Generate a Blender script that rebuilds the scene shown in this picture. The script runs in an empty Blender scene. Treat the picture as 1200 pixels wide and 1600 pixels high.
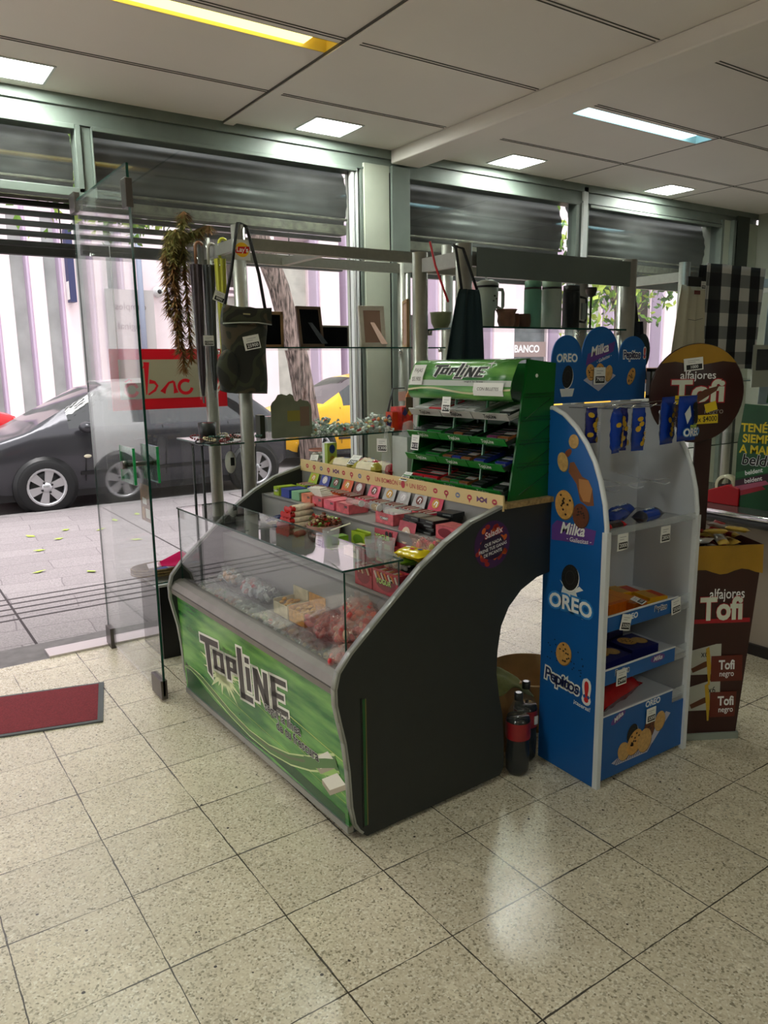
import bpy, bmesh, math, random
from mathutils import Vector, Matrix, Euler
random.seed(7)
R = math.radians
scene = bpy.context.scene
COL = scene.collection

# ------------------------------------------------------------------ camera
cam_d = bpy.data.cameras.new('camera'); cam = bpy.data.objects.new('camera', cam_d); COL.objects.link(cam)
scene.camera = cam
cam_d.sensor_fit = 'VERTICAL'; cam_d.sensor_height = 36.0
cam_d.lens = 1197.5 / 1600 * 36.0
cam_d.clip_start = 0.05; cam_d.clip_end = 200
YAW, PITCH, ROLL = 0.598, 0.191, 0.0135
_f = Vector((math.sin(YAW) * math.cos(PITCH), math.cos(YAW) * math.cos(PITCH), -math.sin(PITCH)))
_r = Vector((math.cos(YAW), -math.sin(YAW), 0)); _d = _f.cross(_r)
_r2 = math.cos(ROLL) * _r + math.sin(ROLL) * _d; _d2 = -math.sin(ROLL) * _r + math.cos(ROLL) * _d
cam.matrix_world = Matrix(((_r2.x, -_d2.x, -_f.x, -0.176), (_r2.y, -_d2.y, -_f.y, -2.882), (_r2.z, -_d2.z, -_f.z, 1.603), (0, 0, 0, 1)))

# ------------------------------------------------------------------ world, exposure
SKY = 1.95
LED = 68.0
w = bpy.data.worlds.new('overcast_sky'); scene.world = w; w.use_nodes = True
nt = w.node_tree; bg = nt.nodes['Background']
tc = nt.nodes.new('ShaderNodeTexCoord'); sep = nt.nodes.new('ShaderNodeSeparateXYZ'); rmp = nt.nodes.new('ShaderNodeValToRGB')
nt.links.new(tc.outputs['Generated'], sep.inputs[0]); nt.links.new(sep.outputs['Z'], rmp.inputs[0]); nt.links.new(rmp.outputs[0], bg.inputs['Color'])
rmp.color_ramp.elements[0].color = (0.80, 0.78, 0.80, 1); rmp.color_ramp.elements[1].color = (1.0, 0.985, 1.0, 1)
bg.inputs['Strength'].default_value = SKY
vs = scene.view_settings
scene.display_settings.display_device = 'sRGB'
vs.view_transform = 'Standard'; vs.look = 'None'; vs.gamma = 1; vs.exposure = 0.22; vs.use_curve_mapping = False
sun_d = bpy.data.lights.new('sun', 'SUN'); sun_d.energy = 2.4; sun_d.angle = R(25); sun_d.color = (1, .97, .96)
sun = bpy.data.objects.new('sun', sun_d); COL.objects.link(sun); sun.location = (3, 9, 12); sun.rotation_euler = (R(16), R(-6), 0)
scene.cycles.max_bounces = 10; scene.cycles.transparent_max_bounces = 24
scene.cycles.sample_clamp_indirect = 6; scene.cycles.caustics_reflective = False; scene.cycles.caustics_refractive = False

# ------------------------------------------------------------------ materials
_mats = {}
def srgb(c):
    return tuple(((x / 12.92) if x <= .04045 else ((x + .055) / 1.055) ** 2.4) for x in c)
def M(name, rgb=(.8, .8, .8), rough=.5, metal=0, spec=.5, noise=0, scale=30, emit=0, bump=0, alpha=None, lin=False):
    if name in _mats: return _mats[name]
    m = bpy.data.materials.new(name); m.use_nodes = True; _mats[name] = m
    n = m.node_tree.nodes; l = m.node_tree.links; b = n['Principled BSDF']
    c = rgb if lin else srgb(rgb)
    b.inputs['Base Color'].default_value = (*c, 1); b.inputs['Roughness'].default_value = rough
    b.inputs['Metallic'].default_value = metal; b.inputs['Specular IOR Level'].default_value = spec
    if emit:
        b.inputs['Emission Color'].default_value = (*c, 1); b.inputs['Emission Strength'].default_value = emit
    if noise or bump:
        t = n.new('ShaderNodeTexCoord'); x = n.new('ShaderNodeTexNoise'); x.inputs['Scale'].default_value = scale; x.inputs['Detail'].default_value = 5
        l.new(t.outputs['Object'], x.inputs['Vector'])
        if noise:
            r = n.new('ShaderNodeValToRGB'); l.new(x.outputs['Fac'], r.inputs[0]); l.new(r.outputs[0], b.inputs['Base Color'])
            r.color_ramp.elements[0].position = .3; r.color_ramp.elements[1].position = .7
            r.color_ramp.elements[0].color = (*[k * (1 - noise) for k in c], 1); r.color_ramp.elements[1].color = (*[min(1, k * (1 + noise)) for k in c], 1)
        if bump:
            u = n.new('ShaderNodeBump'); u.inputs['Strength'].default_value = bump; u.inputs['Distance'].default_value = .01
            l.new(x.outputs['Fac'], u.inputs['Height']); l.new(u.outputs[0], b.inputs['Normal'])
    return m
def nodes_of(m): return m.node_tree.nodes, m.node_tree.links, m.node_tree.nodes['Principled BSDF']

def glass_mat(name, tint=(.95, .98, .96), refl=1.0, haze=0.0, rough=0.02):
    if name in _mats: return _mats[name]
    m = bpy.data.materials.new(name); m.use_nodes = True; _mats[name] = m
    n = m.node_tree.nodes; l = m.node_tree.links; n.remove(n['Principled BSDF']); out = n['Material Output']
    tr = n.new('ShaderNodeBsdfTransparent'); tr.inputs[0].default_value = (*tint, 1)
    gl = n.new('ShaderNodeBsdfGlossy'); gl.inputs['Roughness'].default_value = rough
    fr = n.new('ShaderNodeFresnel'); ge = n.new('ShaderNodeNewGeometry'); io = n.new('ShaderNodeMath'); io.operation = 'MULTIPLY_ADD'
    io.inputs[1].default_value = 1 / 1.5 - 1.5; io.inputs[2].default_value = 1.5; l.new(ge.outputs['Backfacing'], io.inputs[0]); l.new(io.outputs[0], fr.inputs[0])
    mu = n.new('ShaderNodeMath'); mu.operation = 'MULTIPLY'; mu.inputs[1].default_value = refl; mu.use_clamp = True
    mx = n.new('ShaderNodeMixShader'); l.new(fr.outputs[0], mu.inputs[0]); l.new(mu.outputs[0], mx.inputs[0])
    if haze:
        df = n.new('ShaderNodeBsdfDiffuse'); df.inputs[0].default_value = (.8, .8, .8, 1); m2 = n.new('ShaderNodeMixShader')
        tx = n.new('ShaderNodeTexCoord'); nz = n.new('ShaderNodeTexNoise'); nz.inputs['Scale'].default_value = 9; nz.inputs['Detail'].default_value = 8
        mm = n.new('ShaderNodeMath'); mm.operation = 'MULTIPLY'; mm.inputs[1].default_value = haze * 2
        l.new(tx.outputs['Object'], nz.inputs['Vector']); l.new(nz.outputs['Fac'], mm.inputs[0]); l.new(mm.outputs[0], m2.inputs[0])
        l.new(tr.outputs[0], m2.inputs[1]); l.new(df.outputs[0], m2.inputs[2]); l.new(m2.outputs[0], mx.inputs[1])
    else:
        l.new(tr.outputs[0], mx.inputs[1])
    l.new(gl.outputs[0], mx.inputs[2]); l.new(mx.outputs[0], out.inputs[0])
    return m
def film_mat(name, rgb=(.85, .87, .85), clear=.55, rough=.12):
    if name in _mats: return _mats[name]
    m = M(name, rgb, rough, bump=.7, scale=14)
    n, l, b = nodes_of(m); out = n['Material Output']
    tr = n.new('ShaderNodeBsdfTransparent'); mx = n.new('ShaderNodeMixShader'); mx.inputs[0].default_value = clear
    l.new(b.outputs[0], mx.inputs[1]); l.new(tr.outputs[0], mx.inputs[2]); l.new(mx.outputs[0], out.inputs[0])
    return m

def terrazzo():
    m = M('terrazzo_floor_tiles', (.68, .65, .55), .3, spec=.7); n, l, b = nodes_of(m)
    geo = n.new('ShaderNodeNewGeometry'); pos = geo.outputs['Position']
    def math_(op, a, bb=None, cc=None):
        x = n.new('ShaderNodeMath'); x.operation = op
        for i, v in enumerate((a, bb, cc)):
            if v is None: continue
            if isinstance(v, (int, float)): x.inputs[i].default_value = v
            else: l.new(v, x.inputs[i])
        return x.outputs[0]
    sp = n.new('ShaderNodeSeparateXYZ'); l.new(pos, sp.inputs[0])
    nz = n.new('ShaderNodeTexNoise'); nz.inputs['Scale'].default_value = 22; nz.inputs['Detail'].default_value = 4; l.new(pos, nz.inputs['Vector'])
    wob = math_('MULTIPLY', math_('SUBTRACT', nz.outputs['Fac'], .5), .006)
    ds = []
    ids = []
    for ax in 'XY':
        v = math_('ADD', sp.outputs[ax], wob); q = math_('DIVIDE', v, .35)
        ids.append(math_('FLOOR', q))
        fr = math_('FRACT', q); ds.append(math_('MULTIPLY', math_('MINIMUM', fr, math_('SUBTRACT', 1.0, fr)), .35))
    dmin = math_('MINIMUM', ds[0], ds[1])
    n2 = n.new('ShaderNodeTexNoise'); n2.inputs['Scale'].default_value = 5; n2.inputs['Detail'].default_value = 6; l.new(pos, n2.inputs['Vector'])
    wid = math_('MULTIPLY', math_('SUBTRACT', n2.outputs['Fac'], .28), .0085)
    line = math_('LESS_THAN', dmin, wid)
    # chips
    vo = n.new('ShaderNodeTexVoronoi'); vo.inputs['Scale'].default_value = 175; l.new(pos, vo.inputs['Vector'])
    vo2 = n.new('ShaderNodeTexVoronoi'); vo2.inputs['Scale'].default_value = 26; l.new(pos, vo2.inputs['Vector'])
    sc = n.new('ShaderNodeSeparateColor'); l.new(vo.outputs['Color'], sc.inputs[0])
    cr = n.new('ShaderNodeValToRGB'); l.new(sc.outputs[0], cr.inputs[0]); cr.color_ramp.interpolation = 'CONSTANT'
    E = cr.color_ramp.elements; E[0].color = (.30, .26, .18, 1); E[1].position = .04; E[1].color = (.46, .40, .29, 1)
    for p, c in ((.18, (.66, .58, .43)), (.5, (.72, .645, .49)), (.8, (.60, .52, .38)), (.9, (.80, .745, .61))):
        e = E.new(p); e.color = (*c, 1)
    # pits: few dark spots
    pit = math_('LESS_THAN', vo2.outputs['Distance'], math_('SUBTRACT', math_('MULTIPLY', sep_rand(n, l, vo2), 0.5), .36))
    # tile tone
    wn = n.new('ShaderNodeTexWhiteNoise'); wn.noise_dimensions = '2D'; cb = n.new('ShaderNodeCombineXYZ'); l.new(ids[0], cb.inputs[0]); l.new(ids[1], cb.inputs[1]); l.new(cb.outputs[0], wn.inputs['Vector'])
    n3 = n.new('ShaderNodeTexNoise'); n3.inputs['Scale'].default_value = 2.2; n3.inputs['Detail'].default_value = 3; l.new(pos, n3.inputs['Vector'])
    tone = math_('ADD', math_('MULTIPLY', wn.outputs['Value'], .10), math_('MULTIPLY', n3.outputs['Fac'], .35))
    tone = math_('ADD', tone, .72)
    hs = n.new('ShaderNodeVectorMath'); hs.operation = 'SCALE'; l.new(cr.outputs[0], hs.inputs[0]); l.new(tone, hs.inputs['Scale'])
    mx = n.new('ShaderNodeMix'); mx.data_type = 'RGBA'; l.new(line, mx.inputs[0]); l.new(hs.outputs[0], mx.inputs[6]); mx.inputs[7].default_value = (.07, .06, .045, 1)
    m2 = n.new('ShaderNodeMix'); m2.data_type = 'RGBA'; l.new(pit, m2.inputs[0]); l.new(mx.outputs[2], m2.inputs[6]); m2.inputs[7].default_value = (.06, .05, .045, 1)
    l.new(m2.outputs[2], b.inputs['Base Color'])
    rr = math_('ADD', math_('MULTIPLY', n2.outputs['Fac'], .20), .15); l.new(rr, b.inputs['Roughness'])
    bp = n.new('ShaderNodeBump'); bp.inputs['Strength'].default_value = .06; bp.inputs['Distance'].default_value = .004
    l.new(sc.outputs[0], bp.inputs['Height']); l.new(bp.outputs[0], b.inputs['Normal'])
    return m
def sep_rand(n, l, vo):
    s = n.new('ShaderNodeSeparateColor'); l.new(vo.outputs['Color'], s.inputs[0]); return s.outputs[1]

def pavers():
    m = M('grey_pink_sidewalk_pavers', (.72, .66, .66), .75); n, l, b = nodes_of(m)
    geo = n.new('ShaderNodeNewGeometry')
    mp = n.new('ShaderNodeMapping'); l.new(geo.outputs['Position'], mp.inputs[0]); mp.inputs['Rotation'].default_value = (0, 0, R(4))
    nz = n.new('ShaderNodeTexNoise'); nz.inputs['Scale'].default_value = 1.3; l.new(mp.outputs[0], nz.inputs['Vector'])
    vm = n.new('ShaderNodeVectorMath'); vm.operation = 'MULTIPLY_ADD'; l.new(nz.outputs['Color'], vm.inputs[0]); vm.inputs[1].default_value = (.16, .16, 0); l.new(mp.outputs[0], vm.inputs[2])
    br = n.new('ShaderNodeTexBrick'); l.new(vm.outputs[0], br.inputs['Vector']); br.inputs['Scale'].default_value = 1
    br.inputs['Brick Width'].default_value = .85; br.inputs['Row Height'].default_value = .30; br.inputs['Mortar Size'].default_value = .005
    br.inputs['Color1'].default_value = (.36, .32, .325, 1); br.inputs['Color2'].default_value = (.31, .275, .28, 1); br.inputs['Mortar'].default_value = (.22, .19, .20, 1)
    n4 = n.new('ShaderNodeTexNoise'); n4.inputs['Scale'].default_value = 90; l.new(mp.outputs[0], n4.inputs['Vector'])
    rp = n.new('ShaderNodeValToRGB'); l.new(n4.outputs['Fac'], rp.inputs[0]); rp.color_ramp.elements[0].position = .35; rp.color_ramp.elements[0].color = (.62, .62, .62, 1); rp.color_ramp.elements[1].position = .62; rp.color_ramp.elements[1].color = (1, 1, 1, 1)
    mx = n.new('ShaderNodeMix'); mx.data_type = 'RGBA'; mx.blend_type = 'MULTIPLY'; mx.inputs[0].default_value = .8; l.new(br.outputs[0], mx.inputs[6]); l.new(rp.outputs[0], mx.inputs[7])
    l.new(mx.outputs[2], b.inputs['Base Color'])
    return m

GLASS = glass_mat('clear_pane_glass'); DOORGLASS = glass_mat('door_pane_glass', (.965, .985, .975), 1.0, .03)
WGLASS = glass_mat('dusty_window_glass', (.965, .975, .975), 1.0, .02)
CASEGLASS = glass_mat('counter_case_glass', (.965, .98, .975), 1.2)
GEDGE = M('green_glass_edge', (.05, .24, .20), .15)
ALU = M('brushed_aluminium', (.62, .62, .61), .35, .8, noise=.06, scale=60)
ALUP = M('matt_grey_tube', (.60, .60, .57), .38, .55, noise=.05, scale=40)
CHROME = M('chrome', (.8, .8, .8), .12, 1)
WHITE = M('white_paint', (.86, .87, .87), .4); BLACK = M('black_plastic', (.035, .035, .04), .4)
INK = M('black_ink', (.02, .02, .02), .6); WINK = M('white_ink', (.93, .93, .93), .5)
PAPER = M('white_paper', (.90, .90, .89), .7)
FRAMEG = M('grey_green_frame_paint', (.44, .475, .45), .45, noise=.12, scale=6)
DARKP = M('charcoal_laminate', (.145, .16, .155), .5, noise=.06, scale=20)

# ------------------------------------------------------------------ mesh helpers
class MB:
    def __init__(s): s.v = []; s.f = []; s.m = []; s.sm = []; s.mats = []; s.cur = 0
    def mat(s, m):
        if m not in s.mats: s.mats.append(m)
        s.cur = s.mats.index(m); return s
    def add(s, vs, fs, smooth=False):
        o = len(s.v); s.v += [tuple(v) for v in vs]
        for f in fs: s.f.append(tuple(i + o for i in f)); s.m.append(s.cur); s.sm.append(smooth)
        return s
    def box(s, a, b, rot=None, at=None):
        x0, y0, z0 = a; x1, y1, z1 = b
        vs = [Vector(p) for p in ((x0, y0, z0), (x1, y0, z0), (x1, y1, z0), (x0, y1, z0), (x0, y0, z1), (x1, y0, z1), (x1, y1, z1), (x0, y1, z1))]
        if rot is not None:
            mt = Euler(rot).to_matrix(); vs = [mt @ v for v in vs]
        if at is not None: vs = [v + Vector(at) for v in vs]
        return s.add(vs, [(0, 3, 2, 1), (4, 5, 6, 7), (0, 1, 5, 4), (1, 2, 6, 5), (2, 3, 7, 6), (3, 0, 4, 7)])
    def prism(s, pts, d, smooth=False):
        n = len(pts); d = Vector(d); P = [Vector(p) for p in pts]
        s.add(P + [p + d for p in P], [tuple(range(n)), tuple(range(2 * n - 1, n - 1, -1))])
        o = len(s.v) - 2 * n
        for i in range(n):
            j = (i + 1) % n; s.f.append((o + i, o + n + i, o + n + j, o + j)); s.m.append(s.cur); s.sm.append(smooth)
        return s
    def tube(s, pts, r, seg=10, cap=True):
        P = [Vector(p) for p in pts]; n = len(P); rr = r if isinstance(r, (list, tuple)) else [r] * n
        vs = []; fs = []; prev = None
        for i, p in enumerate(P):
            t = (P[min(i + 1, n - 1)] - P[max(i - 1, 0)]).normalized()
            if prev is None:
                a = Vector((0, 0, 1)) if abs(t.z) < .9 else Vector((1, 0, 0)); u = t.cross(a).normalized()
            else:
                u = (prev - t * prev.dot(t)).normalized()
            prev = u; v = t.cross(u)
            for k in range(seg):
                an = 2 * math.pi * k / seg; vs.append(p + (u * math.cos(an) + v * math.sin(an)) * rr[i])
        for i in range(n - 1):
            for k in range(seg):
                k2 = (k + 1) % seg; fs.append((i * seg + k, i * seg + k2, (i + 1) * seg + k2, (i + 1) * seg + k))
        s.add(vs, fs, True)
        if cap:
            o = len(s.v) - len(vs)
            s.f.append(tuple(o + k for k in range(seg - 1, -1, -1))); s.f.append(tuple(o + (n - 1) * seg + k for k in range(seg)))
            s.m += [s.cur] * 2; s.sm += [False] * 2
        return s
    def lathe(s, prof, c=(0, 0, 0), ax='z', seg=20, a0=0, a1=2 * math.pi):
        vs = []; fs = []; n = len(prof); full = abs(a1 - a0 - 2 * math.pi) < 1e-6; ns = seg if full else seg + 1
        for k in range(ns):
            an = a0 + (a1 - a0) * k / seg
            for r, h in prof:
                x, y = r * math.cos(an), r * math.sin(an)
                p = {'z': (x, y, h), 'y': (x, h, y), 'x': (h, x, y)}[ax]; vs.append((p[0] + c[0], p[1] + c[1], p[2] + c[2]))
        for k in range(seg):
            k2 = (k + 1) % ns
            for i in range(n - 1): fs.append((k * n + i, k2 * n + i, k2 * n + i + 1, k * n + i + 1))
        return s.add(vs, fs, True)
    def ell(s, c, r, seg=10, rings=6, rot=None):
        vs = []; fs = []; mt = Euler(rot).to_matrix() if rot is not None else None
        for i in range(rings + 1):
            ph = math.pi * i / rings
            for k in range(seg):
                th = 2 * math.pi * k / seg
                v = Vector((r[0] * math.sin(ph) * math.cos(th), r[1] * math.sin(ph) * math.sin(th), r[2] * math.cos(ph)))
                if mt: v = mt @ v
                vs.append(v + Vector(c))
        for i in range(rings):
            for k in range(seg):
                k2 = (k + 1) % seg; fs.append((i * seg + k, (i + 1) * seg + k, (i + 1) * seg + k2, i * seg + k2))
        return s.add(vs, fs, True)
    def grid(s, fn, nu, nv, smooth=True):
        vs = [fn(i / nu, j / nv) for j in range(nv + 1) for i in range(nu + 1)]
        fs = [(j * (nu + 1) + i, j * (nu + 1) + i + 1, (j + 1) * (nu + 1) + i + 1, (j + 1) * (nu + 1) + i) for j in range(nv) for i in range(nu)]
        return s.add(vs, fs, smooth)
    def build(s, name, parent=None, m=None, loc=None, rot=None, bevel=0, solid=0, **props):
        me = bpy.data.meshes.new(name); me.from_pydata(s.v, [], s.f)
        if m is not None and not s.mats: s.mats = [m]
        for x in s.mats: me.materials.append(x)
        me.polygons.foreach_set('material_index', s.m); me.polygons.foreach_set('use_smooth', s.sm)
        me.validate(); me.update()
        o = bpy.data.objects.new(name, me); COL.objects.link(o)
        if parent is not None: o.parent = parent
        if loc is not None: o.location = loc
        if rot is not None: o.rotation_euler = rot
        if bevel:
            b = o.modifiers.new('bevel', 'BEVEL'); b.width = bevel; b.segments = 2; b.limit_method = 'ANGLE'
        if solid:
            b = o.modifiers.new('solid', 'SOLIDIFY'); b.thickness = solid; b.offset = 0
        for k, v in props.items(): o[k] = v
        return o
def thing(name, label, cat, loc=(0, 0, 0), rot=(0, 0, 0), group=None):
    o = bpy.data.objects.new(name, None); o.empty_display_size = .05; COL.objects.link(o); o.location = loc; o.rotation_euler = rot
    o['label'] = label; o['category'] = cat
    if group: o['group'] = group
    return o
def tag(o, label, cat, group=None):
    o['label'] = label; o['category'] = cat
    if group: o['group'] = group
    return o
def struct(o): o['kind'] = 'structure'; return o
def dup(root, loc=None, rot=None, label=None, group=None, scale=None):
    def cp(o, par):
        c = o.copy(); COL.objects.link(c)
        if par is not None: c.parent = par
        for ch in o.children: cp(ch, c)
        return c
    r = cp(root, None)
    if loc is not None: r.location = loc
    if rot is not None: r.rotation_euler = rot
    if label: r['label'] = label
    if group: r['group'] = group
    if scale: r.scale = scale
    return r

# printed artwork on a surface: every layer is ink lying a hair above the one below
def plane_map(o, u, v, lift=.0002):
    o, u, v = Vector(o), Vector(u).normalized(), Vector(v).normalized(); nrm = u.cross(v)
    return lambda a, b, k: o + u * a + v * b + nrm * (.0004 + lift * k)
_txt = {}
def text_mesh(body, off=0.0, shear=0.0):
    key = (body, off, shear)
    if key not in _txt:
        cu = bpy.data.curves.new('lettering', 'FONT'); cu.body = body; cu.size = 1; cu.offset = off; cu.shear = shear; cu.resolution_u = 3
        cu.align_x = 'CENTER'; cu.align_y = 'CENTER'
        ob = bpy.data.objects.new('lettering', cu); me = bpy.data.meshes.new_from_object(ob)
        vs = [tuple(v.co) for v in me.vertices]; fs = [tuple(p.vertices) for p in me.polygons]
        _txt[key] = (vs, fs); bpy.data.objects.remove(ob); bpy.data.meshes.remove(me)
    return _txt[key]
class Art:
    def __init__(s, mp): s.mp = mp; s.b = MB()
    def poly(s, pts, m, k=0): s.b.mat(m).add([s.mp(a, b, k) for a, b in pts], [tuple(range(len(pts)))]); return s
    def rect(s, a0, b0, a1, b1, m, k=0, nu=1, nv=1):
        s.b.mat(m).grid(lambda i, j: s.mp(a0 + (a1 - a0) * i, b0 + (b1 - b0) * j, k), nu, nv, False); return s
    def ell(s, c, r, m, k=0, seg=24, rot=0, a0=0, a1=2 * math.pi):
        cr, sr = math.cos(rot), math.sin(rot)
        P = []
        for i in range(seg):
            t = a0 + (a1 - a0) * i / (seg if a1 - a0 > 6.2 else seg - 1); x, y = r[0] * math.cos(t), r[1] * math.sin(t)
            P.append((c[0] + x * cr - y * sr, c[1] + x * sr + y * cr))
        return s.poly(P, m, k)
    def stroke(s, pts, w, m, k=0):
        n = len(pts); ww = w if isinstance(w, (list, tuple)) else [w] * n; L = []; Q = []
        for i, (x, y) in enumerate(pts):
            x0, y0 = pts[max(i - 1, 0)]; x1, y1 = pts[min(i + 1, n - 1)]; d = math.hypot(x1 - x0, y1 - y0) or 1; nx, ny = -(y1 - y0) / d, (x1 - x0) / d
            L.append((x + nx * ww[i] / 2, y + ny * ww[i] / 2)); Q.append((x - nx * ww[i] / 2, y - ny * ww[i] / 2))
        for i in range(n - 1): s.poly([L[i], Q[i], Q[i + 1], L[i + 1]], m, k)
        return s
    def text(s, body, c, size, m, k=1, off=0, sx=1, rot=0, shear=0, arc=0, mirror=False):
        vs, fs = text_mesh(body, off, shear); cr, sr = math.cos(rot), math.sin(rot); out = []
        for x, y, _ in vs:
            x *= size * sx * (-1 if mirror else 1); y *= size; y += arc * x * x
            out.append(s.mp(c[0] + x * cr - y * sr, c[1] + x * sr + y * cr, k))
        s.b.mat(m).add(out, fs); return s
    def out_text(s, body, c, size, m, mo, k=1, off=.02, oo=.07, **kw):
        s.text(body, c, size, mo, k, off=oo, **kw); return s.text(body, c, size, m, k + 1, off=off, **kw)
    def build(s, name='printed_graphics', parent=None, **kw): return s.b.build(name, parent, **kw)

def cookie(a, c, r, kind='chip', k=2, rot=0, sq=.75):
    base = {'chip': (.80, .60, .32), 'plain': (.78, .62, .38), 'choc': (.40, .21, .13), 'oreo': (.07, .06, .06)}[kind]
    a.ell((c[0] + r * .06, c[1] - r * .07), (r * sq, r), M('cookie_rim_' + kind, tuple(x * .6 for x in base) if kind != 'oreo' else (.92, .92, .90), .6), k, rot=rot)
    a.ell(c, (r * sq, r), M('cookie_' + kind, base, .6, noise=.15, scale=80), k + 1, rot=rot)
    rnd = random.Random(int(c[0] * 1e4) + 3)
    if kind in ('chip', 'choc'):
        for i in range(11):
            t, q = rnd.uniform(0, 6.28), rnd.uniform(.1, .8); x, y = math.cos(t) * q * r * sq, math.sin(t) * q * r
            a.ell((c[0] + x * math.cos(rot) - y * math.sin(rot), c[1] + x * math.sin(rot) + y * math.cos(rot)), (r * .10, r * .085), M('chocolate_chip', (.16, .08, .05), .5), k + 2, 7)
    elif kind == 'oreo':
        for i in range(18):
            t = 6.283 * i / 18; a.ell((c[0] + math.cos(t) * r * sq * .82, c[1] + math.sin(t) * r * .82), (r * .05, r * .05), M('cookie_relief', (.17, .16, .16), .6), k + 2, 5)
        a.ell(c, (r * sq * .55, r * .55), M('cookie_relief', (.17, .16, .16), .6), k + 2, rot=rot); a.ell(c, (r * sq * .48, r * .48), M('cookie_oreo'), k + 3, rot=rot)
def price_tag(parent, loc, rot, txt='2000', size=(.05, .058)):
    """small white shelf price card with a dark price field"""
    w_, h_ = size; b = MB().mat(PAPER).box((-w_ / 2, -.0006, -h_ / 2), (w_ / 2, .0006, h_ / 2))
    a = Art(lambda u, v, k: Vector((u, -.0009 - .0003 * k, v))); a.b = b
    a.rect(-w_ * .38, -h_ * .42, w_ * .44, -h_ * .02, INK, 0); a.text(txt, (.002, -h_ * .22), h_ * .34, WINK, 1, off=.01)
    g = M('grey_print', (.55, .55, .6), .7)
    a.rect(-w_ * .3, h_ * .14, w_ * .1, h_ * .17, g, 0); a.rect(-w_ * .3, h_ * .28, w_ * .3, h_ * .31, g, 0)
    return b.build('price_tag', parent, loc=loc, rot=rot)
# ================================================================== SETTING: shop room
FL = terrazzo()
struct(MB().mat(FL).box((-4, -7.5, -.1), (7.4, 1.56, 0)).build('floor'))
wallm = M('greenish_cream_wall_paint', (.66, .67, .62), .7, noise=.08, scale=3)
struct(MB().mat(wallm).box((-4.1, -7.5, 0), (-4, 1.6, 3)).build('wall_left'))
struct(MB().mat(wallm).box((-4, -7.6, 0), (7.4, -7.5, 3)).build('wall_back'))
struct(MB().mat(wallm).box((7.4, -7.5, 0), (7.5, 1.6, 3)).build('wall_right'))
cm = M('painted_ceiling_board', (.93, .90, .88), .6, noise=.03, scale=1.2)
LEDS = [(x, 1.37) for x in (-2.0, .63, 2.36, 3.90, 5.65)] + [(-2.0, -1.45), (-.6, -1.45), (-2.0, -4.2), (2.36, -4.2)]  # rear rows and the leftmost lamp are unseen, added to light the room
TUBES = [(.55, 1.79), (3.28, 4.6), (6.0, 7.2)]
# ceiling boards in rows with real openings for the lamps
holes = [(x - .16, y - .135, x + .16, y + .135) for x, y in LEDS] + [(a, .30, b, .42) for a, b in TUBES]
xs = sorted({-4, 7.4} | {h[0] for h in holes} | {h[2] for h in holes}); ys = sorted({-7.5, 1.62} | {h[1] for h in holes} | {h[3] for h in holes})
b = MB().mat(cm)
for i in range(len(xs) - 1):
    for j in range(len(ys) - 1):
        cx, cy = (xs[i] + xs[i + 1]) / 2, (ys[j] + ys[j + 1]) / 2
        if any(h[0] < cx < h[2] and h[1] < cy < h[3] for h in holes): continue
        b.add([(xs[i], ys[j], 3), (xs[i], ys[j + 1], 3), (xs[i + 1], ys[j + 1], 3), (xs[i + 1], ys[j], 3)], [(0, 1, 2, 3)])
b.box((-4.1, -7.6, 3.13), (7.5, 1.66, 3.2))
struct(b.build('ceiling'))
# joints between boards
jm = M('dark_ceiling_joint', (.33, .32, .30), .7); b = MB().mat(jm)
gj = .0045
for y in (1.0, .235, -.50, -1.24, -1.98, -2.7, -3.4, -4.2):
    for x0, x1 in ((-4, 1.79), (1.84, 2.96), (3.22, 4.6), (4.62, 6.0), (6.0, 7.38)):
        for dy in (0, .022): b.box((x0, y + dy - gj / 2, 2.997), (x1, y + dy + gj / 2, 3.001))
for x in (4.61, 6.0): b.box((x - gj / 2, -7, 2.997), (x + gj / 2, 1.6, 3.001))
struct(b.build('trim_1'))
b = MB().mat(cm).box((1.785, -7, 2.985), (1.845, 1.6, 3.0)).mat(jm)
b.box((1.780, -7, 2.99), (1.785, 1.6, 3.001)).box((1.845, -7, 2.99), (1.85, 1.6, 3.001))
struct(b.build('trim_2'))
b = MB().mat(cm).box((2.97, -7, 2.915), (3.21, 1.6, 3.0))
struct(b.build('trim_3', bevel=.008))
# ceiling lamps
led_e = M('cool_white_led_diffuser', (.97, 1, .955), .5, emit=LED)
desc = {(.63, 1.37): 'leftmost, above the open glass door', (2.36, 1.37): 'second from the left, between cream joint strip and beam',
        (3.90, 1.37): 'third from the left, just right of the ceiling beam', (5.65, 1.37): 'farthest right, the smallest in view'}
for x, y in LEDS:
    d = desc.get((x, y), 'added out of view to light the shop floor')
    t = thing('ceiling_light', 'square white recessed ceiling light, ' + d, 'ceiling light', (x, y, 3), group='square ceiling lights' if (x, y) in desc else 'square ceiling lights added out of view')
    MB().mat(WHITE).box((-.165, -.14, -.006), (.165, -.127, .01)).box((-.165, .127, -.006), (.165, .14, .01)).box((-.165, -.127, -.006), (-.152, .127, .01)).box((.152, -.127, -.006), (.165, .127, .01)).build('frame', t)
    MB().mat(led_e).box((-.152, -.127, .002), (.152, .127, .008)).build('diffuser', t)
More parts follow.
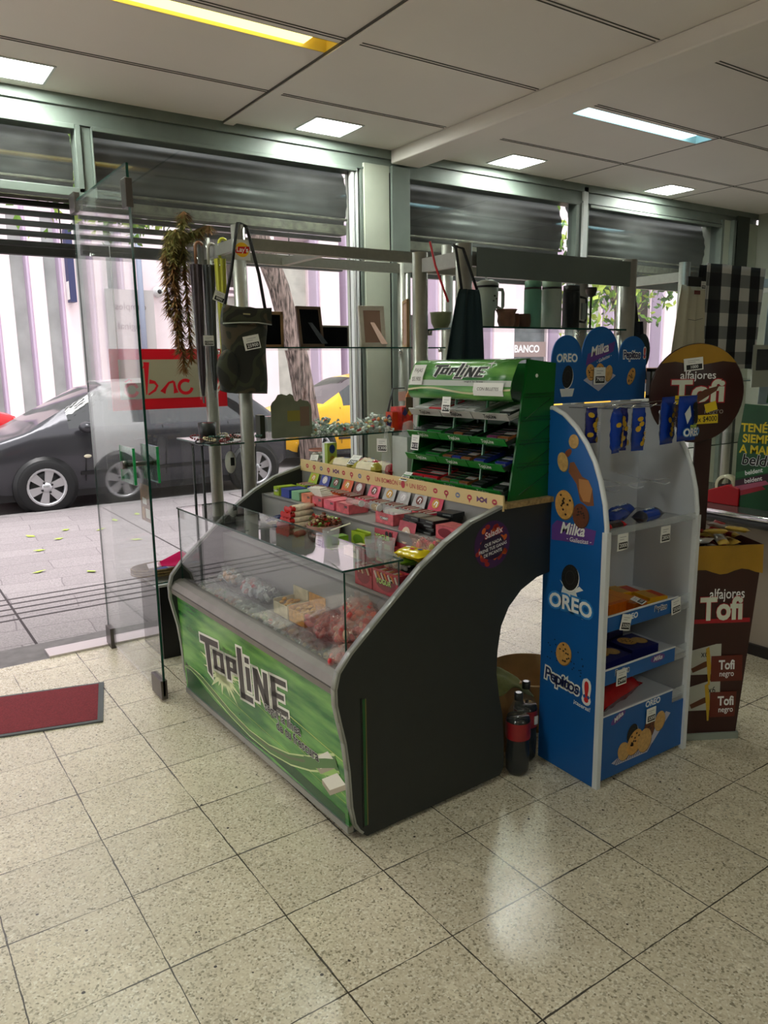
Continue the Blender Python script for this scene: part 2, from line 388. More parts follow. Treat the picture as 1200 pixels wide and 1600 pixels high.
for i, (x0, x1) in enumerate(TUBES):
    warm = i == 0
    t = thing('fluorescent_fixture', ['long recessed ceiling fixture glowing warm yellow', 'long recessed ceiling fixture glowing cold blue-white', 'long recessed ceiling fixture near the right wall'][i], 'ceiling light', (x0, .30, 3), group='long recessed ceiling fixtures')
    L_ = x1 - x0
    rm = M('yellow_reflector', (.96, .88, .50), .5) if warm else M('white_reflector', (.86, .93, .94), .5)  # pale yellow reflector in the warm fixture, white in the others
    MB().mat(rm).box((0, 0, .10), (L_, .12, .105)).box((0, -.004, 0), (L_, 0, .105)).box((0, .12, 0), (L_, .124, .105)).box((-.004, 0, 0), (0, .12, .105)).box((L_, 0, 0), (L_ + .004, .12, .105)).build('reflector', t)
    em = M('warm_tube_light', (1, .94, .60), .5, emit=1.9) if warm else M('cold_tube_light', (.80, .97, 1), .5, emit=3.2)
    MB().mat(em).box((.003, .004, .014), (L_ - .12, .116, .03)).build('diffuser', t)
    MB().mat(M('socket_plastic', (.75, .72, .66), .5)).box((L_ - .11, .04, .04), (L_ - .08, .08, .10)).build('lamp_holder', t)

# ================================================================== FACADE (plane y = 1.62)
FG = FRAMEG
b = MB().mat(FG).box((-4, 1.62, 2.86), (7.4, 1.80, 3.0)).box((-4, 1.60, 2.945), (7.4, 1.62, 3.0))
b.box((-4, 1.605, 2.86), (7.4, 1.62, 2.872))
struct(b.build('wall_front'))
b = MB().mat(FG).box((.945, 1.605, 2.52), (.975, 1.70, 2.86)).box((.978, 1.62, 2.45), (1.028, 1.70, 2.86)).box((1.028, 1.60, 2.50), (1.036, 1.64, 2.86)).box((-4, 1.605, 2.50), (.975, 1.70, 2.545))
b.box((-4, 1.60, 2.835), (.945, 1.62, 2.86)).box((1.036, 1.60, 2.838), (2.70, 1.62, 2.86))
struct(b.build('trim_4', bevel=.003))
colm = M('pale_green_column_paint', (.73, .75, .69), .6, noise=.08, scale=4)
b = MB().mat(colm).box((2.755, 1.60, 0), (2.96, 1.84, 2.9)).mat(FG).box((2.965, 1.58, 0), (3.115, 1.84, 2.9)).box((2.73, 1.61, 0), (2.752, 1.72, 2.86))
b.mat(M('dark_gap', (.10, .10, .10), .8)).box((2.95, 1.60, 0), (2.967, 1.8, 2.86)).box((2.700, 1.63, 0), (2.73, 1.72, 2.86))
struct(b.build('wall_column', bevel=.004))
b = MB().mat(WHITE).box((2.665, 1.615, 0), (2.685, 1.65, 2.86)).box((2.70, 1.612, 0), (2.712, 1.64, 2.86)); struct(b.build('trim_5'))
# posts between windows 2, 3 and the right pillar
b = MB().mat(FG).box((3.115, 1.605, 2.84), (4.84, 1.63, 2.862)).box((4.80, 1.61, 0), (4.835, 1.70, 2.86)).box((4.96, 1.605, 2.83), (6.83, 1.63, 2.855)).box((6.80, 1.60, 0), (6.835, 1.72, 2.9))
b.mat(WHITE).box((4.87, 1.60, 0), (4.925, 1.70, 2.98)).mat(FG).box((4.84, 1.62, 0), (4.96, 1.72, 2.86))
struct(b.build('trim_6', bevel=.003))
b = MB().mat(colm).box((6.835, 1.6, 0), (7.4, 1.84, 2.9)).mat(FG).box((6.93, 1.56, 0), (6.97, 1.6, 2.9)).mat(M('dark_recess', (.22, .24, .22), .7)).box((7.02, 1.58, 0), (7.22, 1.6, 2.95))
struct(b.build('wall_pier'))
# glass panes
struct(MB().mat(WGLASS).box((-4, 1.655, 2.545), (.945, 1.661, 2.86)).build('window_1'))
struct(MB().mat(WGLASS).box((.985, 1.655, .02), (2.70, 1.661, 2.86)).build('window_2'))
struct(MB().mat(WGLASS).box((3.115, 1.655, .02), (4.80, 1.661, 2.86)).build('window_3'))
struct(MB().mat(WGLASS).box((4.96, 1.655, .02), (6.80, 1.661, 2.86)).build('window_4'))
b = MB().mat(M('pale_metal_threshold', (.80, .77, .77), .35, .6)).box((.56, 1.56, -.004), (1.22, 1.70, .012)); struct(b.build('trim_7'))
struct(MB().mat(M('concrete_step', (.45, .43, .43), .8, noise=.2, scale=12)).box((-4, 1.56, -.1), (7.4, 1.86, -.003)).build('trim_8'))
# roller shutters: coil box with ribbed steel, slatted grille hanging below it
rib = M('dark_ribbed_shutter_steel', (.23, .25, .24), .5, .2, noise=.3, scale=5)
rust = M('weathered_shutter_edge', (.36, .36, .30), .6, .2, noise=.5, scale=26)
slat = M('shutter_bar_steel', (.16, .16, .16), .5, .3, noise=.3, scale=15)
def shutter(nm, lbl, x0, x1, zlow, zgap):
    t = thing('roller_shutter', lbl, 'roller shutter', (x0, 1.86, 0), group='roller shutters above the shop front')
    L_ = x1 - x0
    def coil(u, v):
        z = 2.95 - v * (2.95 - zgap); return (u * L_, .04 - .10 * math.sin(v * math.pi * .9) + .004 * math.sin(v * 46), z)
    MB().mat(rib).grid(coil, 2, 60).build('curtain_coil', t, solid=.004)
    MB().mat(rust).box((0, -.05, zgap - .028), (L_, .05, zgap + .035)).box((0, -.07, zgap + .06), (L_, -.04, zgap + .075)).build('bottom_rail', t, bevel=.004)
    z = zgap - .062; g = MB().mat(slat)
    while z > zlow:
        g.box((0, .02, z), (L_, .05, z + .028)); z -= .054
    g.box((0, .01, zlow - .03), (L_, .06, zlow + .012))
    k = .5
    while k < L_: g.tube([(k, .055, zlow - .01), (k, .055, zgap)], .004, 6); k += .85
    g.build('open_grille', t)
shutter('a', 'ribbed dark roller shutter over the doorway, far left', -3.0, .97, 2.25, 2.545)
shutter('b', 'ribbed dark roller shutter behind the widest left window', 1.0, 2.74, 2.27, 2.50)
shutter('c', 'ribbed dark roller shutter just right of the pale green column', 3.14, 4.84, 2.26, 2.44)
shutter('d', 'ribbed dark roller shutter in the rightmost window', 4.94, 6.86, 2.34, 2.42)

# ---- open glass door, leaf swung into the room
d = bpy.data.objects.new('door_1', None); COL.objects.link(d); d.location = (.90, 1.60, 0); d['kind'] = 'structure'
MB().mat(DOORGLASS).box((-.005, -.985, .03), (.005, -.01, 2.46)).build('pane', d)
MB().mat(GEDGE).box((-.0055, -.990, .03), (.0055, -.985, 2.46)).box((-.0055, -.985, 2.455), (.0055, -.01, 2.461)).box((-.0045, -.01, .03), (.0045, -.007, 2.46)).build('glass_edge', d)
fit = M('bronze_patch_fitting', (.36, .34, .33), .35, .8)
for z0, z1, y0, y1 in ((.012, .11, -.99, -.84), (.0, .12, -.10, .0), (2.28, 2.40, -.995, -.93), (2.40, 2.50, -.11, .0)):
    MB().mat(fit).box((-.016, y0, z0), (.016, y1, z1)).build('patch_fitting', d, bevel=.003)
hp = glass_mat('green_handle_glass', (.75, .92, .82), 1.5)
for sx in (-1, 1):
    g = MB().mat(hp).box((sx * .055 - .005, -.96, 1.07), (sx * .055 + .005, -.76, 1.24)).build('handle_plate', d)
    MB().mat(M('bright_green_glass_edge', (.15, .62, .35), .2)).box((sx * .055 - .006, -.964, 1.07), (sx * .055 + .006, -.96, 1.24)).box((sx * .055 - .006, -.76, 1.07), (sx * .055 + .006, -.757, 1.24)).build('plate_edge', g)
MB().mat(fit).tube([(-.075, -.86, 1.155), (.075, -.86, 1.155)], .012).tube([(-.085, -.86, 1.155), (-.062, -.86, 1.155)], .02).tube([(.062, -.86, 1.155), (.085, -.86, 1.155)], .02).build('handle_spindle', d)
# card hanging from the handle
t = thing('hanging_card', 'brown wood-print card with white sticker hanging below the glass door handle', 'sign', (.93, .79, .97))
b = MB().mat(M('brown_card', (.50, .36, .25), .6, noise=.25, scale=25)).box((-.002, -.075, -.105), (.002, .075, .075))
b.mat(PAPER).box((-.0032, -.02, -.02), (-.002, .04, .01)).box((-.0032, -.06, -.085), (-.002, -.0, -.04)).mat(M('tan_print', (.72, .55, .35), .6)).ell((-.0022, .04, -.065), (.001, .022, .03)); b.build('card', t)
MB().mat(BLACK).tube([(0, -.05, .07), (0, -.02, .16), (0, .05, .07)], .0015, 6).build('cord', t)

# ---- doormat
t = thing('doormat', 'dark red carpet doormat with grey rubber edge on floor by the door', 'doormat', (.655, .795, 0), (0, 0, R(-15)))
MB().mat(M('dark_red_carpet', (.47, .14, .17), .95, noise=.3, scale=160, bump=.5)).box((-1.2, -.215, 0), (-.025, .215, .010)).build('pile', t)
MB().mat(M('grey_rubber', (.36, .37, .38), .8)).box((-1.22, -.235, 0), (0, -.215, .008)).box((-1.22, .215, 0), (0, .235, .008)).box((-.025, -.215, 0), (0, .215, .008)).build('border', t)

# ================================================================== STREET
PV = pavers()
struct(MB().mat(PV).box((-12, 1.86, -.12), (40, 6.45, -.03)).build('floor_sidewalk'))
gm = M('dark_joint', (.24, .21, .22), .9); b = MB().mat(gm)
for i in range(5): b.box((-10, 2.50 + i * .13, -.03), (30, 2.525 + i * .13, -.0285))
for x in (-1.0, .55, 2.1, 3.7, 5.2): b.box((x, 1.9, -.03), (x + .015, 6.4, -.028), rot=(0, 0, R(0)))
struct(b.build('trim_sidewalk_grooves'))
struct(MB().mat(M('kerb_stone', (.55, .53, .53), .8, noise=.2, scale=8)).box((-12, 6.45, -.2), (40, 6.62, -.028)).build('trim_kerb'))
struct(MB().mat(M('asphalt', (.56, .54, .54), .85, noise=.2, scale=60)).box((-14, 6.62, -.25), (45, 12.2, -.07)).build('floor_street'))
struct(MB().mat(M('far_pavement', (.66, .62, .62), .85, noise=.1, scale=6)).box((-14, 12.2, -.2), (45, 14.2, 0)).build('floor_far_sidewalk'))
# building opposite, pink-white fins between tall dark panes
t = thing('building', 'pink-white building opposite with tall vertical fins and grey panes', 'building', (0, 14.3, 0))
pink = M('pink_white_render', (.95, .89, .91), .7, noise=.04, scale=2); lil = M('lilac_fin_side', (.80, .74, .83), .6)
MB().mat(pink).box((-14, .3, 0), (46, .8, 10)).box((5.0, -.1, 0), (6.2, .3, 10)).box((-14, .0, 4.6), (46, .3, 5.2)).build('wall', t)
gw = glass_mat('street_window_glass', (.45, .48, .47), 2.0)
wm = M('dark_window_interior', (.74, .77, .75), .35, noise=.25, scale=1.2)
MB().mat(wm).box((-14, .05, .35), (5.0, .12, 4.6)).build('window', t)
x = -13.5
while x < 5.0:
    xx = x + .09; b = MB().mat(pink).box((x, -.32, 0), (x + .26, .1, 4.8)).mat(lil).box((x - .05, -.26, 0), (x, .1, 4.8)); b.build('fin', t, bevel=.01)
    x += .61
for x, wd in ((7.6, .7), (9.5, .55), (10.35, .25), (11.3, .6), (13.2, .7), (15.2, .8), (18, .7), (20.5, .8), (23, .7), (26, .9), (29.5, 1)):
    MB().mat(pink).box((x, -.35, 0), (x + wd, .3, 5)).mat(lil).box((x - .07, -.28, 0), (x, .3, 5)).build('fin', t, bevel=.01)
def far_win(x0, x1, z0, z1, m, fr=pink):
    f = MB().mat(fr).box((x0 - .06, .1, z0 - .06), (x1 + .06, .3, z0)).box((x0 - .06, .1, z1), (x1 + .06, .3, z1 + .06)).box((x0 - .06, .1, z0), (x0, .3, z1)).box((x1, .1, z0), (x1 + .06, .3, z1)).build('window_frame', t)
    MB().mat(m).box((x0, .2, z0), (x1, .29, z1)).build('pane', f)
dk = M('dark_shop_interior', (.24, .20, .17), .35, noise=.7, scale=2.5)
gy = M('grey_curtain', (.74, .74, .70), .5, noise=.2, scale=3)
far_win(6.35, 7.5, .3, 3.2, gy); far_win(6.35, 7.5, 3.4, 4.6, dk); far_win(8.35, 9.4, .3, 4.4, gy); far_win(10.65, 11.2, .6, 4.4, M('amber_reflection', (.50, .40, .26), .3, noise=.6, scale=2))
far_win(11.95, 12.4, 3.3, 4.6, M('orange_brown_panel', (.72, .46, .28), .5)); far_win(12.0, 13.1, .3, 2.9, dk); far_win(14.0, 15.1, 3.4, 4.5, M('brown_panel', (.55, .42, .40), .5))
far_win(14.1, 15.0, .5, 2.9, dk); far_win(16.2, 17.8, .4, 2.6, M('shop_window_display', (.40, .42, .42), .35, noise=.5, scale=2)); far_win(18.9, 20.3, .4, 4.4, gy); far_win(21.5, 22.8, .4, 4.2, dk); far_win(24, 25.8, .4, 4.2, gy)
a = Art(plane_map((0, 0, 0), (1, 0, 0), (0, 0, 1)))
sg = MB().mat(M('grey_brown_sign_board', (.58, .50, .48), .6)).box((16.0, -.06, 1.75), (17.6, 0, 2.2)).build('shop_sign', t)
Art(plane_map((0, -.065, 0), (1, 0, 0), (0, 0, 1))).text('BANCO', (16.8, 1.98), .30, WINK, 0, off=.03).build('sign_lettering', sg)
sg = MB().mat(M('orange_poster', (.85, .45, .30), .6, noise=.5, scale=3)).box((15.3, -.02, 1.9), (15.9, .02, 2.9)).box((14.2, -.12, 1.9), (14.7, -.08, 2.9)).build('poster', t)
# wall signs left of the pane with the street number
sg = MB().mat(M('navy_sign', (.20, .22, .38), .5)).box((3.62, -.62, 2.9), (3.74, -.36, 4.3)).mat(PAPER).box((3.61, -.60, 2.95), (3.615, -.38, 3.3)).build('blade_sign', t)
sg = MB().mat(M('grey_sign_board', (.74, .72, .72), .6)).box((4.35, -.44, 1.7), (5.35, -.40, 3.2)).build('notice_board', t)
Art(plane_map((0, -.45, 0), (1, 0, 0), (0, 0, 1))).text('cumples', (4.85, 2.85), .2, M('faded_print', (.50, .48, .48), .6), 0, mirror=True).text('original', (4.85, 2.45), .2, _mats['faded_print'], 0, mirror=True).text('super', (4.85, 1.95), .2, _mats['faded_print'], 0, mirror=True).build('notice_lettering', sg)
MB().mat(M('grey_pipe', (.55, .58, .66), .5)).tube([(5.05, -.55, 0), (5.05, -.55, 4.8)], .06).build('drain_pipe', t)
MB().mat(WHITE).lathe([(.0, -.12), (.1, -.1), (.12, 0)], (5.55, -.15, 3.2), 'y', 14).mat(BLACK).ell((5.55, -.27, 3.2), (.05, .03, .05)).build('security_camera', t)

# trees
bark = M('ridged_brown_bark', (.50, .40, .36), .9); n, l, bb = nodes_of(bark)
tx = n.new('ShaderNodeTexCoord'); mp = n.new('ShaderNodeMapping'); mp.inputs['Scale'].default_value = (26, 26, 3.2); nz = n.new('ShaderNodeTexNoise'); nz.inputs['Scale'].default_value = 1.6; nz.inputs['Detail'].default_value = 6
rp = n.new('ShaderNodeValToRGB'); rp.color_ramp.elements[0].position = .38; rp.color_ramp.elements[0].color = (.045, .03, .025, 1); rp.color_ramp.elements[1].position = .62; rp.color_ramp.elements[1].color = (.42, .31, .27, 1)
l.new(tx.outputs['Object'], mp.inputs[0]); l.new(mp.outputs[0], nz.inputs['Vector']); l.new(nz.outputs['Fac'], rp.inputs[0]); l.new(rp.outputs[0], bb.inputs['Base Color'])
bu = n.new('ShaderNodeBump'); bu.inputs['Distance'].default_value = .03; l.new(nz.outputs['Fac'], bu.inputs['Height']); l.new(bu.outputs[0], bb.inputs['Normal'])
leafm = [M('leaf_green', (.42, .58, .20), .6), M('leaf_yellow_green', (.66, .74, .30), .6), M('leaf_dark', (.24, .36, .16), .6)]
def tree(label, base, pts, r0, cl, nl, seed):
    rnd = random.Random(seed); t = thing('street_tree', label, 'tree', base, group='street trees')
    n = len(pts); MB().mat(bark).tube(pts, [r0 * (1 - .35 * i / n) for i in range(n)], 14).build('trunk', t)
    bz = MB().mat(bark); lf = MB()
    for c in cl:
        bz.tube([pts[-2], (Vector(pts[-1]) + Vector(c)) / 2, c], [r0 * .4, r0 * .25, r0 * .06], 7)
        for i in range(nl):
            p = Vector(c) + Vector((rnd.gauss(0, .42), rnd.gauss(0, .42), rnd.gauss(0, .28)))
            s = rnd.uniform(.05, .10); e = Euler((rnd.uniform(0, 6), rnd.uniform(0, 6), rnd.uniform(0, 6))).to_matrix()
            lf.mat(rnd.choice(leafm)).add([p + e @ Vector(q) for q in ((-s, 0, 0), (0, -s * .5, 0.01), (s, 0, 0), (0, s * .5, .01))], [(0, 1, 2, 3)])
    bz.build('branch', t); lf.build('foliage', t)
tree('rough-barked street tree leaning left beyond the picture frames', (4.78, 6.05, -.03), [(0, 0, 0), (-.05, 0, .9), (-.18, 0, 1.7), (-.42, 0, 2.6), (-.75, 0, 3.4), (-.9, 0, 4.2)], .16,
     [(-2.0, .2, 3.75), (-2.6, .5, 4.1), (-1.6, -.3, 4.4), (-.3, .4, 4.6), (.7, .1, 4.5), (-1.0, .8, 4.9), (-2.3, 0, 3.6)], 420, 5)
tree('slim street tree with green leaves seen right of the thermos shelf', (10.9, 6.1, -.03), [(0, 0, 0), (.03, 0, 1.4), (0, 0, 2.4), (-.1, 0, 3.2)], .08,
     [(-.5, .1, 2.6), (.5, 0, 2.9), (0, .2, 3.4), (.9, .1, 3.5), (-.9, 0, 3.4)], 260, 6)
rnd = random.Random(3); lp = MB().mat(leafm[1]).add([(-.06, 0, .002), (-.015, -.03, .006), (.06, 0, .012), (.01, .03, .004)], [(0, 1, 2, 3)])
l0 = tag(lp.build('fallen_leaf', loc=(.45, 4.9, -.026)), 'small yellow-green leaf lying on the grey-pink sidewalk', 'leaf', 'fallen leaves on the sidewalk')
for x, y in ((.62, 4.45), (1.05, 4.5), (1.1, 5.2), (1.3, 4.9), (1.45, 5.3), (1.75, 5.1), (.9, 3.7), (1.25, 3.45), (2.0, 5.5), (2.3, 5.7), (.7, 5.4), (1.9, 4.4)):
    dup(l0, (x, y, -.026), (0, 0, rnd.uniform(0, 6)))

# ---- cars
tyre = M('tyre_rubber', (.07, .07, .075), .8); rimm = M('alloy_rim', (.78, .78, .79), .3, .85); carglass = M('dark_car_glass', (.10, .12, .13), .05, 0, 1.0)
def lerp(tb, x):
    for (a, va), (c, vc) in zip(tb, tb[1:]):
        if x <= c:
            k = (x - a) / (c - a) if c > a else 0; k = max(0, min(1, k)); return va + (vc - va) * k
    return tb[-1][1]
def wheel(par, x, y, r, sy, spokes=6):
    wh = MB().mat(tyre).lathe([(r * .66, -.09), (r * .92, -.10), (r, -.07), (r, .07), (r * .92, .10), (r * .66, .09)], (0, 0, 0), 'y', 32).build('wheel', par, loc=(x, y, r))
    b = MB().mat(rimm).lathe([(r * .70, -.095), (r * .66, -.10), (r * .60, -.085), (r * .58, .0)], (0, 0, 0), 'y', 28).mat(M('brake_dark', (.05, .05, .055), .6)).lathe([(0, -.02), (r * .6, -.02)], (0, 0, 0), 'y', 20)
    b.mat(rimm)
    for k in range(spokes):
        a0 = 2 * math.pi * k / spokes + .3; u = Vector((math.cos(a0), 0, math.sin(a0))); v = Vector((-math.sin(a0), 0, math.cos(a0)))
        P = [u * r * .10 - v * r * .10, u * r * .60 - v * r * .16, u * r * .64, u * r * .60 + v * r * .16, u * r * .10 + v * r * .10]
        b.prism([p + Vector((0, -.088, 0)) for p in P], (0, .03, 0))
    b.lathe([(0, -.10), (r * .16, -.098), (r * .19, -.085)], (0, 0, 0), 'y', 16)
    for k in range(4):
        a0 = math.pi / 2 * k + .5; b.mat(BLACK).ell((math.cos(a0) * r * .2, -.098, math.sin(a0) * r * .2), (.014, .006, .014), 8, 4).mat(rimm)
    rm = b.build('rim', wh)
    if sy > 0: wh.rotation_euler = (0, 0, math.pi)
    return wh
def car(name, label, cat, loc, paint, Ln, W, hood, roof, ws, wr, wheels, facing=1, lamp=True, wins=(), rot=0):
    """hood: (x,z) of the belt line; roof: (x,z); ws / wr: x where glass begins and ends at the belt"""
    t = thing(name, label, cat, loc, (0, 0, rot))
    H = W / 2; N = 60; rings = []
    for i in range(N + 1):
        x = Ln * i / N; e = min(1, min(x, Ln - x) / .55); wdt = H * (.80 + .20 * math.sin(e * math.pi / 2))
        zb = lerp(hood, x); zr = max(zb + .035, lerp(roof, x)); k = min(1, max(0, (zr - zb - .035) / .35)); e2 = min(1, min(x, Ln - x) / .25); zl = .24 + (1 - e2) * .12
        rings.append([(x, -wdt * .90, zl), (x, -wdt * .985, .40), (x, -wdt, (.42 + zb) / 2 + .02), (x, -wdt * .985, zb - .06), (x, -wdt * .95, zb),
                      (x, -wdt * (.93 - .06 * k), zb + (zr - zb) * .5), (x, -wdt * (.86 - .14 * k), zb + (zr - zb) * .93), (x, -wdt * .45, zr), (x, 0, zr + .012)])
        rings[-1] += [(p[0], -p[1], p[2]) for p in rings[-1][-2::-1]]
    m = len(rings[0]); vs = [p for r_ in rings for p in r_]; bf = []; wf = []; sf = []
    for i in range(N):
        x = Ln * (i + .5) / N; zb = lerp(hood, x); zr = lerp(roof, x)
        for k in range(m - 1):
            f = (i * m + k, i * m + k + 1, (i + 1) * m + k + 1, (i + 1) * m + k)
            slope = abs(lerp(roof, x + .1) - lerp(roof, x - .1)) > .07
            if zr - zb > .06 and 6 <= k <= 9 and slope: wf.append(f)
            elif zr - zb > .20 and k in (4, 5, 10, 11) and any(a < x < c for a, c in wins): sf.append(f)
            else: bf.append(f)
    MB().mat(paint).add(vs, bf + [tuple(range(m)), tuple(range(N * m + m - 1, N * m - 1, -1))], True).build('body', t)
    MB().mat(carglass).add(vs, wf, True).build('windshield', t); MB().mat(carglass).add(vs, sf, True).build('side_window', t)
    trim_ = MB().mat(BLACK)
    for wx, r in wheels:
        trim_.lathe([(0, -.012), (r * 1.13, -.012), (r * 1.14, .1)], (wx, -H + .004, r), 'y', 28)
        for sy in (-1, 1): wheel(t, wx, sy * (H - .045), r, sy)
    trim_.box((wheels[0][0] + .4, -H - .006, .42), (wheels[1][0] - .4, -H + .02, .46)).box((.3, -H * .9, .16), (Ln - .3, H * .9, .30)).build('arch_liner', t)
    sd = MB().mat(M('door_gap', (.02, .02, .02), .6))
    for x in ((wheels[0][0] + .45), (wheels[0][0] + wheels[1][0]) / 2 + .1, wheels[1][0] - .35):
        sd.tube([(x, -H - .001, .35), (x + .02, -H - .003, .6), (x, -H * .975, lerp(hood, x) - .02)], .005, 6)
    sd.build('door_seam', t)
    for x in (wheels[0][0] + 1.15, wheels[1][0] - .45): MB().mat(paint).tube([(x - .1, -H - .005, .80), (x, -H - .03, .81), (x + .1, -H - .005, .80)], .012, 8).build('door_handle', t)
    if lamp:
        for sy in (-1, 1): MB().mat(M('headlamp_lens', (.80, .84, .86), .08, .3)).ell((.16, sy * H * .74, .66), (.17, .13, .085), 14, 8, (0, .25, .3 * sy)).build('headlight', t)
        gr = MB().mat(BLACK).box((-.012, -.42, .42), (.02, .42, .66)).mat(CHROME)
        for z in (.47, .53, .59, .65): gr.box((-.02, -.42, z), (-.01, .42, z + .016))
        gr.build('grille', t)
    for sy in (-1, 1): MB().mat(M('red_tail_lens', (.75, .05, .08), .15)).ell((Ln - .16, sy * H * .76, .86), (.15, .10, .07), 14, 8).build('tail_light', t)
    return t
cpaint = M('dark_grey_metallic_paint', (.27, .27, .285), .16, .5, noise=.05, scale=2)
black_car = car('hatchback_car', 'dark grey wagon parked at the kerb behind the open glass door', 'car', (.62, 7.50, -.07), cpaint, 4.15, 1.74,
    [(0, .62), (.35, .80), (.9, .96), (1.5, .98), (4.0, .98), (4.15, .90)], [(0, .62), (.35, .80), (.78, .96), (1.6, 1.42), (2.0, 1.49), (3.2, 1.46), (3.5, 1.38), (3.95, 1.04), (4.15, .92)], 0, 0,
    [(.93, .315), (3.58, .315)], wins=((1.25, 2.10), (2.18, 3.0), (3.08, 3.55)))
MB().mat(M('clear_side_lamp', (.85, .82, .72), .2)).ell((1.42, -.875, .64), (.045, .01, .022)).build('side_indicator', black_car)
MB().mat(cpaint).ell((1.42, -.98, .99), (.10, .10, .07)).build('wing_mirror', black_car)
ypaint = M('taxi_yellow_paint', (.97, .72, .10), .2)
taxi = car('taxi_cab', 'bright yellow taxi parked behind the tree, grille facing left', 'car', (5.35, 9.25, -.07), ypaint, 4.1, 1.72,
    [(0, .62), (.3, .82), (1.0, .98), (3.9, 1.0), (4.1, .92)], [(0, .62), (.3, .82), (.95, .98), (1.75, 1.44), (2.3, 1.52), (3.3, 1.48), (3.95, 1.04), (4.1, .95)], 0, 0, [(.85, .31), (3.35, .31)], wins=((1.4, 2.2), (2.3, 3.4)), rot=R(-3))
red = car('red_car', 'red car rear end showing at the left beyond the dark grey wagon', 'car', (-2.45, 10.2, -.07), M('red_paint', (.85, .07, .12), .2), 4.2, 1.72,
    [(0, .62), (.3, .8), (1.0, .98), (3.9, 1.04), (4.2, .95)], [(0, .62), (.3, .8), (.95, .98), (1.7, 1.42), (2.2, 1.48), (3.0, 1.44), (3.5, 1.08), (4.2, .98)], 0, 0, [(.85, .31), (3.3, .31)], wins=((1.4, 2.2), (2.3, 3.2)))
white_car = car('hatchback_car', 'white car parked ahead of the dark grey wagon, seen mirrored in the open glass door', 'car', (-4.05, 7.55, -.07), M('white_car_paint', (.86, .86, .86), .2), 4.2, 1.76,
    [(0, .62), (.35, .80), (.9, .96), (3.9, 1.02), (4.2, .95)], [(0, .62), (.35, .80), (.78, .96), (1.6, 1.46), (2.2, 1.54), (3.5, 1.50), (3.85, 1.30), (4.12, 1.0), (4.2, .95)], 0, 0, [(.85, .32), (3.4, .32)], wins=((1.3, 2.15), (2.25, 3.2)))
dup(taxi, (11.9, 9.0, -.07), label='second yellow taxi glimpsed right of the pale green column')
# ================================================================== CANDY COUNTER
TH = .024
def cw(x, y, z=0):   # counter axes (x depth from the shopper's side, y along towards the street) to world
    return Vector((1.07 + x * math.cos(TH) - y * math.sin(TH), -.88 + x * math.sin(TH) + y * math.cos(TH), z))
LEN = 1.49
ct = thing('candy_counter', 'long dark grey candy counter with green front panel and curved side panels on terrazzo floor', 'display counter', (1.07, -.88, 0), (0, 0, TH))
prof = [(.012, .028), (-.004, .045), (-.020, .075), (-.032, .14), (-.040, .28), (-.052, .38), (-.070, .46), (-.082, .52), (-.083, .575), (-.068, .63), (-.02, .685), (.06, .752), (.164, .838), (.271, .924), (.382, .994), (.498, 1.050), (.665, 1.092),
        (.91, 1.092), (.91, .80), (.84, .79), (.755, .755), (.691, .70), (.653, .633), (.636, .54), (.632, .45), (.648, .35), (.668, .27), (.677, .16), (.678, .05), (.66, .022), (.03, .012)]
tr = M('silver_edge_banding', (.66, .67, .66), .35, .5)
for y0 in (0, LEN - .02):
    p = MB().mat(DARKP).prism([(x, y0, z) for x, z in prof], (0, .02, 0)).build('side_panel', ct)
    e = MB().mat(tr); up = prof[:17]
    for (xa, za), (xb, zb) in zip(up, up[1:]):
        n_ = Vector((-(zb - za), 0, xb - xa)).normalized() * .0035
        e.add([(xa, y0 - .002, za), (xb, y0 - .002, zb), (xb + n_.x, y0 - .002, zb + n_.z), (xa + n_.x, y0 - .002, za + n_.z),
               (xa, y0 + .022, za), (xb, y0 + .022, zb), (xb + n_.x, y0 + .022, zb + n_.z), (xa + n_.x, y0 + .022, za + n_.z)],
              [(0, 1, 2, 3), (4, 7, 6, 5), (3, 2, 6, 7), (0, 3, 7, 4), (0, 4, 5, 1)], True)
        e.add([(xa, y0 - .0025, za), (xb, y0 - .0025, zb), (xb - n_.x * 2, y0 - .0025, zb - n_.z * 2), (xa - n_.x * 2, y0 - .0025, za - n_.z * 2)], [(0, 3, 2, 1)])
    e.build('edge_banding', p)
gg = MB().mat(M('slot_green', (.10, .34, .16), .4)).box((.020, -.003, .055), (.030, -.0005, .515)).mat(M('slot_brass', (.42, .40, .22), .4)).box((.030, -.004, .055), (.034, -.0005, .515)).mat(BLACK).box((.014, -.002, .05), (.020, -.0003, .52)).build('side_slot', ct)
# round snack sticker on the near side panel
a = Art(plane_map((.60, -.001, .955), (1, 0, 0), (0, 0, 1)))
a.ell((0, 0), (.088, .088), M('sticker_purple', (.24, .10, .30), .4), 0, 32); rs = random.Random(4)
for i in range(26):
    t_, q = rs.uniform(0, 6.28), rs.uniform(.045, .078); a.ell((math.cos(t_) * q, math.sin(t_) * q), (.013, .009), [M('flame_orange', (.80, .36, .10), .4), M('flame_red', (.62, .12, .10), .4)][i % 2], 1, 8, rs.uniform(0, 3))
a.ell((0, -.008), (.062, .048), M('sticker_dark', (.15, .06, .20), .4), 2, 24)
a.out_text('Saladix', (.004, .042), .032, WINK, M('sticker_red', (.7, .1, .12), .4), 3, rot=.2, shear=.2, off=.01, oo=.08)
for i, s_ in enumerate(('QUE NADA', 'FRENE TUS GANAS', 'DE PICANTE')): a.text(s_, (.002, .006 - i * .019), .0165, WINK, 5, off=.015, rot=.17, shear=.1)
a.build('round_sticker', ct)
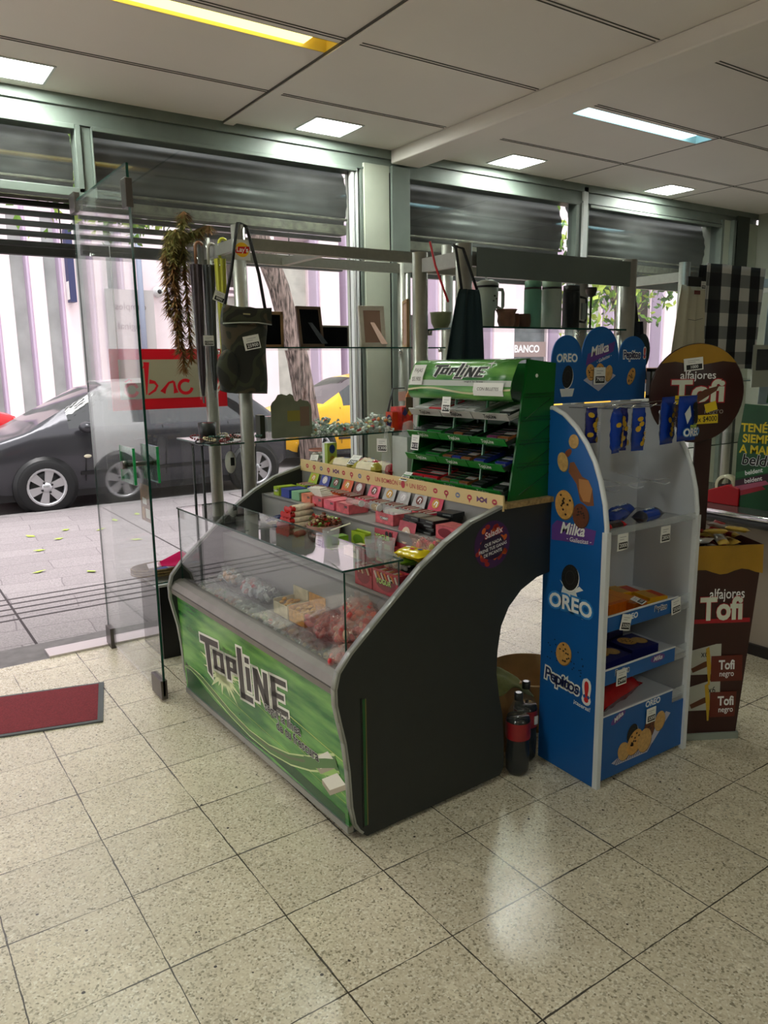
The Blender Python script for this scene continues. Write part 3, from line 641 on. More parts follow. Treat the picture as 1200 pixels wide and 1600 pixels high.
# front graphic panel
GR = M('panel_green', (.16, .44, .19), .25); GRL = M('panel_light_green', (.42, .68, .30), .25); GRD = M('panel_dark_green', (.08, .30, .13), .25); LIME = M('lime_line', (.72, .80, .42), .3)
gm_ = GR; n, l, bb = nodes_of(gm_); tx = n.new('ShaderNodeTexCoord'); mp = n.new('ShaderNodeMapping'); mp.inputs['Scale'].default_value = (1, 1.3, 9); mp.inputs['Rotation'].default_value = (R(-5), 0, 0)
nz = n.new('ShaderNodeTexNoise'); nz.inputs['Scale'].default_value = 2.2; nz.inputs['Detail'].default_value = 4; rp = n.new('ShaderNodeValToRGB')
rp.color_ramp.elements[0].position = .36; rp.color_ramp.elements[0].color = (*srgb((.12, .42, .17)), 1); rp.color_ramp.elements[1].position = .66; rp.color_ramp.elements[1].color = (*srgb((.46, .70, .34)), 1)
l.new(tx.outputs['Object'], mp.inputs[0]); l.new(mp.outputs[0], nz.inputs['Vector']); l.new(nz.outputs['Fac'], rp.inputs[0]); l.new(rp.outputs[0], bb.inputs['Base Color'])
XB, XT = -.030, -.052
fp = MB().mat(GR).prism([(XB, .02, .055), (XT, .02, .545), (XT + .012, .02, .545), (XB + .012, .02, .055)], (0, LEN - .04, 0)).build('front_panel', ct)
pm = lambda u, v, k: Vector((XB + (XT - XB) * (v - .055) / .49 - .0006 - .00015 * k, LEN - .02 - u, v))
a = Art(pm)
# u from the far (left) end
def slab(pts, m, k): a.poly(pts, m, k)
for (v0, v1, wd) in ((.36, .30, .004), (.335, .22, .003), (.31, .17, .002), (.18, .145, .002)): a.stroke([(.45, v0 + .01), (1.0, (v0 + v1) / 2), (1.44, v1)], wd, LIME, 1)
a.poly([(.02, .06), (.5, .06), (.9, .075), (1.3, .06), (1.43, .06), (1.43, .1), (1.0, .12), (.6, .09), (.3, .12), (.02, .2)], GRD, 1)
sw = [(.0, .170), (.08, .185), (.20, .178), (.35, .150), (.52, .118), (.70, .100), (.88, .105), (1.05, .135), (1.20, .185), (1.32, .240), (1.40, .275)]
a.stroke(sw, [.006, .02, .032, .036, .034, .034, .04, .05, .06, .07, .07], M('pale_lime', (.80, .86, .62), .3), 2)
a.stroke(sw, [.002, .012, .022, .026, .024, .024, .03, .038, .046, .05, .05], M('swoosh_green', (.30, .47, .24), .3), 3)
a.stroke([(p[0], p[1] + .006) for p in sw], [.001, .003, .005, .006, .006, .006, .008, .01, .012, .012, .012], M('swoosh_dark', (.38, .40, .30), .3), 4)
# star burst behind the logo
for i in range(26):
    t_ = 6.283 * i / 26; r_ = .07 + .06 * ((i * 7) % 5) / 4; c = (.47, .29); a.poly([(c[0] + .03 * math.cos(t_ + 1.57), c[1] + .02 * math.sin(t_ + 1.57)), (c[0] + r_ * 1.9 * math.cos(t_), c[1] + r_ * math.sin(t_)), (c[0] - .03 * math.cos(t_ + 1.57), c[1] - .02 * math.sin(t_ + 1.57))], M('burst_cream', (.82, .86, .66), .3), 2)
# block letter logo: convex strokes, each drawn first swollen in white
def logo(a, strokes, ox, oz, sx, sz, sk, grow, mi, mo, k, tilt=0):
    def tf(p): return (ox + (p[0] + sk * p[1]) * sx, oz + p[1] * sz + tilt * p[0])
    for pts in strokes:
        P = [tf(p) for p in pts]; ar = sum(P[i][0] * P[(i + 1) % len(P)][1] - P[(i + 1) % len(P)][0] * P[i][1] for i in range(len(P)))
        if ar < 0: P = P[::-1]
        n_ = len(P); off = []
        for i in range(n_):
            p0, p1, p2 = Vector(P[i - 1]), Vector(P[i]), Vector(P[(i + 1) % n_]); d1 = (p1 - p0).normalized(); d2 = (p2 - p1).normalized()
            n1 = Vector((d1.y, -d1.x)); n2 = Vector((d2.y, -d2.x)); s_ = n1 + n2; q = max(.5, s_.dot(n1)); off.append(p1 + s_ / q * grow)
        a.poly([tuple(o) for o in off], mo, k); a.poly(P, mi, k + 1)
def R4(x0, y0, x1, y1): return [(x0, y0), (x1, y0), (x1, y1), (x0, y1)]
TOP = [R4(0, .82, 1.0, 1.0), [(.30, .0), (.52, -.12), (.52, .85), (.26, .85)],                                        # T
       R4(.66, .62, 1.22, .74), R4(.66, .18, 1.22, .30), R4(.66, .18, .86, .74), R4(1.02, .18, 1.22, .74),            # o
       R4(1.34, .62, 1.86, .74), R4(1.34, .10, 1.53, .74), R4(1.67, .36, 1.86, .74), R4(1.45, .36, 1.86, .47),        # p
       R4(1.94, -.22, 2.16, 1.12), R4(1.94, -.22, 2.52, -.06),                                                        # L
       R4(2.28, .08, 2.48, .70), R4(2.28, .80, 2.48, .95),                                                            # i
       R4(2.62, -.06, 2.80, .78), [(2.62, .78), (2.84, .78), (3.24, -.06), (3.02, -.06)], R4(3.05, -.06, 3.24, .78),  # N
       R4(3.36, -.06, 3.56, .80), R4(3.36, .66, 3.98, .80), R4(3.36, .30, 3.86, .43), R4(3.36, -.06, 3.98, .08)]      # E
logo(a, TOP, .250, .240, .206, .168, .0, .011, M('logo_charcoal', (.20, .18, .19), .4), M('logo_white', (.90, .90, .86), .4), 6, .0205)
a.text('SIN AZUCARES', (.58, .415), .024, M('logo_dark_lime', (.10, .22, .06), .4), 6, off=.01)
a.out_text('seguí la línea', (1.015, .290), .056, M('slogan_black', (.06, .08, .05), .4), WINK, 12, off=.03, oo=.055, rot=0)
a.out_text('de tu frescura', (1.12, .243), .056, _mats['slogan_black'], WINK, 12, off=.03, oo=.055)
# chewing-gum tablets on the swoosh end
gt = M('gum_tablet_white', (.93, .92, .88), .35); gs = M('gum_tablet_shade', (.66, .62, .55), .4)
a.poly([(1.19, .205), (1.32, .255), (1.41, .245), (1.41, .225), (1.28, .18)], M('tablet_glow', (.62, .78, .42), .4), 5)
for (q, w_) in (((1.235, .222), 0), ((1.29, .165), 1)):
    x_, z_ = q; a.poly([(x_, z_), (x_ + .05, z_ - .02), (x_ + .16, z_ + .055), (x_ + .11, z_ + .075)], gt, 8 + w_ * 2); a.poly([(x_, z_), (x_ + .05, z_ - .02), (x_ + .05, z_ - .04), (x_, z_ - .02)], gs, 9 + w_); a.poly([(x_ + .05, z_ - .02), (x_ + .16, z_ + .055), (x_ + .16, z_ + .035), (x_ + .05, z_ - .04)], gs, 9 + w_)
a.stroke([(1.17, .188), (1.25, .208), (1.33, .245), (1.40, .275)], [.03, .034, .034, .03], M('swoosh_green'), 12)
a.build('printed_graphics', fp)
# metal rails, floor boards, steps
MB().mat(M('sill_grey_metal', (.50, .48, .46), .5, .35, noise=.1, scale=10)).prism([(-.075, .02, .545), (-.078, .02, .575), (-.060, .02, .600), (-.035, .02, .610), (-.012, .02, .610), (-.012, .02, .545)], (0, LEN - .04, 0)).mat(M('rail_groove', (.30, .30, .29), .4, .5)).box((-.0795, .02, .570), (-.070, LEN - .02, .573)).build('sill_rail', ct)
MB().mat(ALU).prism([(-.036, .02, .035), (-.036, .02, .060), (-.012, .02, .060), (-.012, .02, .035)], (0, LEN - .04, 0)).build('bottom_rail', ct)
SH = M('grey_shelf_laminate', (.56, .55, .55), .5)
MB().mat(SH).box((-.012, .02, .505), (.20, LEN - .02, .52)).box((.20, .02, .505), (.212, LEN - .02, .80)).box((.095, .02, .52), (.20, LEN - .02, .60)).box((.272, .02, .80), (.43, LEN - .02, .872)).box((.20, .02, .79), (.43, LEN - .02, .802)).box((.42, .02, .80), (.432, LEN - .02, .972)).box((.42, .02, .962), (.665, LEN - .02, .974)).box((.655, .02, .97), (.667, LEN - .02, 1.08)).build('stepped_shelf', ct)
MB().mat(M('osb_worktop_edge', (.60, .50, .33), .7, noise=.4, scale=60)).box((.655, -.012, 1.079), (.93, LEN + .005, 1.098)).build('top_board', ct)
MB().mat(DARKP).box((.62, .02, .04), (.632, LEN - .02, .5)).box((-.01, .02, .03), (.65, LEN - .02, .045)).build('carcass_panel', ct)
# kiss-print price strip along the top shelf
cream = M('cream_strip', (.87, .76, .54), .5)
st = MB().mat(cream).box((.648, -.004, 1.070), (.655, LEN - .02, 1.128)).build('price_strip', ct)
a = Art(plane_map((.648, LEN - .02, 1.099), (0, -1, 0), (0, 0, 1)))
kr = M('kiss_red', (.72, .20, .26), .5); kp = M('kiss_purple', (.42, .24, .40), .5); kb = M('kiss_blue_grey', (.45, .48, .58), .5)
u = .07; i = 0
while u < 1.45:
    if not (.66 < u < 1.07):
        m_ = (kr, kr, kb, kr, kp)[i % 5]; a.ell((u, 0), (.014, .011), m_, 0, 12); a.ell((u, .0), (.007, .003), cream, 1, 10)
        if i % 5 in (3, 1): a.poly([(u - .006, -.008), (u + .006, -.008), (u, -.022)], m_, 0)
        if i % 5 == 4: a.poly([(u - .028, .012), (u - .008, 0), (u - .028, -.012)], m_, 0); a.poly([(u + .028, .012), (u + .008, 0), (u + .028, -.012)], m_, 0)
    i += 1; u += .068
a.text('UN BOMBÓN =', (.765, 0), .028, kr, 1, off=.01); a.ell((.875, 0), (.014, .016), kr, 1, 14); a.text('= UN BESO', (.965, 0), .028, kr, 1, off=.01)
a.build('printed_graphics', st)
# glass case on the shopper's side: front pane, end pane, flat lid
def pane(nm, vs, par=ct):
    b_ = MB().mat(CASEGLASS).prism(vs[0], vs[1]); return b_.build(nm, par)
gx = -.022
gp = pane('front_glass', ([(gx, .03, .61), (gx, LEN - .03, .61), (gx, LEN - .03, .948), (gx, .03, .948)], (.005, 0, 0)))
MB().mat(GEDGE).box((gx - .0005, .028, .61), (gx + .0055, .030, .948)).box((gx - .0005, LEN - .03, .61), (gx + .0055, LEN - .028, .948)).build('pane_edge', gp)
gp = pane('lid_glass', ([(gx - .004, .028, .950), (.215, .028, .950), (.215, LEN - .028, .950), (gx - .004, LEN - .028, .950)], (0, 0, .006)))
MB().mat(GEDGE).box((gx - .005, .026, .9495), (.216, .028, .9565)).box((gx - .006, .028, .9495), (gx - .004, LEN - .028, .9565)).box((.215, .028, .9495), (.217, LEN - .028, .9565)).box((gx - .005, LEN - .028, .9495), (.216, LEN - .026, .9565)).build('pane_edge', gp)
for y_ in (.030, LEN - .036):
    gp = pane('end_glass', ([(gx + .006, y_, .74), (.20, y_, .88), (.20, y_, .948), (gx + .006, y_, .948)], (0, .005, 0)))
    MB().mat(GEDGE).box((.20, y_, .86), (.202, y_ + .005, .948)).build('pane_edge', gp)
for x_, y_ in ((.03, LEN - .08), (.03, .08), (.58, LEN - .08), (.58, .08)):
    MB().mat(M('caster_grey', (.25, .25, .25), .5)).lathe([(0, -.01), (.018, -.01), (.018, .01), (0, .01)], (x_, y_, .018), 'x', 14).box((x_ - .014, y_ - .01, .018), (x_ + .014, y_ + .01, .04)).build('caster', ct)
MB().mat(BLACK).box((-.05, LEN + .0, .50), (-.02, LEN + .01, .56)).build('end_hinge', ct)

# ================================================================== GUM RACK on the counter
rk = thing('gum_rack', 'green tiered gum rack with logo header standing on the near end of the counter', 'display rack', cw(.70, .02, 1.098), (0, 0, TH))
GK = M('rack_green_plastic', (.03, .36, .12), .35, noise=.08, scale=9); GK2 = M('rack_tray_green', (.10, .48, .18), .3)
RW = .60   # along y
sp_ = [(0, 0), (.215, 0), (.235, .50), (.085, .515), (.075, .43), (.06, .37), (.045, .25), (.02, .12)]
for y0 in (0, RW - .008):
    p = MB().mat(GK).prism([(x, y0, z) for x, z in sp_], (0, .008, 0)).build('side_panel', rk)
    if y0 == 0:
        b = MB().mat(M('rack_rib_green', (.02, .26, .08), .4))
        for z in (.12, .205, .29, .375):
            b.box((.025 + z * .12, -.003, z), (.225, 0, z + .005)).box((.03 + z * .12, -.002, z + .014), (.225, 0, z + .017))
        for z in (.02, .11, .20, .30): b.tube([(.05 + z * .1, -.001, z), (.21, -.001, z + .07)], .0018, 5)
        b.build('panel_rib', p)
MB().mat(GK).box((.20, .008, 0), (.21, RW - .008, .50)).build('back_panel', rk)
MB().mat(WHITE).ell((.13, -.003, .455), (.007, .003, .007)).build('screw_cap', rk)
# curved header
def hdr(u, v):
    a_ = v * math.pi * .52; return (.085 - .06 * math.sin(math.pi * .5 * (1 - v)) - .02, .0 + u * RW, .37 + .145 * v)
def hx(v): return .088 - .070 * math.cos((v * 1.05 - .06) * math.pi / 2) ** .8 if 0 <= v <= 1 else 0
HPX = [(0, .015), (.08, .004), (.2, -.002), (.5, .010), (.8, .034), (.9, .055), (1, .10)]; HPZ = [(0, .365), (.08, .375), (.2, .398), (.5, .452), (.8, .502), (.9, .513), (1, .517)]
def hp_(u, v, k=0):
    v2 = min(1, max(0, v)); return Vector((lerp(HPX, v2) - .0006 * k, RW - u, lerp(HPZ, v2) + .0003 * k))
hd = MB().mat(GR).grid(lambda i, j: hp_(i * RW, j), 4, 18).build('header', rk, solid=.003)
a = Art(lambda u, v, k: hp_(u, v, k + 4))
def band(pts_t, pts_b, m, k):
    for i in range(len(pts_t) - 1): a.poly([pts_b[i], pts_b[i + 1], pts_t[i + 1], pts_t[i]], m, k)
X_ = [i * RW / 14 for i in range(15)]
band([(x, .42) for x in X_], [(x, .30) for x in X_], M('header_silver', (.72, .75, .72), .3), 0)
band([(x, .22 + .05 * math.sin(x * 12)) for x in X_], [(x, .18 + .05 * math.sin(x * 12)) for x in X_], M('header_cream', (.78, .77, .60), .3), 0)
for q in range(4): band([(RW - .20 + i * .02, .5 + i * .05 + q * .05 + .03) for i in range(9)], [(RW - .20 + i * .02, .5 + i * .05 + q * .05) for i in range(9)], M('header_light_green', (.40, .66, .34), .3), 0)
logo(a, TOP, .135, .50, .078, .26, .25, .0065, INK, WINK, 2)
for i in range(8):
    t_ = 6.283 * i / 8; a.poly([(.475 + .004 * math.sin(t_), .78 + .015 * math.cos(t_)), (.475 + .028 * math.cos(t_), .78 + .10 * math.sin(t_)), (.475 - .004 * math.sin(t_), .78 - .015 * math.cos(t_))], WINK, 4)
a.text('seguí la línea', (.40, .39), .05, INK, 3, off=.01, sx=.42)
a.build('printed_graphics', hd)
nt_ = MB().mat(PAPER); a = Art(lambda u, v, k: hp_(u, v, k + 12)); a.b = nt_
a.rect(.015, .30, .095, .76, PAPER, 0, 1, 5); a.text('PAJAS', (.055, .62), .13, M('pen_ink', (.25, .2, .2), .6), 1, sx=.16); a.text('$5.900', (.055, .42), .13, _mats['pen_ink'], 1, sx=.16)
nt_.build('paper_note', rk)
nt_ = MB().mat(PAPER); a = Art(lambda u, v, k: hp_(u, v, k + 14)); a.b = nt_
a.rect(.41, .10, .57, .36, PAPER, 0, 1, 5); a.text('CON BILLETES', (.49, .23), .09, _mats['pen_ink'], 1, sx=.2); nt_.build('paper_note', rk)
# trays, 4 tiers x 3 + dividers
cols = [(.01, .20), (.205, .385), (.39, RW - .012)]
tiers = [(.29, .015), (.198, .005), (.105, -.005), (.01, -.015)]
gumc = [((.80, .12, .18), 'red and white'), ((.80, .80, .80), 'white'), ((.12, .50, .20), 'green'), ((.10, .12, .12), 'black'), ((.55, .33, .18), 'copper'), ((.15, .20, .55), 'dark blue'), ((.45, .18, .35), 'plum')]
rg = random.Random(11)
tname = ['top tier', 'second tier', 'third tier', 'bottom tier']; cname = ['near end', 'middle', 'far left end']
for ti, (z, dx) in enumerate(tiers):
    for ci, (y0, y1) in enumerate(cols):
        tm = M('tray_silver', (.72, .73, .72), .35, .3) if ti == 0 else (M('tray_dark', (.10, .13, .11), .35) if ci == 0 and ti else GK2)
        lipm = M('tray_silver') if ti == 0 else GK2
        tr_ = MB().mat(GK).prism([(dx + .0, y0, z + .01), (.20, y0, z + .055), (.20, y0, z + .060), (dx + .0, y0, z + .015)], (0, y1 - y0, 0)).mat(lipm)
        tr_.prism([(dx - .008, y0, z + .004), (dx - .026, y0, z + .030), (dx - .022, y0, z + .032), (dx, y0, z + .008)], (0, y1 - y0, 0)).mat(tm).box((dx - .006, y0, z + .008), (.0 + dx, y1, z + .014))
        for yy in (y0, y1 - .003): tr_.prism([(dx - .02, yy, z + .02), (dx, yy, z + .006), (.19, yy, z + .05), (.19, yy, z + .075)], (0, .003, 0))
        o_ = tr_.build('tray', rk)
        a = Art(lambda u, v, k, y0=y0, y1=y1, z=z, dx=dx: Vector((dx - .0175 - .0008 + v * -.018 / .026 * 1.0 - .0005 * k, (y0 + y1) / 2 - u, z + .017 + v)))
        a.text('TopLine', (0, 0), .020, INK if ti == 0 else WINK, 1, off=.02, shear=.3); a.build('tray_lettering', o_)
        # gum boxes lying in the tray, each one a thing
        npk = [3, 3, 2][ci]
        for q in range(npk):
            if (ti, ci, q) in ((0, 0, 2), (0, 0, 1), (1, 0, 2), (2, 2, 1), (3, 0, 1), (2, 0, 1)): continue
            c_, cn = gumc[[0, 1, 3, 2, 3, 4, 2, 4, 5, 0, 4, 3][(ti * 3 + (2 - ci)) % 12] if q != 1 else [1, 1, 3, 3, 4, 6, 2, 5, 4, 0, 2, 5][(ti * 3 + (2 - ci)) % 12]]
            wq = (y1 - y0 - .014) / npk; yc = y0 + .008 + wq * (q + .5); xl = .03 + rg.uniform(0, .04)
            pos = cw(.70, .02, 1.098) + Matrix.Rotation(TH, 3, 'Z') @ Vector((dx + .008, yc, z + .020))
            pk = MB().mat(M('gum_box_' + cn.replace(' ', '_'), c_, .3)).box((0, -wq / 2 + .002, .0), (.12, wq / 2 - .002, .016)).mat(M('gum_box_stripe', (.45, .47, .46), .3)).box((.0 - .0006, -wq / 2 + .004, .006), (0, wq / 2 - .004, .011))
            for e_ in range(4): pk.mat(M('gum_foil_silver', (.66, .67, .66), .3) if ti == 0 or e_ % 3 == 1 and q == 0 else M('gum_top_dark', (.12, .15, .13), .35)).box((.012 + e_ * .026, -wq / 2 + .003, .016), (.030 + e_ * .026, wq / 2 - .003, .0175))
            o_ = pk.build('gum_pack', loc=pos, rot=(0, R(-13), TH))
            tag(o_, f'{cn} gum packets, {["nearest", "middle", "far"][min(q, 2)]} row, {tname[ti]} {cname[ci]} tray of green rack', 'gum', 'gum packets in the green rack')
for yy in (.20, .385):
    MB().mat(M('clear_divider', (.45, .70, .55), .2)).prism([(.035, yy, .0), (.045, yy, 0), (.09, yy, .38), (.08, yy, .38)], (0, .006, 0)).build('divider', rk)
price_tag(rk, (-.035, .315, .345), (R(-8), 0, R(-90)), '0299', (.05, .062)); price_tag(rk, (-.045, .50, .185), (R(-8), 0, R(-90)), '0133', (.05, .062)); price_tag(rk, (-.040, .57, .035), (R(-50), 0, R(-90)), '0199', (.05, .05))

# ================================================================== BLUE COOKIE DISPLAY
od = thing('cookie_display', 'tall blue cookie display stand with three rounded header arches and white shelves', 'display stand', (1.98, -1.12, 0))
OW, ODp = .55, .29
BL = M('display_blue', (.05, .35, .64), .45, noise=.05, scale=6); INN = M('display_inner_white', (.78, .79, .82), .5); EDW = M('display_white_edging', (.86, .87, .89), .4)
sprof = [(ODp, .012), (.004, .004), (0, .01), (0, 1.02), (.012, 1.10), (.035, 1.18), (.065, 1.25), (.105, 1.31), (.155, 1.365), (.215, 1.41), (.265, 1.43), (ODp, 1.43)]
for x0, sgn in ((0, -1), (OW - .012, 1)):
    p = MB().mat(INN).prism([(x0, y, z) for y, z in sprof], (.012, 0, 0)).mat(BL).prism([(x0 + (-.0015 if sgn < 0 else .012), y + .006, z - .004) for y, z in sprof], (.0015, 0, 0)).build('side_panel', od)
    MB().mat(EDW).tube([(x0 + .006, y, z) for y, z in sprof[1:]], .0095, 8).build('edging', p)
    if sgn < 0: sidep = p
MB().mat(INN).box((.012, ODp - .008, .02), (OW - .012, ODp, 1.44)).box((.28, ODp - .014, .30), (.292, ODp - .008, 1.44)).build('back_panel', od)
a = Art(plane_map((-.0018, ODp, 0), (0, -1, 0), (0, 0, 1)))    # u from back to front, v = height
cookie(a, (.130, 1.315), .026, 'plain', 2, -.15, .9); a.ell((.105, 1.27), (.012, .02), M('wafer_brown', (.45, .22, .12), .5), 1, rot=-.8)
cookie(a, (.080, 1.235), .036, 'plain', 2, .25, .72)
a.poly([(.115, 1.235), (.135, 1.24), (.175, 1.19), (.205, 1.18), (.225, 1.15), (.235, 1.09), (.205, 1.085), (.17, 1.10), (.15, 1.16), (.11, 1.20)], M('biscuit_brown', (.48, .28, .15), .55), 2)
a.poly([(.16, 1.18), (.205, 1.18), (.225, 1.15), (.215, 1.10), (.185, 1.10), (.165, 1.13)], M('biscuit_tan', (.68, .46, .25), .55), 4)
cookie(a, (.175, 1.045), .045, 'choc', 5, 0, .85); cookie(a, (.095, 1.075), .055, 'chip', 9, .1, .82)
a.poly([(.035, .93), (.24, .945), (.25, 1.0), (.06, 1.01), (.035, .985)], M('milka_purple', (.38, .24, .55), .45), 2)
a.text('Milka', (.135, .985), .062, WINK, 4, off=.025, shear=.35, rot=.05, sx=.9); a.text('- Galletitas -', (.17, .948), .024, WINK, 4, shear=.2, arc=1.2, rot=.05, off=.01)
for t_ in (-.9, -.5, .5, 1.0): a.poly([(.13, .73), (.13 + .06 * math.sin(t_), .735 + .075 * math.cos(t_)), (.15 + .06 * math.sin(t_), .74 + .045 * math.cos(t_))], WINK, 2)
a.poly([(.09, .72), (.10, .76), (.16, .76), (.18, .72)], M('milk_white', (.86, .87, .88), .4), 3)
cookie(a, (.135, .80), .052, 'oreo', 4, -.25, .8)
lb = M('oreo_light_blue', (.20, .52, .80), .45)
a.out_text('OREO', (.14, .695), .078, WINK, lb, 9, off=.03, oo=.13, arc=-.6, rot=.0)
cookie(a, (.115, .49), .048, 'chip', 4, -.3, .78)
rs = random.Random(8)
for i in range(26): a.ell((.06 + rs.gauss(0, .02) + (.13 if i % 2 else 0), .47 + rs.gauss(0, .025) - (.03 if i % 2 else 0)), (.004, .003), M('crumb_blue', (.03, .14, .28), .6), 2, 6)
navy = M('pepitos_navy', (.10, .13, .32), .45); rd = M('pepitos_red', (.80, .16, .16), .45)
a.out_text('Pepitos', (.110, .375), .070, navy, WINK, 6, off=.02, oo=.12, rot=-.08, sx=.86); a.out_text('!', (.235, .37), .11, rd, WINK, 8, off=.04, oo=.14); a.text('¡caseras!', (.215, .31), .024, WINK, 6, rot=-.1, arc=1.5, off=.02)
a.build('printed_graphics', sidep)
# header with three arches
def arch(cx, hw, z0, ztop):
    P = [(cx + hw * math.cos(t_), z0 + (ztop - z0) * math.sin(t_) ** .8) for t_ in [math.pi * i / 22 for i in range(23)]]
    return P
hd = MB().mat(BL)
out = [(.569, 1.445)] + arch(.482, .087, 1.60, 1.70)[:-1] + arch(.285, .108, 1.60, 1.735)[:-1] + arch(.095, .082, 1.60, 1.70) + [(.013, 1.445)]
hd.prism([(x, ODp + .004, z) for x, z in out], (0, .005, 0)); hd = hd.build('header', od)
a = Art(plane_map((0, ODp + .004, 0), (1, 0, 0), (0, 0, 1)))
a.out_text('OREO', (.095, 1.615), .042, WINK, lb, 2, off=.03, oo=.11, arc=-.8); cookie(a, (.10, 1.545), .043, 'oreo', 2, -.15, .68); a.poly([(.06, 1.50), (.07, 1.47), (.13, 1.47), (.14, 1.50)], M('milk_white'), 1)
a.poly([(.20, 1.585), (.21, 1.63), (.37, 1.68), (.36, 1.64)], M('milka_purple'), 1); a.text('Milka', (.275, 1.645), .05, WINK, 4, off=.025, shear=.35, rot=.2); a.text('- Galletitas -', (.305, 1.612), .018, WINK, 4, shear=.2, rot=.3, off=.01)
a.poly([(.19, 1.53), (.28, 1.485), (.38, 1.545), (.29, 1.58)], M('gingham_pale', (.72, .72, .80), .5), 1); cookie(a, (.23, 1.56), .032, 'chip', 2, .3, .8); cookie(a, (.335, 1.555), .032, 'plain', 2, -.3, .7); cookie(a, (.285, 1.56), .034, 'chip', 5, .2, .8)
a.out_text('Pepitos', (.475, 1.625), .042, navy, WINK, 2, off=.02, oo=.12, sx=.86); a.out_text('!', (.555, 1.63), .055, rd, WINK, 4, off=.04, oo=.12); cookie(a, (.475, 1.54), .036, 'chip', 3, -.5, .6)
a.build('printed_graphics', hd)
price_tag(od, (.275, ODp - .004, 1.545), (0, 0, 0), '7900', (.066, .066))
# shelves
TRN = film_mat('clear_acrylic', (.80, .82, .84), .74, .1)
MB().mat(TRN).box((.012, .0, .985), (OW - .012, ODp - .01, .990)).box((.012, -.002, .985), (OW - .012, .002, 1.01)).build('acrylic_shelf', od)
for z, nm in ((.64, 0), (.43, 1), (.245, 2)):
    s_ = MB().mat(INN).box((.012, .004, z - .004), (OW - .012, ODp - .01, z + .004)).mat(BL if nm < 2 else BL).box((.014, .0, z - .022), (.455, .004, z + .038)).mat(TRN).box((.455, .0, z - .022), (OW - .012, .004, z + .038)).mat(EDW).box((.012, -.002, z + .036), (.455, .004, z + .041)).build('shelf', od)
    a = Art(plane_map((0, 0, z + .008), (1, 0, 0), (0, 0, 1)))
    if nm == 0: a.out_text('OREO', (.165, .006), .030, WINK, lb, 1, off=.03, oo=.1); a.out_text('Pepitos', (.345, .006), .030, navy, WINK, 1, off=.02, oo=.1, sx=.85)
    if nm == 1: a.out_text('Pepitos', (.13, .006), .032, navy, WINK, 1, off=.02, oo=.1, sx=.85); a.ell((.345, .008), (.045, .016), M('milka_purple'), 0); a.text('Milka', (.345, .008), .026, WINK, 2, off=.02, shear=.3)
    if nm == 2: a.out_text('OREO', (.33, .01), .034, WINK, lb, 1, off=.03, oo=.1); a.ell((.12, .004), (.045, .016), M('milka_purple'), 0, rot=.4); a.text('Milka', (.12, .006), .026, WINK, 2, off=.02, shear=.3, rot=.4)
    a.build('printed_graphics', s_)
fr_ = MB().mat(BL).box((.012, .0, .02), (OW - .012, .006, .225)).build('kick_panel', od)
a = Art(plane_map((0, 0, 0), (1, 0, 0), (0, 0, 1)))
gh = M('gingham_pale'); a.poly([(.09, .075), (.12, .058), (.31, .055), (.33, .075), (.45, .185), (.42, .20), (.30, .10), (.14, .09)], gh, 1)
for i in range(16): a.stroke([(.11 + i * .014, .062), (.13 + i * .014, .085)], .004, M('gingham_ink', (.25, .22, .35), .5), 2)
cookie(a, (.21, .165), .040, 'oreo', 2, -.3, .8); cookie(a, (.16, .105), .040, 'plain', 5, .5, .85); cookie(a, (.225, .125), .055, 'chip', 8, -.6, .75); cookie(a, (.315, .16), .045, 'choc', 4, 0, .7); cookie(a, (.38, .17), .042, 'plain', 5, -.2, .8); cookie(a, (.285, .115), .050, 'plain', 14, -.1, .86)
a.build('printed_graphics', fr_)
for x, y in ((.006, .0), (OW - .006, .0)): MB().mat(EDW).box((x - .011, y - .012, 0), (x + .011, y + .01, 1.0)).build('front_post', od)
# wire hooks
wr = MB().mat(CHROME).tube([(.0, .10, 1.44), (OW, .10, 1.45)], .0025, 6)
for x in (.10, .18, .30, .42): wr.tube([(x, ODp - .01, 1.43), (x, .06, 1.432), (x, .035, 1.445)], .0022, 6)
wr.build('hook_rail', od)
wr = MB().mat(TRN).tube([(.05, .1, 1.14), (OW - .05, .1, 1.14)], .003, 6)
for x in (.10, .24, .40): wr.tube([(x, ODp - .01, 1.15), (x, .05, 1.13), (x, .03, 1.14)], .003, 6)
wr.build('empty_hook_rail', od)
for (x, z, s_, rz) in ((.09, .955, '2000', 0), (.34, .950, '2850', 0), (.13, .640, '3350', .25), (.435, .645, '2550', -.1), (.12, .425, '2499', 0), (.315, .215, '3200', 0)):
    price_tag(od, (x, -.006, z), (0, rz, 0), s_, (.058, .062))

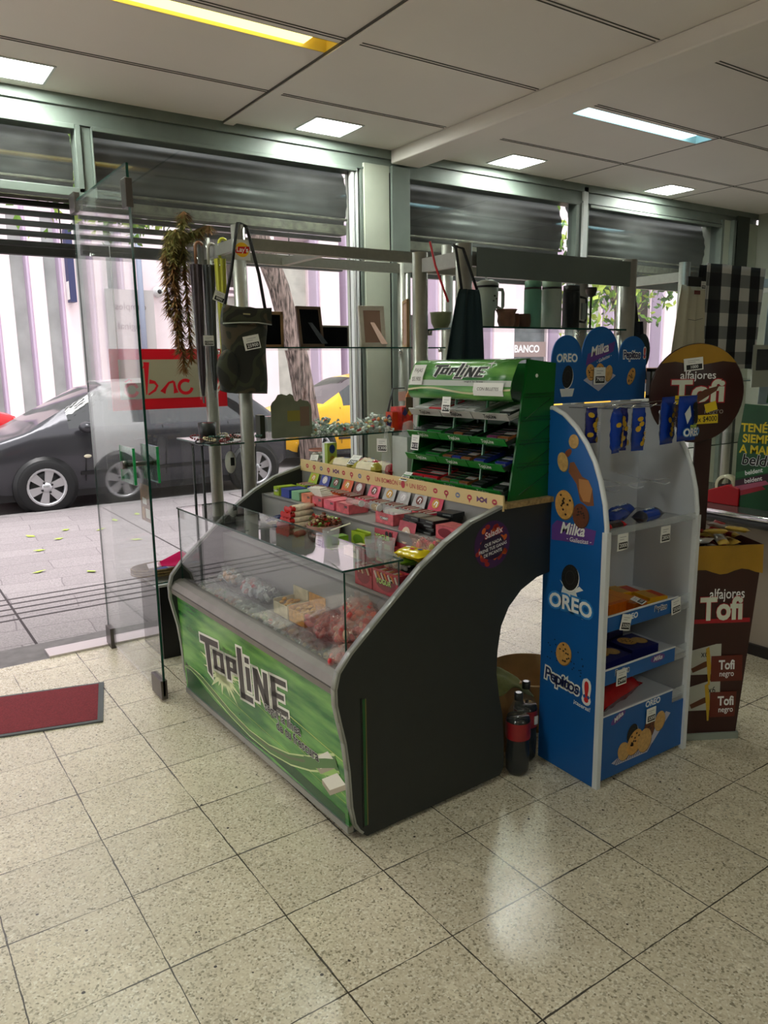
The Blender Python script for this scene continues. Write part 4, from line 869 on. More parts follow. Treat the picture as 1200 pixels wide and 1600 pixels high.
# packets in the display
def crimp_bag(name, w_, h_, d_, m, par=None, seed=0, end=None, wr=.6, **kw):
    """pillow packet lying along x with flat crimped ends"""
    rr = random.Random(seed); ph = [rr.uniform(0, 6) for _ in range(6)]
    def f(i, j, s):
        x = (i - .5) * w_; y = (j - .5) * h_; e = min(1, max(0, min(i, 1 - i) * 9 - .45)); q = max(0, 1 - (2 * j - 1) ** 2) ** .5
        z = s * d_ / 2 * q * (e ** .5 if e > 0 else 0) * (1 + wr * .25 * math.sin(i * 21 + ph[0]) * math.sin(j * 9 + ph[1]) + wr * .15 * math.sin(i * 40 + j * 17 + ph[2]))
        y *= 1 - .10 * wr * (1 - abs(2 * i - 1)) * math.sin(i * 7 + ph[3]) ** 2
        return (x, y, z + s * .0004 + .02 * wr * w_ * math.sin(j * 14 + ph[4]) * (1 - min(1, e * 2)) * .3)
    b = MB(); n0 = 22
    for s in (1, -1):
        if end is None: b.mat(m); b.grid(lambda i, j: f(i, j if s > 0 else 1 - j, s), n0, 10)
        else:
            for (ia, ib, mm) in ((0, .22, end), (.22, .78, m), (.78, 1, end)):
                b.mat(mm); b.grid(lambda i, j: f(ia + (ib - ia) * i, j if s > 0 else 1 - j, s), 8, 10)
    return b
CB = M('cookie_pack_blue', (.05, .22, .62), .22); CB2 = M('cookie_pack_navy', (.06, .10, .42), .22); RDP = M('wrapper_red', (.70, .06, .10), .22)
FY = -1.12
def hung(name, label, loc, w_, h_, word, mats, grp, seed):
    t = thing(name, label, 'cookie bag', loc, (0, 0, random.Random(seed).uniform(-.25, .25)), group=grp)
    b = crimp_bag(name, h_, w_, .035, mats[0], seed=seed, wr=.5); b.v = [(y, z * 1.0, x - h_ / 2) for x, y, z in b.v]; b.f = [f[::-1] for f in b.f]; b.build('wrapper', t)
    a = Art(lambda u, v, k: Vector((u, -.0215 * max(.3, 1 - (2 * u / w_) ** 2) ** .5 - .0012 - .0004 * k, v - h_ / 2)))
    rs2 = random.Random(seed)
    if word == 'OREO':
        for i in range(3): cookie(a, (.012 + rs2.uniform(-.02, .02), .045 - i * .024), .018, 'oreo', 2 + i * 3, 0, 1.0)
        a.text('mini', (.004, -.028), .026, M('lime_text', (.75, .85, .25), .4), 12, off=.03); a.out_text('OREO', (.004, -.052), .040, WINK, lb, 12, off=.03, oo=.1)
        a.poly([(-.045, .02), (-.02, .05), (-.01, .01), (-.03, -.02)], M('milk_white'), 2)
    else:
        for i in range(6): a.ell((rs2.uniform(-.02, .02), .04 - i * .018), (.012, .009), M('pack_gold', (.75, .60, .12), .4), 2, 8, rs2.uniform(0, 3))
        a.text(word, (.018, -.01), .030, WINK, 4, off=.02, rot=1.35)
    a.build('printed_graphics', t)
    return t
hung('cookie_bag', 'small dark blue cookie bag hanging farthest left on the display hook', (2.045, FY + .14, 1.435), .05, .13, 'mini', (CB2,), 'bags hanging in the blue display', 1)
hung('cookie_bag', 'blue cookie bag hanging second from left, gold flecks', (2.10, FY + .07, 1.435), .062, .165, 'mini', (CB,), 'bags hanging in the blue display', 2)
hung('cookie_bag', 'dark blue cookie bag hanging third from left, partly behind', (2.165, FY + .10, 1.432), .055, .16, 'mini', (CB2,), 'bags hanging in the blue display', 3)
hung('cookie_bag', 'blue cookie bag hanging fourth from left with gold flecks', (2.225, FY + .07, 1.43), .062, .16, 'mini', (CB,), 'bags hanging in the blue display', 4)
hung('cookie_bag', 'blue mini cookie bag hanging in front at the far right', (2.42, FY + .0, 1.47), .125, .17, 'OREO', (CB,), 'bags hanging in the blue display', 5)
hung('cookie_bag', 'blue cookie bag half hidden behind the rightmost hanging bag', (2.385, FY + .06, 1.465), .10, .18, 'mini', (CB,), 'bags hanging in the blue display', 6)
def pack(name, label, cat, loc, rz, w_, h_, d_, m, end=None, word=None, wm=None, seed=0, grp=None, tilt=0, sz=.5):
    t = thing(name, label, cat, (loc[0], loc[1], loc[2] + d_ / 2), (tilt, 0, rz), group=grp)
    crimp_bag(name, w_, h_, d_, m, seed=seed, end=end, wr=.35).build('wrapper', t)
    if word:
        def mp(u, v, k): q = max(.05, 1 - (2 * v / h_) ** 2) ** .5; return Vector((u, v, d_ / 2 * q * 1.08 + .0012 + .0003 * k))
        a = Art(mp); a.out_text(word, (0, 0), h_ * sz, wm or WINK, lb if wm is None else WINK, 1, off=.02, oo=.07); a.build('printed_graphics', t)
    return t
g1 = 'cookie packets on the clear top shelf'
pack('cookie_packet', 'blue tube cookie packet with dark end, rightmost on clear shelf', 'cookie packet', (2.31, FY + .07, .991), R(8), .17, .055, .045, CB, M('pack_end_dark', (.12, .14, .2), .3), 'OREO', seed=1, grp=g1)
pack('cookie_packet', 'blue tube cookie packet second from right on clear shelf', 'cookie packet', (2.20, FY + .13, .991), R(18), .17, .055, .045, CB, None, 'OREO', seed=2, grp=g1)
pack('cookie_packet', 'blue tube cookie packet leaning at the back of clear shelf', 'cookie packet', (2.30, FY + .19, .991), R(14), .17, .055, .045, CB, None, 'OREO', seed=3, grp=g1)
pack('cookie_packet', 'red and black cookie packet at the left of the clear shelf', 'cookie packet', (2.075, FY + .05, .991), R(5), .13, .055, .03, M('pack_black_red', (.16, .05, .07), .2), RDP, seed=4, grp=g1)
pack('cookie_packet', 'blue cookie packet behind the red and black one', 'cookie packet', (2.10, FY + .14, .991), R(12), .15, .055, .04, CB2, None, seed=5, grp=g1)
def card_box(name, label, cat, loc, rz, dims, m, top=None, word=None, wm=None, grp=None, tilt=(0, 0), face='top', art=None, size=.3):
    t = thing(name, label, cat, loc, (tilt[0], tilt[1], rz), group=grp); x, y, z = dims
    MB().mat(m).box((-x / 2, -y / 2, 0), (x / 2, y / 2, z)).build('carton', t, bevel=.001)
    a = Art(lambda u, v, k: Vector((u, v, z + .0006 + .0003 * k)))
    if top: a.rect(-x * .44, -y * .4, x * .44, y * .4, top, 0)
    if word and face == 'top': a.text(word, (0, 0), y * size, wm or WINK, 1, off=.02)
    if art: art(a, x, y)
    if top or art or (word and face == 'top'): a.build('printed_graphics', t)
    if word and face == 'front':
        a = Art(lambda u, v, k: Vector((u, -y / 2 - .0006 - .0003 * k, v))); a.text(word, (0, z / 2), z * size, wm or WINK, 1, off=.02); a.build('printed_graphics', t)
    return t
g2 = 'biscuit boxes on the second shelf'
OR = M('orange_carton', (.85, .42, .06), .4, noise=.15, scale=40); YL = M('yellow_carton', (.90, .66, .06), .4); RC = M('red_white_wrapper', (.78, .16, .16), .3)
card_box('biscuit_box', 'orange biscuit box, left of the two orange boxes', 'box', (2.15, FY + .17, .646), 0, (.12, .22, .045), OR, M('orange_light', (.90, .55, .12), .4), grp=g2)
card_box('biscuit_box', 'orange biscuit box touching the yellow packs', 'box', (2.235, FY + .13, .646), R(3), (.09, .2, .04), OR, M('orange_light'), grp=g2)
for i, (x, y, lb_) in enumerate(((2.31, .10, 'front left'), (2.37, .10, 'front middle'), (2.43, .11, 'front right'), (2.33, .21, 'back left'), (2.40, .21, 'back right'))):
    card_box('wafer_pack', f'yellow and red wafer pack, {lb_} of the yellow group on second shelf', 'wafer pack', (x, FY + y, .646), R(-12), (.055, .10, .02 + .01 * (i % 2)), YL, M('wafer_red_print', (.75, .20, .10), .4) if i % 2 == 0 else M('wafer_tan', (.80, .60, .25), .4), grp='yellow wafer packs')
for i in range(3): pack('wafer_pack', ['red white striped packet lying lowest at the left of the second shelf', 'red white striped packet in the middle of its small stack', 'red white striped packet on top of its small stack'][i], 'wafer pack', (2.04 + .012 * i, FY + .08 + .015 * i, .646 + .014 * i), R(10 + 8 * i), .12, .05, .013, RC, WHITE, seed=20 + i, grp='red white striped packets')
pk_lab = M('paper_label_white', (.88, .88, .9), .5)
price_tag(od, (.245, .03, .695), (R(-75), 0, .3), '1600', (.05, .05))
g3 = 'navy cookie boxes on the third shelf'
NV = M('navy_carton', (.08, .09, .36), .4)
def cookart(a, x, y):
    cookie(a, (-x * .1, y * .1), y * .28, 'chip', 1, 0, .9); cookie(a, (x * .22, -y * .05), y * .24, 'plain', 4, 0, .9)
card_box('cookie_box', 'navy cookie box at the left front of third shelf', 'box', (2.125, FY + .10, .436), R(4), (.16, .14, .045), NV, None, art=cookart, grp=g3)
card_box('cookie_box', 'navy cookie box at the right front of third shelf', 'box', (2.305, FY + .11, .436), R(-4), (.15, .14, .05), NV, None, art=cookart, grp=g3)
card_box('cookie_box', 'navy cookie box at the back, top of the pile on third shelf', 'box', (2.24, FY + .22, .436), R(2), (.20, .08, .075), NV, None, art=cookart, grp=g3)
t = pack('snack_bag', 'large shiny red snack bag lying on the lowest shelf', 'snack bag', (2.17, FY + .13, .251), R(12), .34, .17, .11, M('shiny_red_bag', (.66, .03, .07), .18), None, seed=33)
Art(lambda u, v, k: Vector((u, v, .042 + .0003 * k))).ell((.06, .01), (.05, .035), M('bag_gold_print', (.62, .50, .30), .4), 1).ell((.06, .0), (.035, .022), M('bag_brown_print', (.30, .12, .08), .4), 2).build('printed_graphics', t)

# ================================================================== BROWN ALFAJOR DISPLAY
TD = R(-30)
td = thing('alfajor_display', 'tapered brown alfajor display bin with large round header sign at right', 'display stand', (2.60, -1.09, 0), (0, 0, TD))
BR = M('display_dark_brown', (.20, .07, .055), .35, noise=.1, scale=4); GO = M('display_gold', (.62, .46, .10), .4, noise=.25, scale=5)
w0, w1, d0, d1, HT = .225, .30, .19, .22, .86
vsq = [(-.01, 0, .03), (w0 - .01, 0, .03), (w0 - .01, d0, .03), (-.01, d0, .03), (-.04, -.02, HT), (w1 - .04, -.02, HT), (w1 - .04, d1, HT), (-.04, d1, HT)]
MB().mat(BR).add(vsq, [(0, 3, 2, 1), (0, 1, 5, 4), (1, 2, 6, 5), (2, 3, 7, 6), (3, 0, 4, 7)]).build('bin_body', td, solid=.004)
tm_ = lambda u, v, k: Vector((-.01 - .03 * v / HT + u * (.225 + .075 * v / HT) / (.30 + .14 * v / HT), -.02 * v / HT - .004 - .0005 * k, .03 + v * (HT - .03) / HT))
a = Art(tm_)
a.poly([(0, HT), (0, .735)] + [(.44 * i / 10, .745 + .012 * math.sin(i * 1.1)) for i in range(11)] + [(.44, HT)], GO, 1)
a.text('alfajores', (.225, .645), .065, WINK, 2, off=.01)
tr_ = M('tofi_red', (.65, .08, .14), .4)
a.rect(.0, .515, .37, .535, tr_, 1); a.out_text('Tofi', (.195, .575), .14, M('tofi_cream', (.84, .86, .80), .4), tr_, 2, off=.035, oo=.06, sx=1.15)
for (z0, flip) in ((.30, 0), (.13, 1)):
    a.poly([(.0, z0 - .02), (.0, z0 + .09), (.17 - .03 * flip, z0 + .12), (.20, z0 + .12), (.20, z0 - .02)], M('pack_print_silver', (.68, .68, .64), .35), 2); a.text('x6', (.10 + .05 * flip, z0 + .075), .045, INK, 4, off=.0)
    a.poly([(.02, z0 + .01), (.1, z0 + .04), (.13, z0 + .045), (.13, z0 + .02), (.03, z0 - .01)], M('alfajor_print', (.35, .18, .08), .5), 4)
    a.poly([(.14, z0 - .055), (.14, z0 + .065), (.33 - .03 * flip, z0 + .065), (.33 - .04 * flip, z0 - .055)], M('tofi_pack_brown', (.38, .12, .07), .35), 5); a.text('Tofi', (.235, z0 + .02), .06, WINK, 7, off=.03); a.text('negro', (.235, z0 - .02), .038, WINK, 7, off=.01)
    a.poly([(.125, z0 - .07), (.105, z0 + .10), (.125, z0 + .11), (.14, z0 + .02), (.135, z0 - .07)], M('gold_ribbon_print', (.72, .58, .14), .35), 6)
a.build('printed_graphics', td)
MB().mat(M('clear_base_plastic', (.55, .58, .55), .15)).box((-.02, -.01, 0), (w0, d0 + .01, .03)).build('base_tray', td)
MB().mat(BR).box((.015, .12, .7), (.085, .13, 1.35)).build('neck', td)
# round header sign faces the camera side
hs = MB().mat(BR).lathe([(0, -.004), (.195, -.004), (.2, 0), (.195, .004), (0, .004)], (.0, .105, 1.468), 'y', 48).build('round_header', td, rot=(0, 0, 0))
a = Art(plane_map((.0, .100, 1.468), (1, 0, 0), (0, 0, 1)))
a.poly([(.197 * math.cos(t_), .197 * math.sin(t_)) for t_ in [R(38 + 104 * i / 20) for i in range(21)]] + [(-.10, .128), (.0, .112), (.10, .128)], GO, 1)
a.text('alfajores', (.0, .072), .045, WINK, 2, off=.01); a.out_text('Tofi', (.005, .005), .12, M('tofi_cream'), tr_, 2, off=.035, oo=.07, sx=1.15)
a.text('negro', (.075, -.072), .035, M('grey_letters', (.62, .6, .58), .5), 2)
a.poly([(-.05, -.035), (.0, -.04), (.08, .01), (.09, .03), (.03, .015)], M('alfajor_print'), 5); a.poly([(-.09, -.08), (-.02, -.085), (.06, -.05), (.05, -.03), (-.03, -.05)], M('alfajor_dark_print', (.20, .09, .05), .5), 5)
a.build('printed_graphics', hs)
yn = M('yellow_price_note', (.86, .74, .10), .6)
for (x, z, w_, s_, rz) in ((-.055, -.025, .075, '1000', 0), (.04, -.105, .105, '3 x $4000', .05), (.06, -.055, .05, '', .3)):
    a = Art(plane_map((.0, .0985, 1.468), (1, 0, 0), (0, 0, 1))); cr, sr = math.cos(rz), math.sin(rz)
    a.poly([(x + p * cr - q * sr, z + p * sr + q * cr) for p, q in ((-w_ / 2, -.018), (w_ / 2, -.018), (w_ / 2, .018), (-w_ / 2, .018))], yn, 6 if s_ else 5)
    if s_: a.text(s_, (x, z), .030, INK, 8, off=.01, rot=rz, sx=.8)
    a.build('yellow_price_note', td)
price_tag(td, (-.025, .095, 1.585), (0, R(-6), 0), '1000', (.08, .05))
rs = random.Random(5)
for i in range(22):
    m_ = [M('alfajor_red', (.62, .10, .10), .3), M('alfajor_gold', (.80, .66, .30), .3), M('alfajor_brown', (.35, .12, .08), .3), M('alfajor_silver', (.70, .66, .62), .3)][i % 4]; nm_ = ['red', 'gold', 'brown', 'silver'][i % 4]
    pos = td.matrix_basis @ Vector((rs.uniform(.02, .21), rs.uniform(.03, .16), .835 + .03 * (i // 8) + rs.uniform(0, .01)))
    b = crimp_bag('x', .10, .045, .02, m_, seed=i, wr=.5, end=M('alfajor_gold') if i % 3 == 0 else None)
    tag(b.build('alfajor_packet', loc=pos, rot=(rs.uniform(-.3, .3), rs.uniform(-.35, .35), rs.uniform(0, 6.3))), f'small {nm_} wrapped alfajor piled in the top of the brown display bin', 'alfajor', f'{nm_} alfajores in the brown bin')
MB().mat(BR).box((-.035, -.015, .815), (.255, .21, .82)).build('bin_floor', td)
# ================================================================== GOODS IN THE COUNTER
rs = random.Random(21)
FILM = film_mat('cellophane', (.80, .82, .82), .74, .08); FILMR = film_mat('pinkish_cellophane', (.85, .70, .68), .72, .08)
def at_c(o, x, y, z, rz=0): o.location = cw(x, y, z); o.rotation_euler[2] = TH + rz; return o
def wr_candy(m, s=1.0, tw=None):
    """wrapped sweet: round middle, two twisted paper ends"""
    b = MB().mat(m).ell((0, 0, .008 * s), (.013 * s, .009 * s, .008 * s), 10, 6)
    b.mat(tw or m)
    for d in (-1, 1):
        n_ = 8; c = [(d * .012 * s, 0, .008 * s)]; ring = [(d * .028 * s, math.cos(6.283 * k / n_) * .010 * s, .008 * s + math.sin(6.283 * k / n_) * .007 * s + (k % 2) * .001) for k in range(n_)]
        b.add(c + ring, [(0, 1 + k, 1 + (k + 1) % n_) for k in range(n_)])
    return b
def candy_bag(label, x, y, z, size, cols, rz=0, n=26, film=None, seed=0, grp='clear bags of sweets in the glass case'):
    y = max(y, .125); n = int(n * 1.7); rz = R(75) + rz * .4
    w_, h_, d_ = size[0] * 1.15, size[1] * 1.15, size[2] * 1.3; r = random.Random(seed)
    t = thing('candy_bag', label, 'bag of sweets', cw(x, y, z), (0, 0, TH + rz), group=grp)
    b = crimp_bag('b', w_, h_, d_, film or FILM, seed=seed, wr=1.3); b.v = [(p[0], p[1], p[2] + d_ / 2) for p in b.v]; b.build('clear_bag', t)
    c = MB()
    for i in range(n):
        px, py = r.uniform(-.38, .38) * w_, r.uniform(-.38, .38) * h_; q = max(.1, 1 - (2 * py / h_) ** 2) ** .5
        c.mat(M('sweet_' + '_'.join(str(int(k * 100)) for k in cols[i % len(cols)]), cols[i % len(cols)], .3)); e = r.uniform(.009, .014)
        c.ell((px, py, d_ * .5 + r.uniform(-.28, .30) * d_ * q), (e * 1.5, e, e * .8), 8, 5, (r.uniform(0, 3), r.uniform(0, 3), r.uniform(0, 3)))
    o = c.build('sweets', t); o['kind'] = 'stuff'
    # gathered tail of the bag
    MB().mat(film or FILM).tube([(w_ * .46, 0, d_ * .5), (w_ * .54, .004, d_ * .8), (w_ * .60, -.006, d_ * 1.05)], [.004, .007, .020], 9, cap=False).build('bag_tie', t)
    return t
RDC = [(.80, .25, .22), (.88, .45, .36), (.78, .16, .18), (.90, .78, .66)]; PAL = [(.86, .84, .78), (.74, .30, .28), (.80, .78, .50), (.45, .62, .42), (.88, .86, .84)]
WHC = [(.85, .84, .80), (.78, .72, .62), (.70, .48, .35)]; GRC = [(.60, .62, .50), (.46, .40, .30), (.70, .62, .50), (.38, .42, .34)]
bags = [('pale mixed sweets bag at the far left end of the glass case', .05, 1.32, WHC), ('multicoloured sweets bag second from the left end of the case', .06, 1.20, PAL), ('pale toffee bag third from the left end of the case', .07, 1.08, WHC),
        ('milky sweets bag in the left middle of the glass case', .05, .93, [(.86, .84, .80), (.80, .80, .72)]), ('mixed red and white sweets bag in the middle of the case', .05, .79, PAL), ('greenish sweets bag behind the front rail, middle of the case', .06, .64, GRC),
        ('brown toffee sweets bag right of the middle in the case', .07, .50, GRC), ('clear bag of dull green sweets nearer the right end', .05, .37, GRC), ('clear bag of golden sweets by the front glass, right end', .03, .22, [(.86, .74, .46), (.72, .60, .40)]), ('small bag of golden and pink sweets in the right corner', .02, .10, [(.86, .76, .52), (.80, .46, .42)])]
for i, (lb_, x, y, c) in enumerate(bags): candy_bag(lb_, x, y, .521, (.15, .12, .06), c, R(rs.uniform(-40, 40)), 26, seed=40 + i)
bags = [('red and cream sweets bag, front of the red pile in the case', .06, .14, .56, RDC), ('red sweets bag leaning at the back step near the right end', .14, .25, .61, RDC), ('large bag of pink-red sweets left of the red pile', .13, .38, .602, [(.76, .30, .28), (.60, .30, .26)]),
        ('red sweets bag on top of the red pile', .12, .17, .64, RDC), ('red sweets bag topmost against the side panel', .14, .08, .67, RDC), ('orange-red sweets bag behind the glass lid corner', .15, .19, .69, RDC)]
for i, (lb_, x, y, z, c) in enumerate(bags): candy_bag(lb_, x, y, z, (.16, .13, .065), c, R(rs.uniform(-60, 60)), 34, FILMR, 60 + i, 'bags of red sweets in the glass case')
for i, (x, y, lb_) in enumerate(((.148, .57, 'orange open sweets carton in the middle of the glass case'), (.148, .70, 'white and amber sweets carton left of the orange one'))):
    t = thing('sweets_carton', lb_, 'box', cw(x, y, .602), (0, 0, TH))
    m_ = [M('amber_carton', (.80, .56, .20), .4, noise=.3, scale=40), M('cream_carton', (.82, .76, .62), .4, noise=.2, scale=30)][i]
    MB().mat(m_).box((-.05, -.06, 0), (.05, -.055, .06)).box((-.05, .055, 0), (.05, .06, .06)).box((-.05, -.06, 0), (-.045, .06, .05)).box((.045, -.06, 0), (.05, .06, .10)).box((-.05, -.06, 0), (.05, .06, .004)).build('carton', t)
    c = MB().mat(M('amber_sweet', (.82, .60, .22), .3))
    for k in range(24): c.ell((rs.uniform(-.035, .035), rs.uniform(-.045, .045), rs.uniform(.03, .055)), (.012, .008, .007), 8, 5)
    o = c.build('sweets', t); o['kind'] = 'stuff'
for i, (y, lb_) in enumerate(((1.05, 'silver and red foil sweets bag at the back of the case, left part'), (.93, 'silver and dark foil sweets bag at the back of the case, middle'), (1.25, 'shiny pale foil sweets bag at the back of the case, far left'))):
    candy_bag(lb_, .145, y, .602, (.16, .09, .05), [[(.70, .20, .18), (.80, .80, .82)], [(.20, .20, .26), (.8, .8, .8)], [(.85, .7, .6), (.9, .9, .9)]][i], .3 * i, 22, seed=90 + i, grp='foil sweets bags at the back of the case')
t = thing('plastic_tray', 'flat dark grey tray under the sweets bags in the glass case', 'tray', cw(.08, .42, .521), (0, 0, TH))
MB().mat(M('tray_grey', (.25, .25, .25), .4)).box((-.07, -.14, 0), (.07, .14, .003)).build('tray_floor', t)

# ---- level B (z .802)
g = 'chocolate rolls stacked on the middle step'
RW_ = M('roll_white_paper', (.86, .80, .70), .4, noise=.2, scale=60); RR = M('roll_red_foil', (.76, .12, .10), .2)
k = 0
for row, (n_, z) in enumerate(((4, .803), (4, .826), (3, .849), (3, .872), (2, .895))):
    for i in range(n_):
        y = .93 + .028 * i + .012 * row; zz = z + .070
        t = thing('chocolate_roll', ['lowest row', 'second row', 'middle row', 'fourth row', 'top row'][row] + ' white chocolate roll with red foil ends, ' + ['nearest', 'second', 'third', 'farthest'][i] + ' in the row', 'chocolate', cw(.34 + .01 * row, y, zz + .012), (0, 0, TH + R(10)), group=g)
        MB().mat(RW_).tube([(-.055, 0, 0), (.055, 0, 0)], .0125, 10).build('paper_band', t)
        MB().mat(RR).tube([(-.085, 0, 0), (-.08, 0, 0), (-.066, 0, 0), (-.052, 0, 0)], [.015, .012, .007, .0128], 10).build('foil_end', t); MB().mat(RR).tube([(.052, 0, 0), (.066, 0, 0), (.08, 0, 0), (.085, 0, 0)], [.0128, .007, .012, .015], 10).build('foil_end', t)
for i in range(5):
    b = crimp_bag('b', .12, .04, .018, M('navy_foil', (.07, .11, .36), .2), seed=i, wr=.6, end=M('cream_foil', (.80, .72, .55), .3) if i % 2 else None)
    o = b.build('chocolate_bar', loc=cw(.34, 1.11 + .02 * i, .885 + .012 * (i % 3)), rot=(.1, 0, TH + R(15 + 5 * i))); tag(o, 'navy foil chocolate bar in the small pile at the far end, ' + ['lowest', 'second', 'third', 'fourth', 'topmost'][i], 'chocolate', 'navy chocolate bars')
for i in range(2): pack('chocolate_egg', ['shiny red foil sweet lying in front of the chocolate rolls', 'second shiny red foil sweet beside the tub'][i], 'chocolate', cw(.30, .88 + .06 * i, .873), .3, .06, .03, .025, RR, seed=i)
t = thing('sweets_tub', 'round pink-rimmed tub heaped with small wrapped sweets', 'tub', cw(.345, .75, .873), (0, 0, 0))
MB().mat(M('clear_pink_tub', (.70, .52, .48), .3)).lathe([(.0, .0), (.058, .0), (.074, .07), (.077, .072), (.075, .066), (.058, .004)], (0, 0, 0), 'z', 28).build('bowl', t)
a = Art(lambda u, v, k: Vector((-math.cos(u / .07) * (.072 + .0005 * k), -math.sin(u / .07) * (.072 + .0005 * k), v))); a.ell((.02, .032), (.03, .02), INK, 4, 20); a.text('mix', (.02, .032), .022, WINK, 5); a.build('printed_graphics', t)
for i in range(46):
    an, rr_ = rs.uniform(0, 6.3), .06 * rs.random() ** .6; m_ = [M('tiny_wrap_brown', (.46, .26, .18), .3), M('tiny_wrap_cream', (.85, .80, .62), .3), M('tiny_wrap_green', (.50, .66, .30), .3), M('tiny_wrap_red', (.70, .20, .18), .3)][i % 4]
    if i < 4: base_ = [] if i == 0 else base_; base_.append(wr_candy(m_, .85).build('wrapped_sweet')); o = base_[-1]; tag(o, ['brown', 'cream', 'green', 'red'][i] + ' wrapped sweet heaped in the round tub', 'sweet', ['brown', 'cream', 'green', 'red'][i] + ' sweets in the round tub')
    else: o = dup(base_[i % 4])
    o.location = cw(.345, .75, .885) + Vector((rr_ * math.cos(an), rr_ * math.sin(an), .045 + .05 * (1 - rr_ / .06) * rs.random() + .012)); o.rotation_euler = (rs.uniform(-.6, .6), rs.uniform(-.6, .6), an)
PK = M('pink_carton', (.82, .38, .42), .4, noise=.3, scale=35); YG = M('lime_carton', (.64, .74, .16), .4); RB = M('raspberry_carton', (.66, .18, .24), .4, noise=.2, scale=30); SV = M('silver_carton', (.70, .70, .70), .35, noise=.15, scale=40)
OB = M('black_octagon', (.02, .02, .02), .6)
def disp(label, x, y, z, dims, m, flap=None, fm=None, word='', octs=0, rz=0, open_=True, tint=None, grp=None, fill=None, wcol=None, wsz=.3):
    """counter carton: front faces the shopper (-x); optional raised flap with artwork"""
    dx, dy, dz = dims; t = thing('sweets_box', label, 'box', cw(x, y, z), (0, 0, TH + rz), group=grp); h = .0015
    b = MB().mat(m).box((0, -dy / 2, 0), (h, dy / 2, dz)).box((dx - h, -dy / 2, 0), (dx, dy / 2, dz)).box((0, -dy / 2, 0), (dx, -dy / 2 + h, dz)).box((0, dy / 2 - h, 0), (dx, dy / 2, dz)).box((0, -dy / 2, 0), (dx, dy / 2, h))
    if not open_: b.box((0, -dy / 2, dz - h), (dx, dy / 2, dz))
    b.build('carton', t)
    a = Art(lambda u, v, k: Vector((-.0006 - .0003 * k, -u, v)))
    if tint: a.ell((0, dz * .5), (dy * .38, dz * .36), tint, 0, 16)
    if word: a.out_text(word, (-dy * .08 * (octs > 0), dz * .52), dz * wsz if dz * wsz * len(word) * .6 < dy else dy / len(word) * 1.5, wcol or WINK, M('dark_green_outline', (.10, .25, .08), .4), 2, off=.02, oo=.1)
    for q in range(octs): a.ell((dy * .22 + q * dz * .30 * .9 if dz < .09 else dy * .15 + q * .03, dz * .72), (dz * .13, dz * .13), OB, 2, 8, R(22.5)); a.rect(dy * .22 + q * dz * .27 - dz * .08, dz * .70, dy * .22 + q * dz * .27 + dz * .08, dz * .73, WINK, 3)
    if word or octs or tint: a.build('printed_graphics', t)
    if flap:
        f = MB().mat(m if fm is None else fm).prism([(dx - .004, -dy / 2, dz), (dx - .004, dy / 2, dz), (dx + .02, dy / 2 * .92, dz + flap), (dx + .02, -dy / 2 * .92, dz + flap)], (.0012, 0, 0)).build('raised_flap', t)
        a = Art(lambda u, v, k: Vector((dx - .006 - .0003 * k + .024 * (v - dz) / flap, -u, v))); c2 = dz + flap * .5
        a.ell((0, c2), (dy * .26, flap * .32), tint or M('flap_light', (.85, .75, .65), .4), 0, 14); a.stroke([(-dy * .1, c2 - flap * .1), (0, c2 + flap * .15), (dy * .12, c2 + flap * .1), (dy * .08, c2 - flap * .2)], .006, WINK, 1); a.build('printed_graphics', f)
    if fill:
        for i in range(6 if dy < .12 else 10):
            c_ = fill[i % len(fill)]; q = MB().mat(M('sachet_' + '_'.join(str(int(k * 100)) for k in c_), c_, .3)).box((-.03, -.014, 0), (.03, .014, .006)).build('sachet', t, loc=(dx * .5, -dy * .38 + dy * .76 * i / (5 if dy < .12 else 9), dz * .75), rot=(R(60), 0, .1 * (i % 3)), bevel=.002)
    return t
disp('small pale carton with black warning octagons beside the tub', .275, .44, .873, (.08, .10, .035), M('cream_carton', (.82, .76, .62), .4), word='', octs=2, open_=False)
disp('green and white sweets box standing next to the tub', .275, .60, .873, (.08, .045, .05), M('leaf_green_box', (.46, .66, .16), .4), open_=False)
disp('lime green carton with leaf print behind the tub', .39, .56, .873, (.03, .10, .06), YG, flap=.03, word='', tint=M('leaf_print', (.40, .55, .15), .4))
disp('raspberry yogurt sweets box with raised flap of six round windows', .34, .29, .873, (.08, .11, .04), RB, flap=.10, word='', octs=0, fill=[(.74, .25, .28), (.55, .12, .2)])
o = thing('window_card', 'raspberry red card with six pale windows standing on the middle step', 'box', cw(.30, .255, .873), (0, 0, TH))
MB().mat(RB).box((-.002, -.055, 0), (.0, .055, .135)).build('card', o)
a = Art(lambda u, v, k: Vector((-.0026 - .0003 * k, -u, v)))
for i in range(2):
    for j in range(3): a.rect(-.046 + i * .05, .012 + j * .026, -.006 + i * .05, .031 + j * .026, M('window_cream', (.70, .72, .58), .4), 0)
a.out_text('YOGUR', (-.005, .105), .026, M('yogur_green', (.75, .85, .45), .4), M('dark_green_outline', (.10, .25, .08), .4), 2, off=.03, oo=.1); a.ell((.022, .123), (.01, .01), OB, 1, 8, R(22.5)); a.ell((.044, .123), (.01, .01), OB, 1, 8, R(22.5)); a.build('printed_graphics', o)
disp('raspberry red open box left of the six window card', .28, .37, .873, (.12, .09, .045), RB, flap=.05, octs=2, fill=[(.66, .15, .2), (.50, .10, .15)])
disp('raspberry YOGUR carton on the step edge behind the case lid', .220, .135, .803, (.05, .16, .085), RB, word='YOGUR', octs=2, tint=M('yogur_dark', (.50, .12, .18), .4), fill=[(.85, .80, .75), (.70, .2, .25), (.80, .5, .2)], wcol=M('yogur_green'))
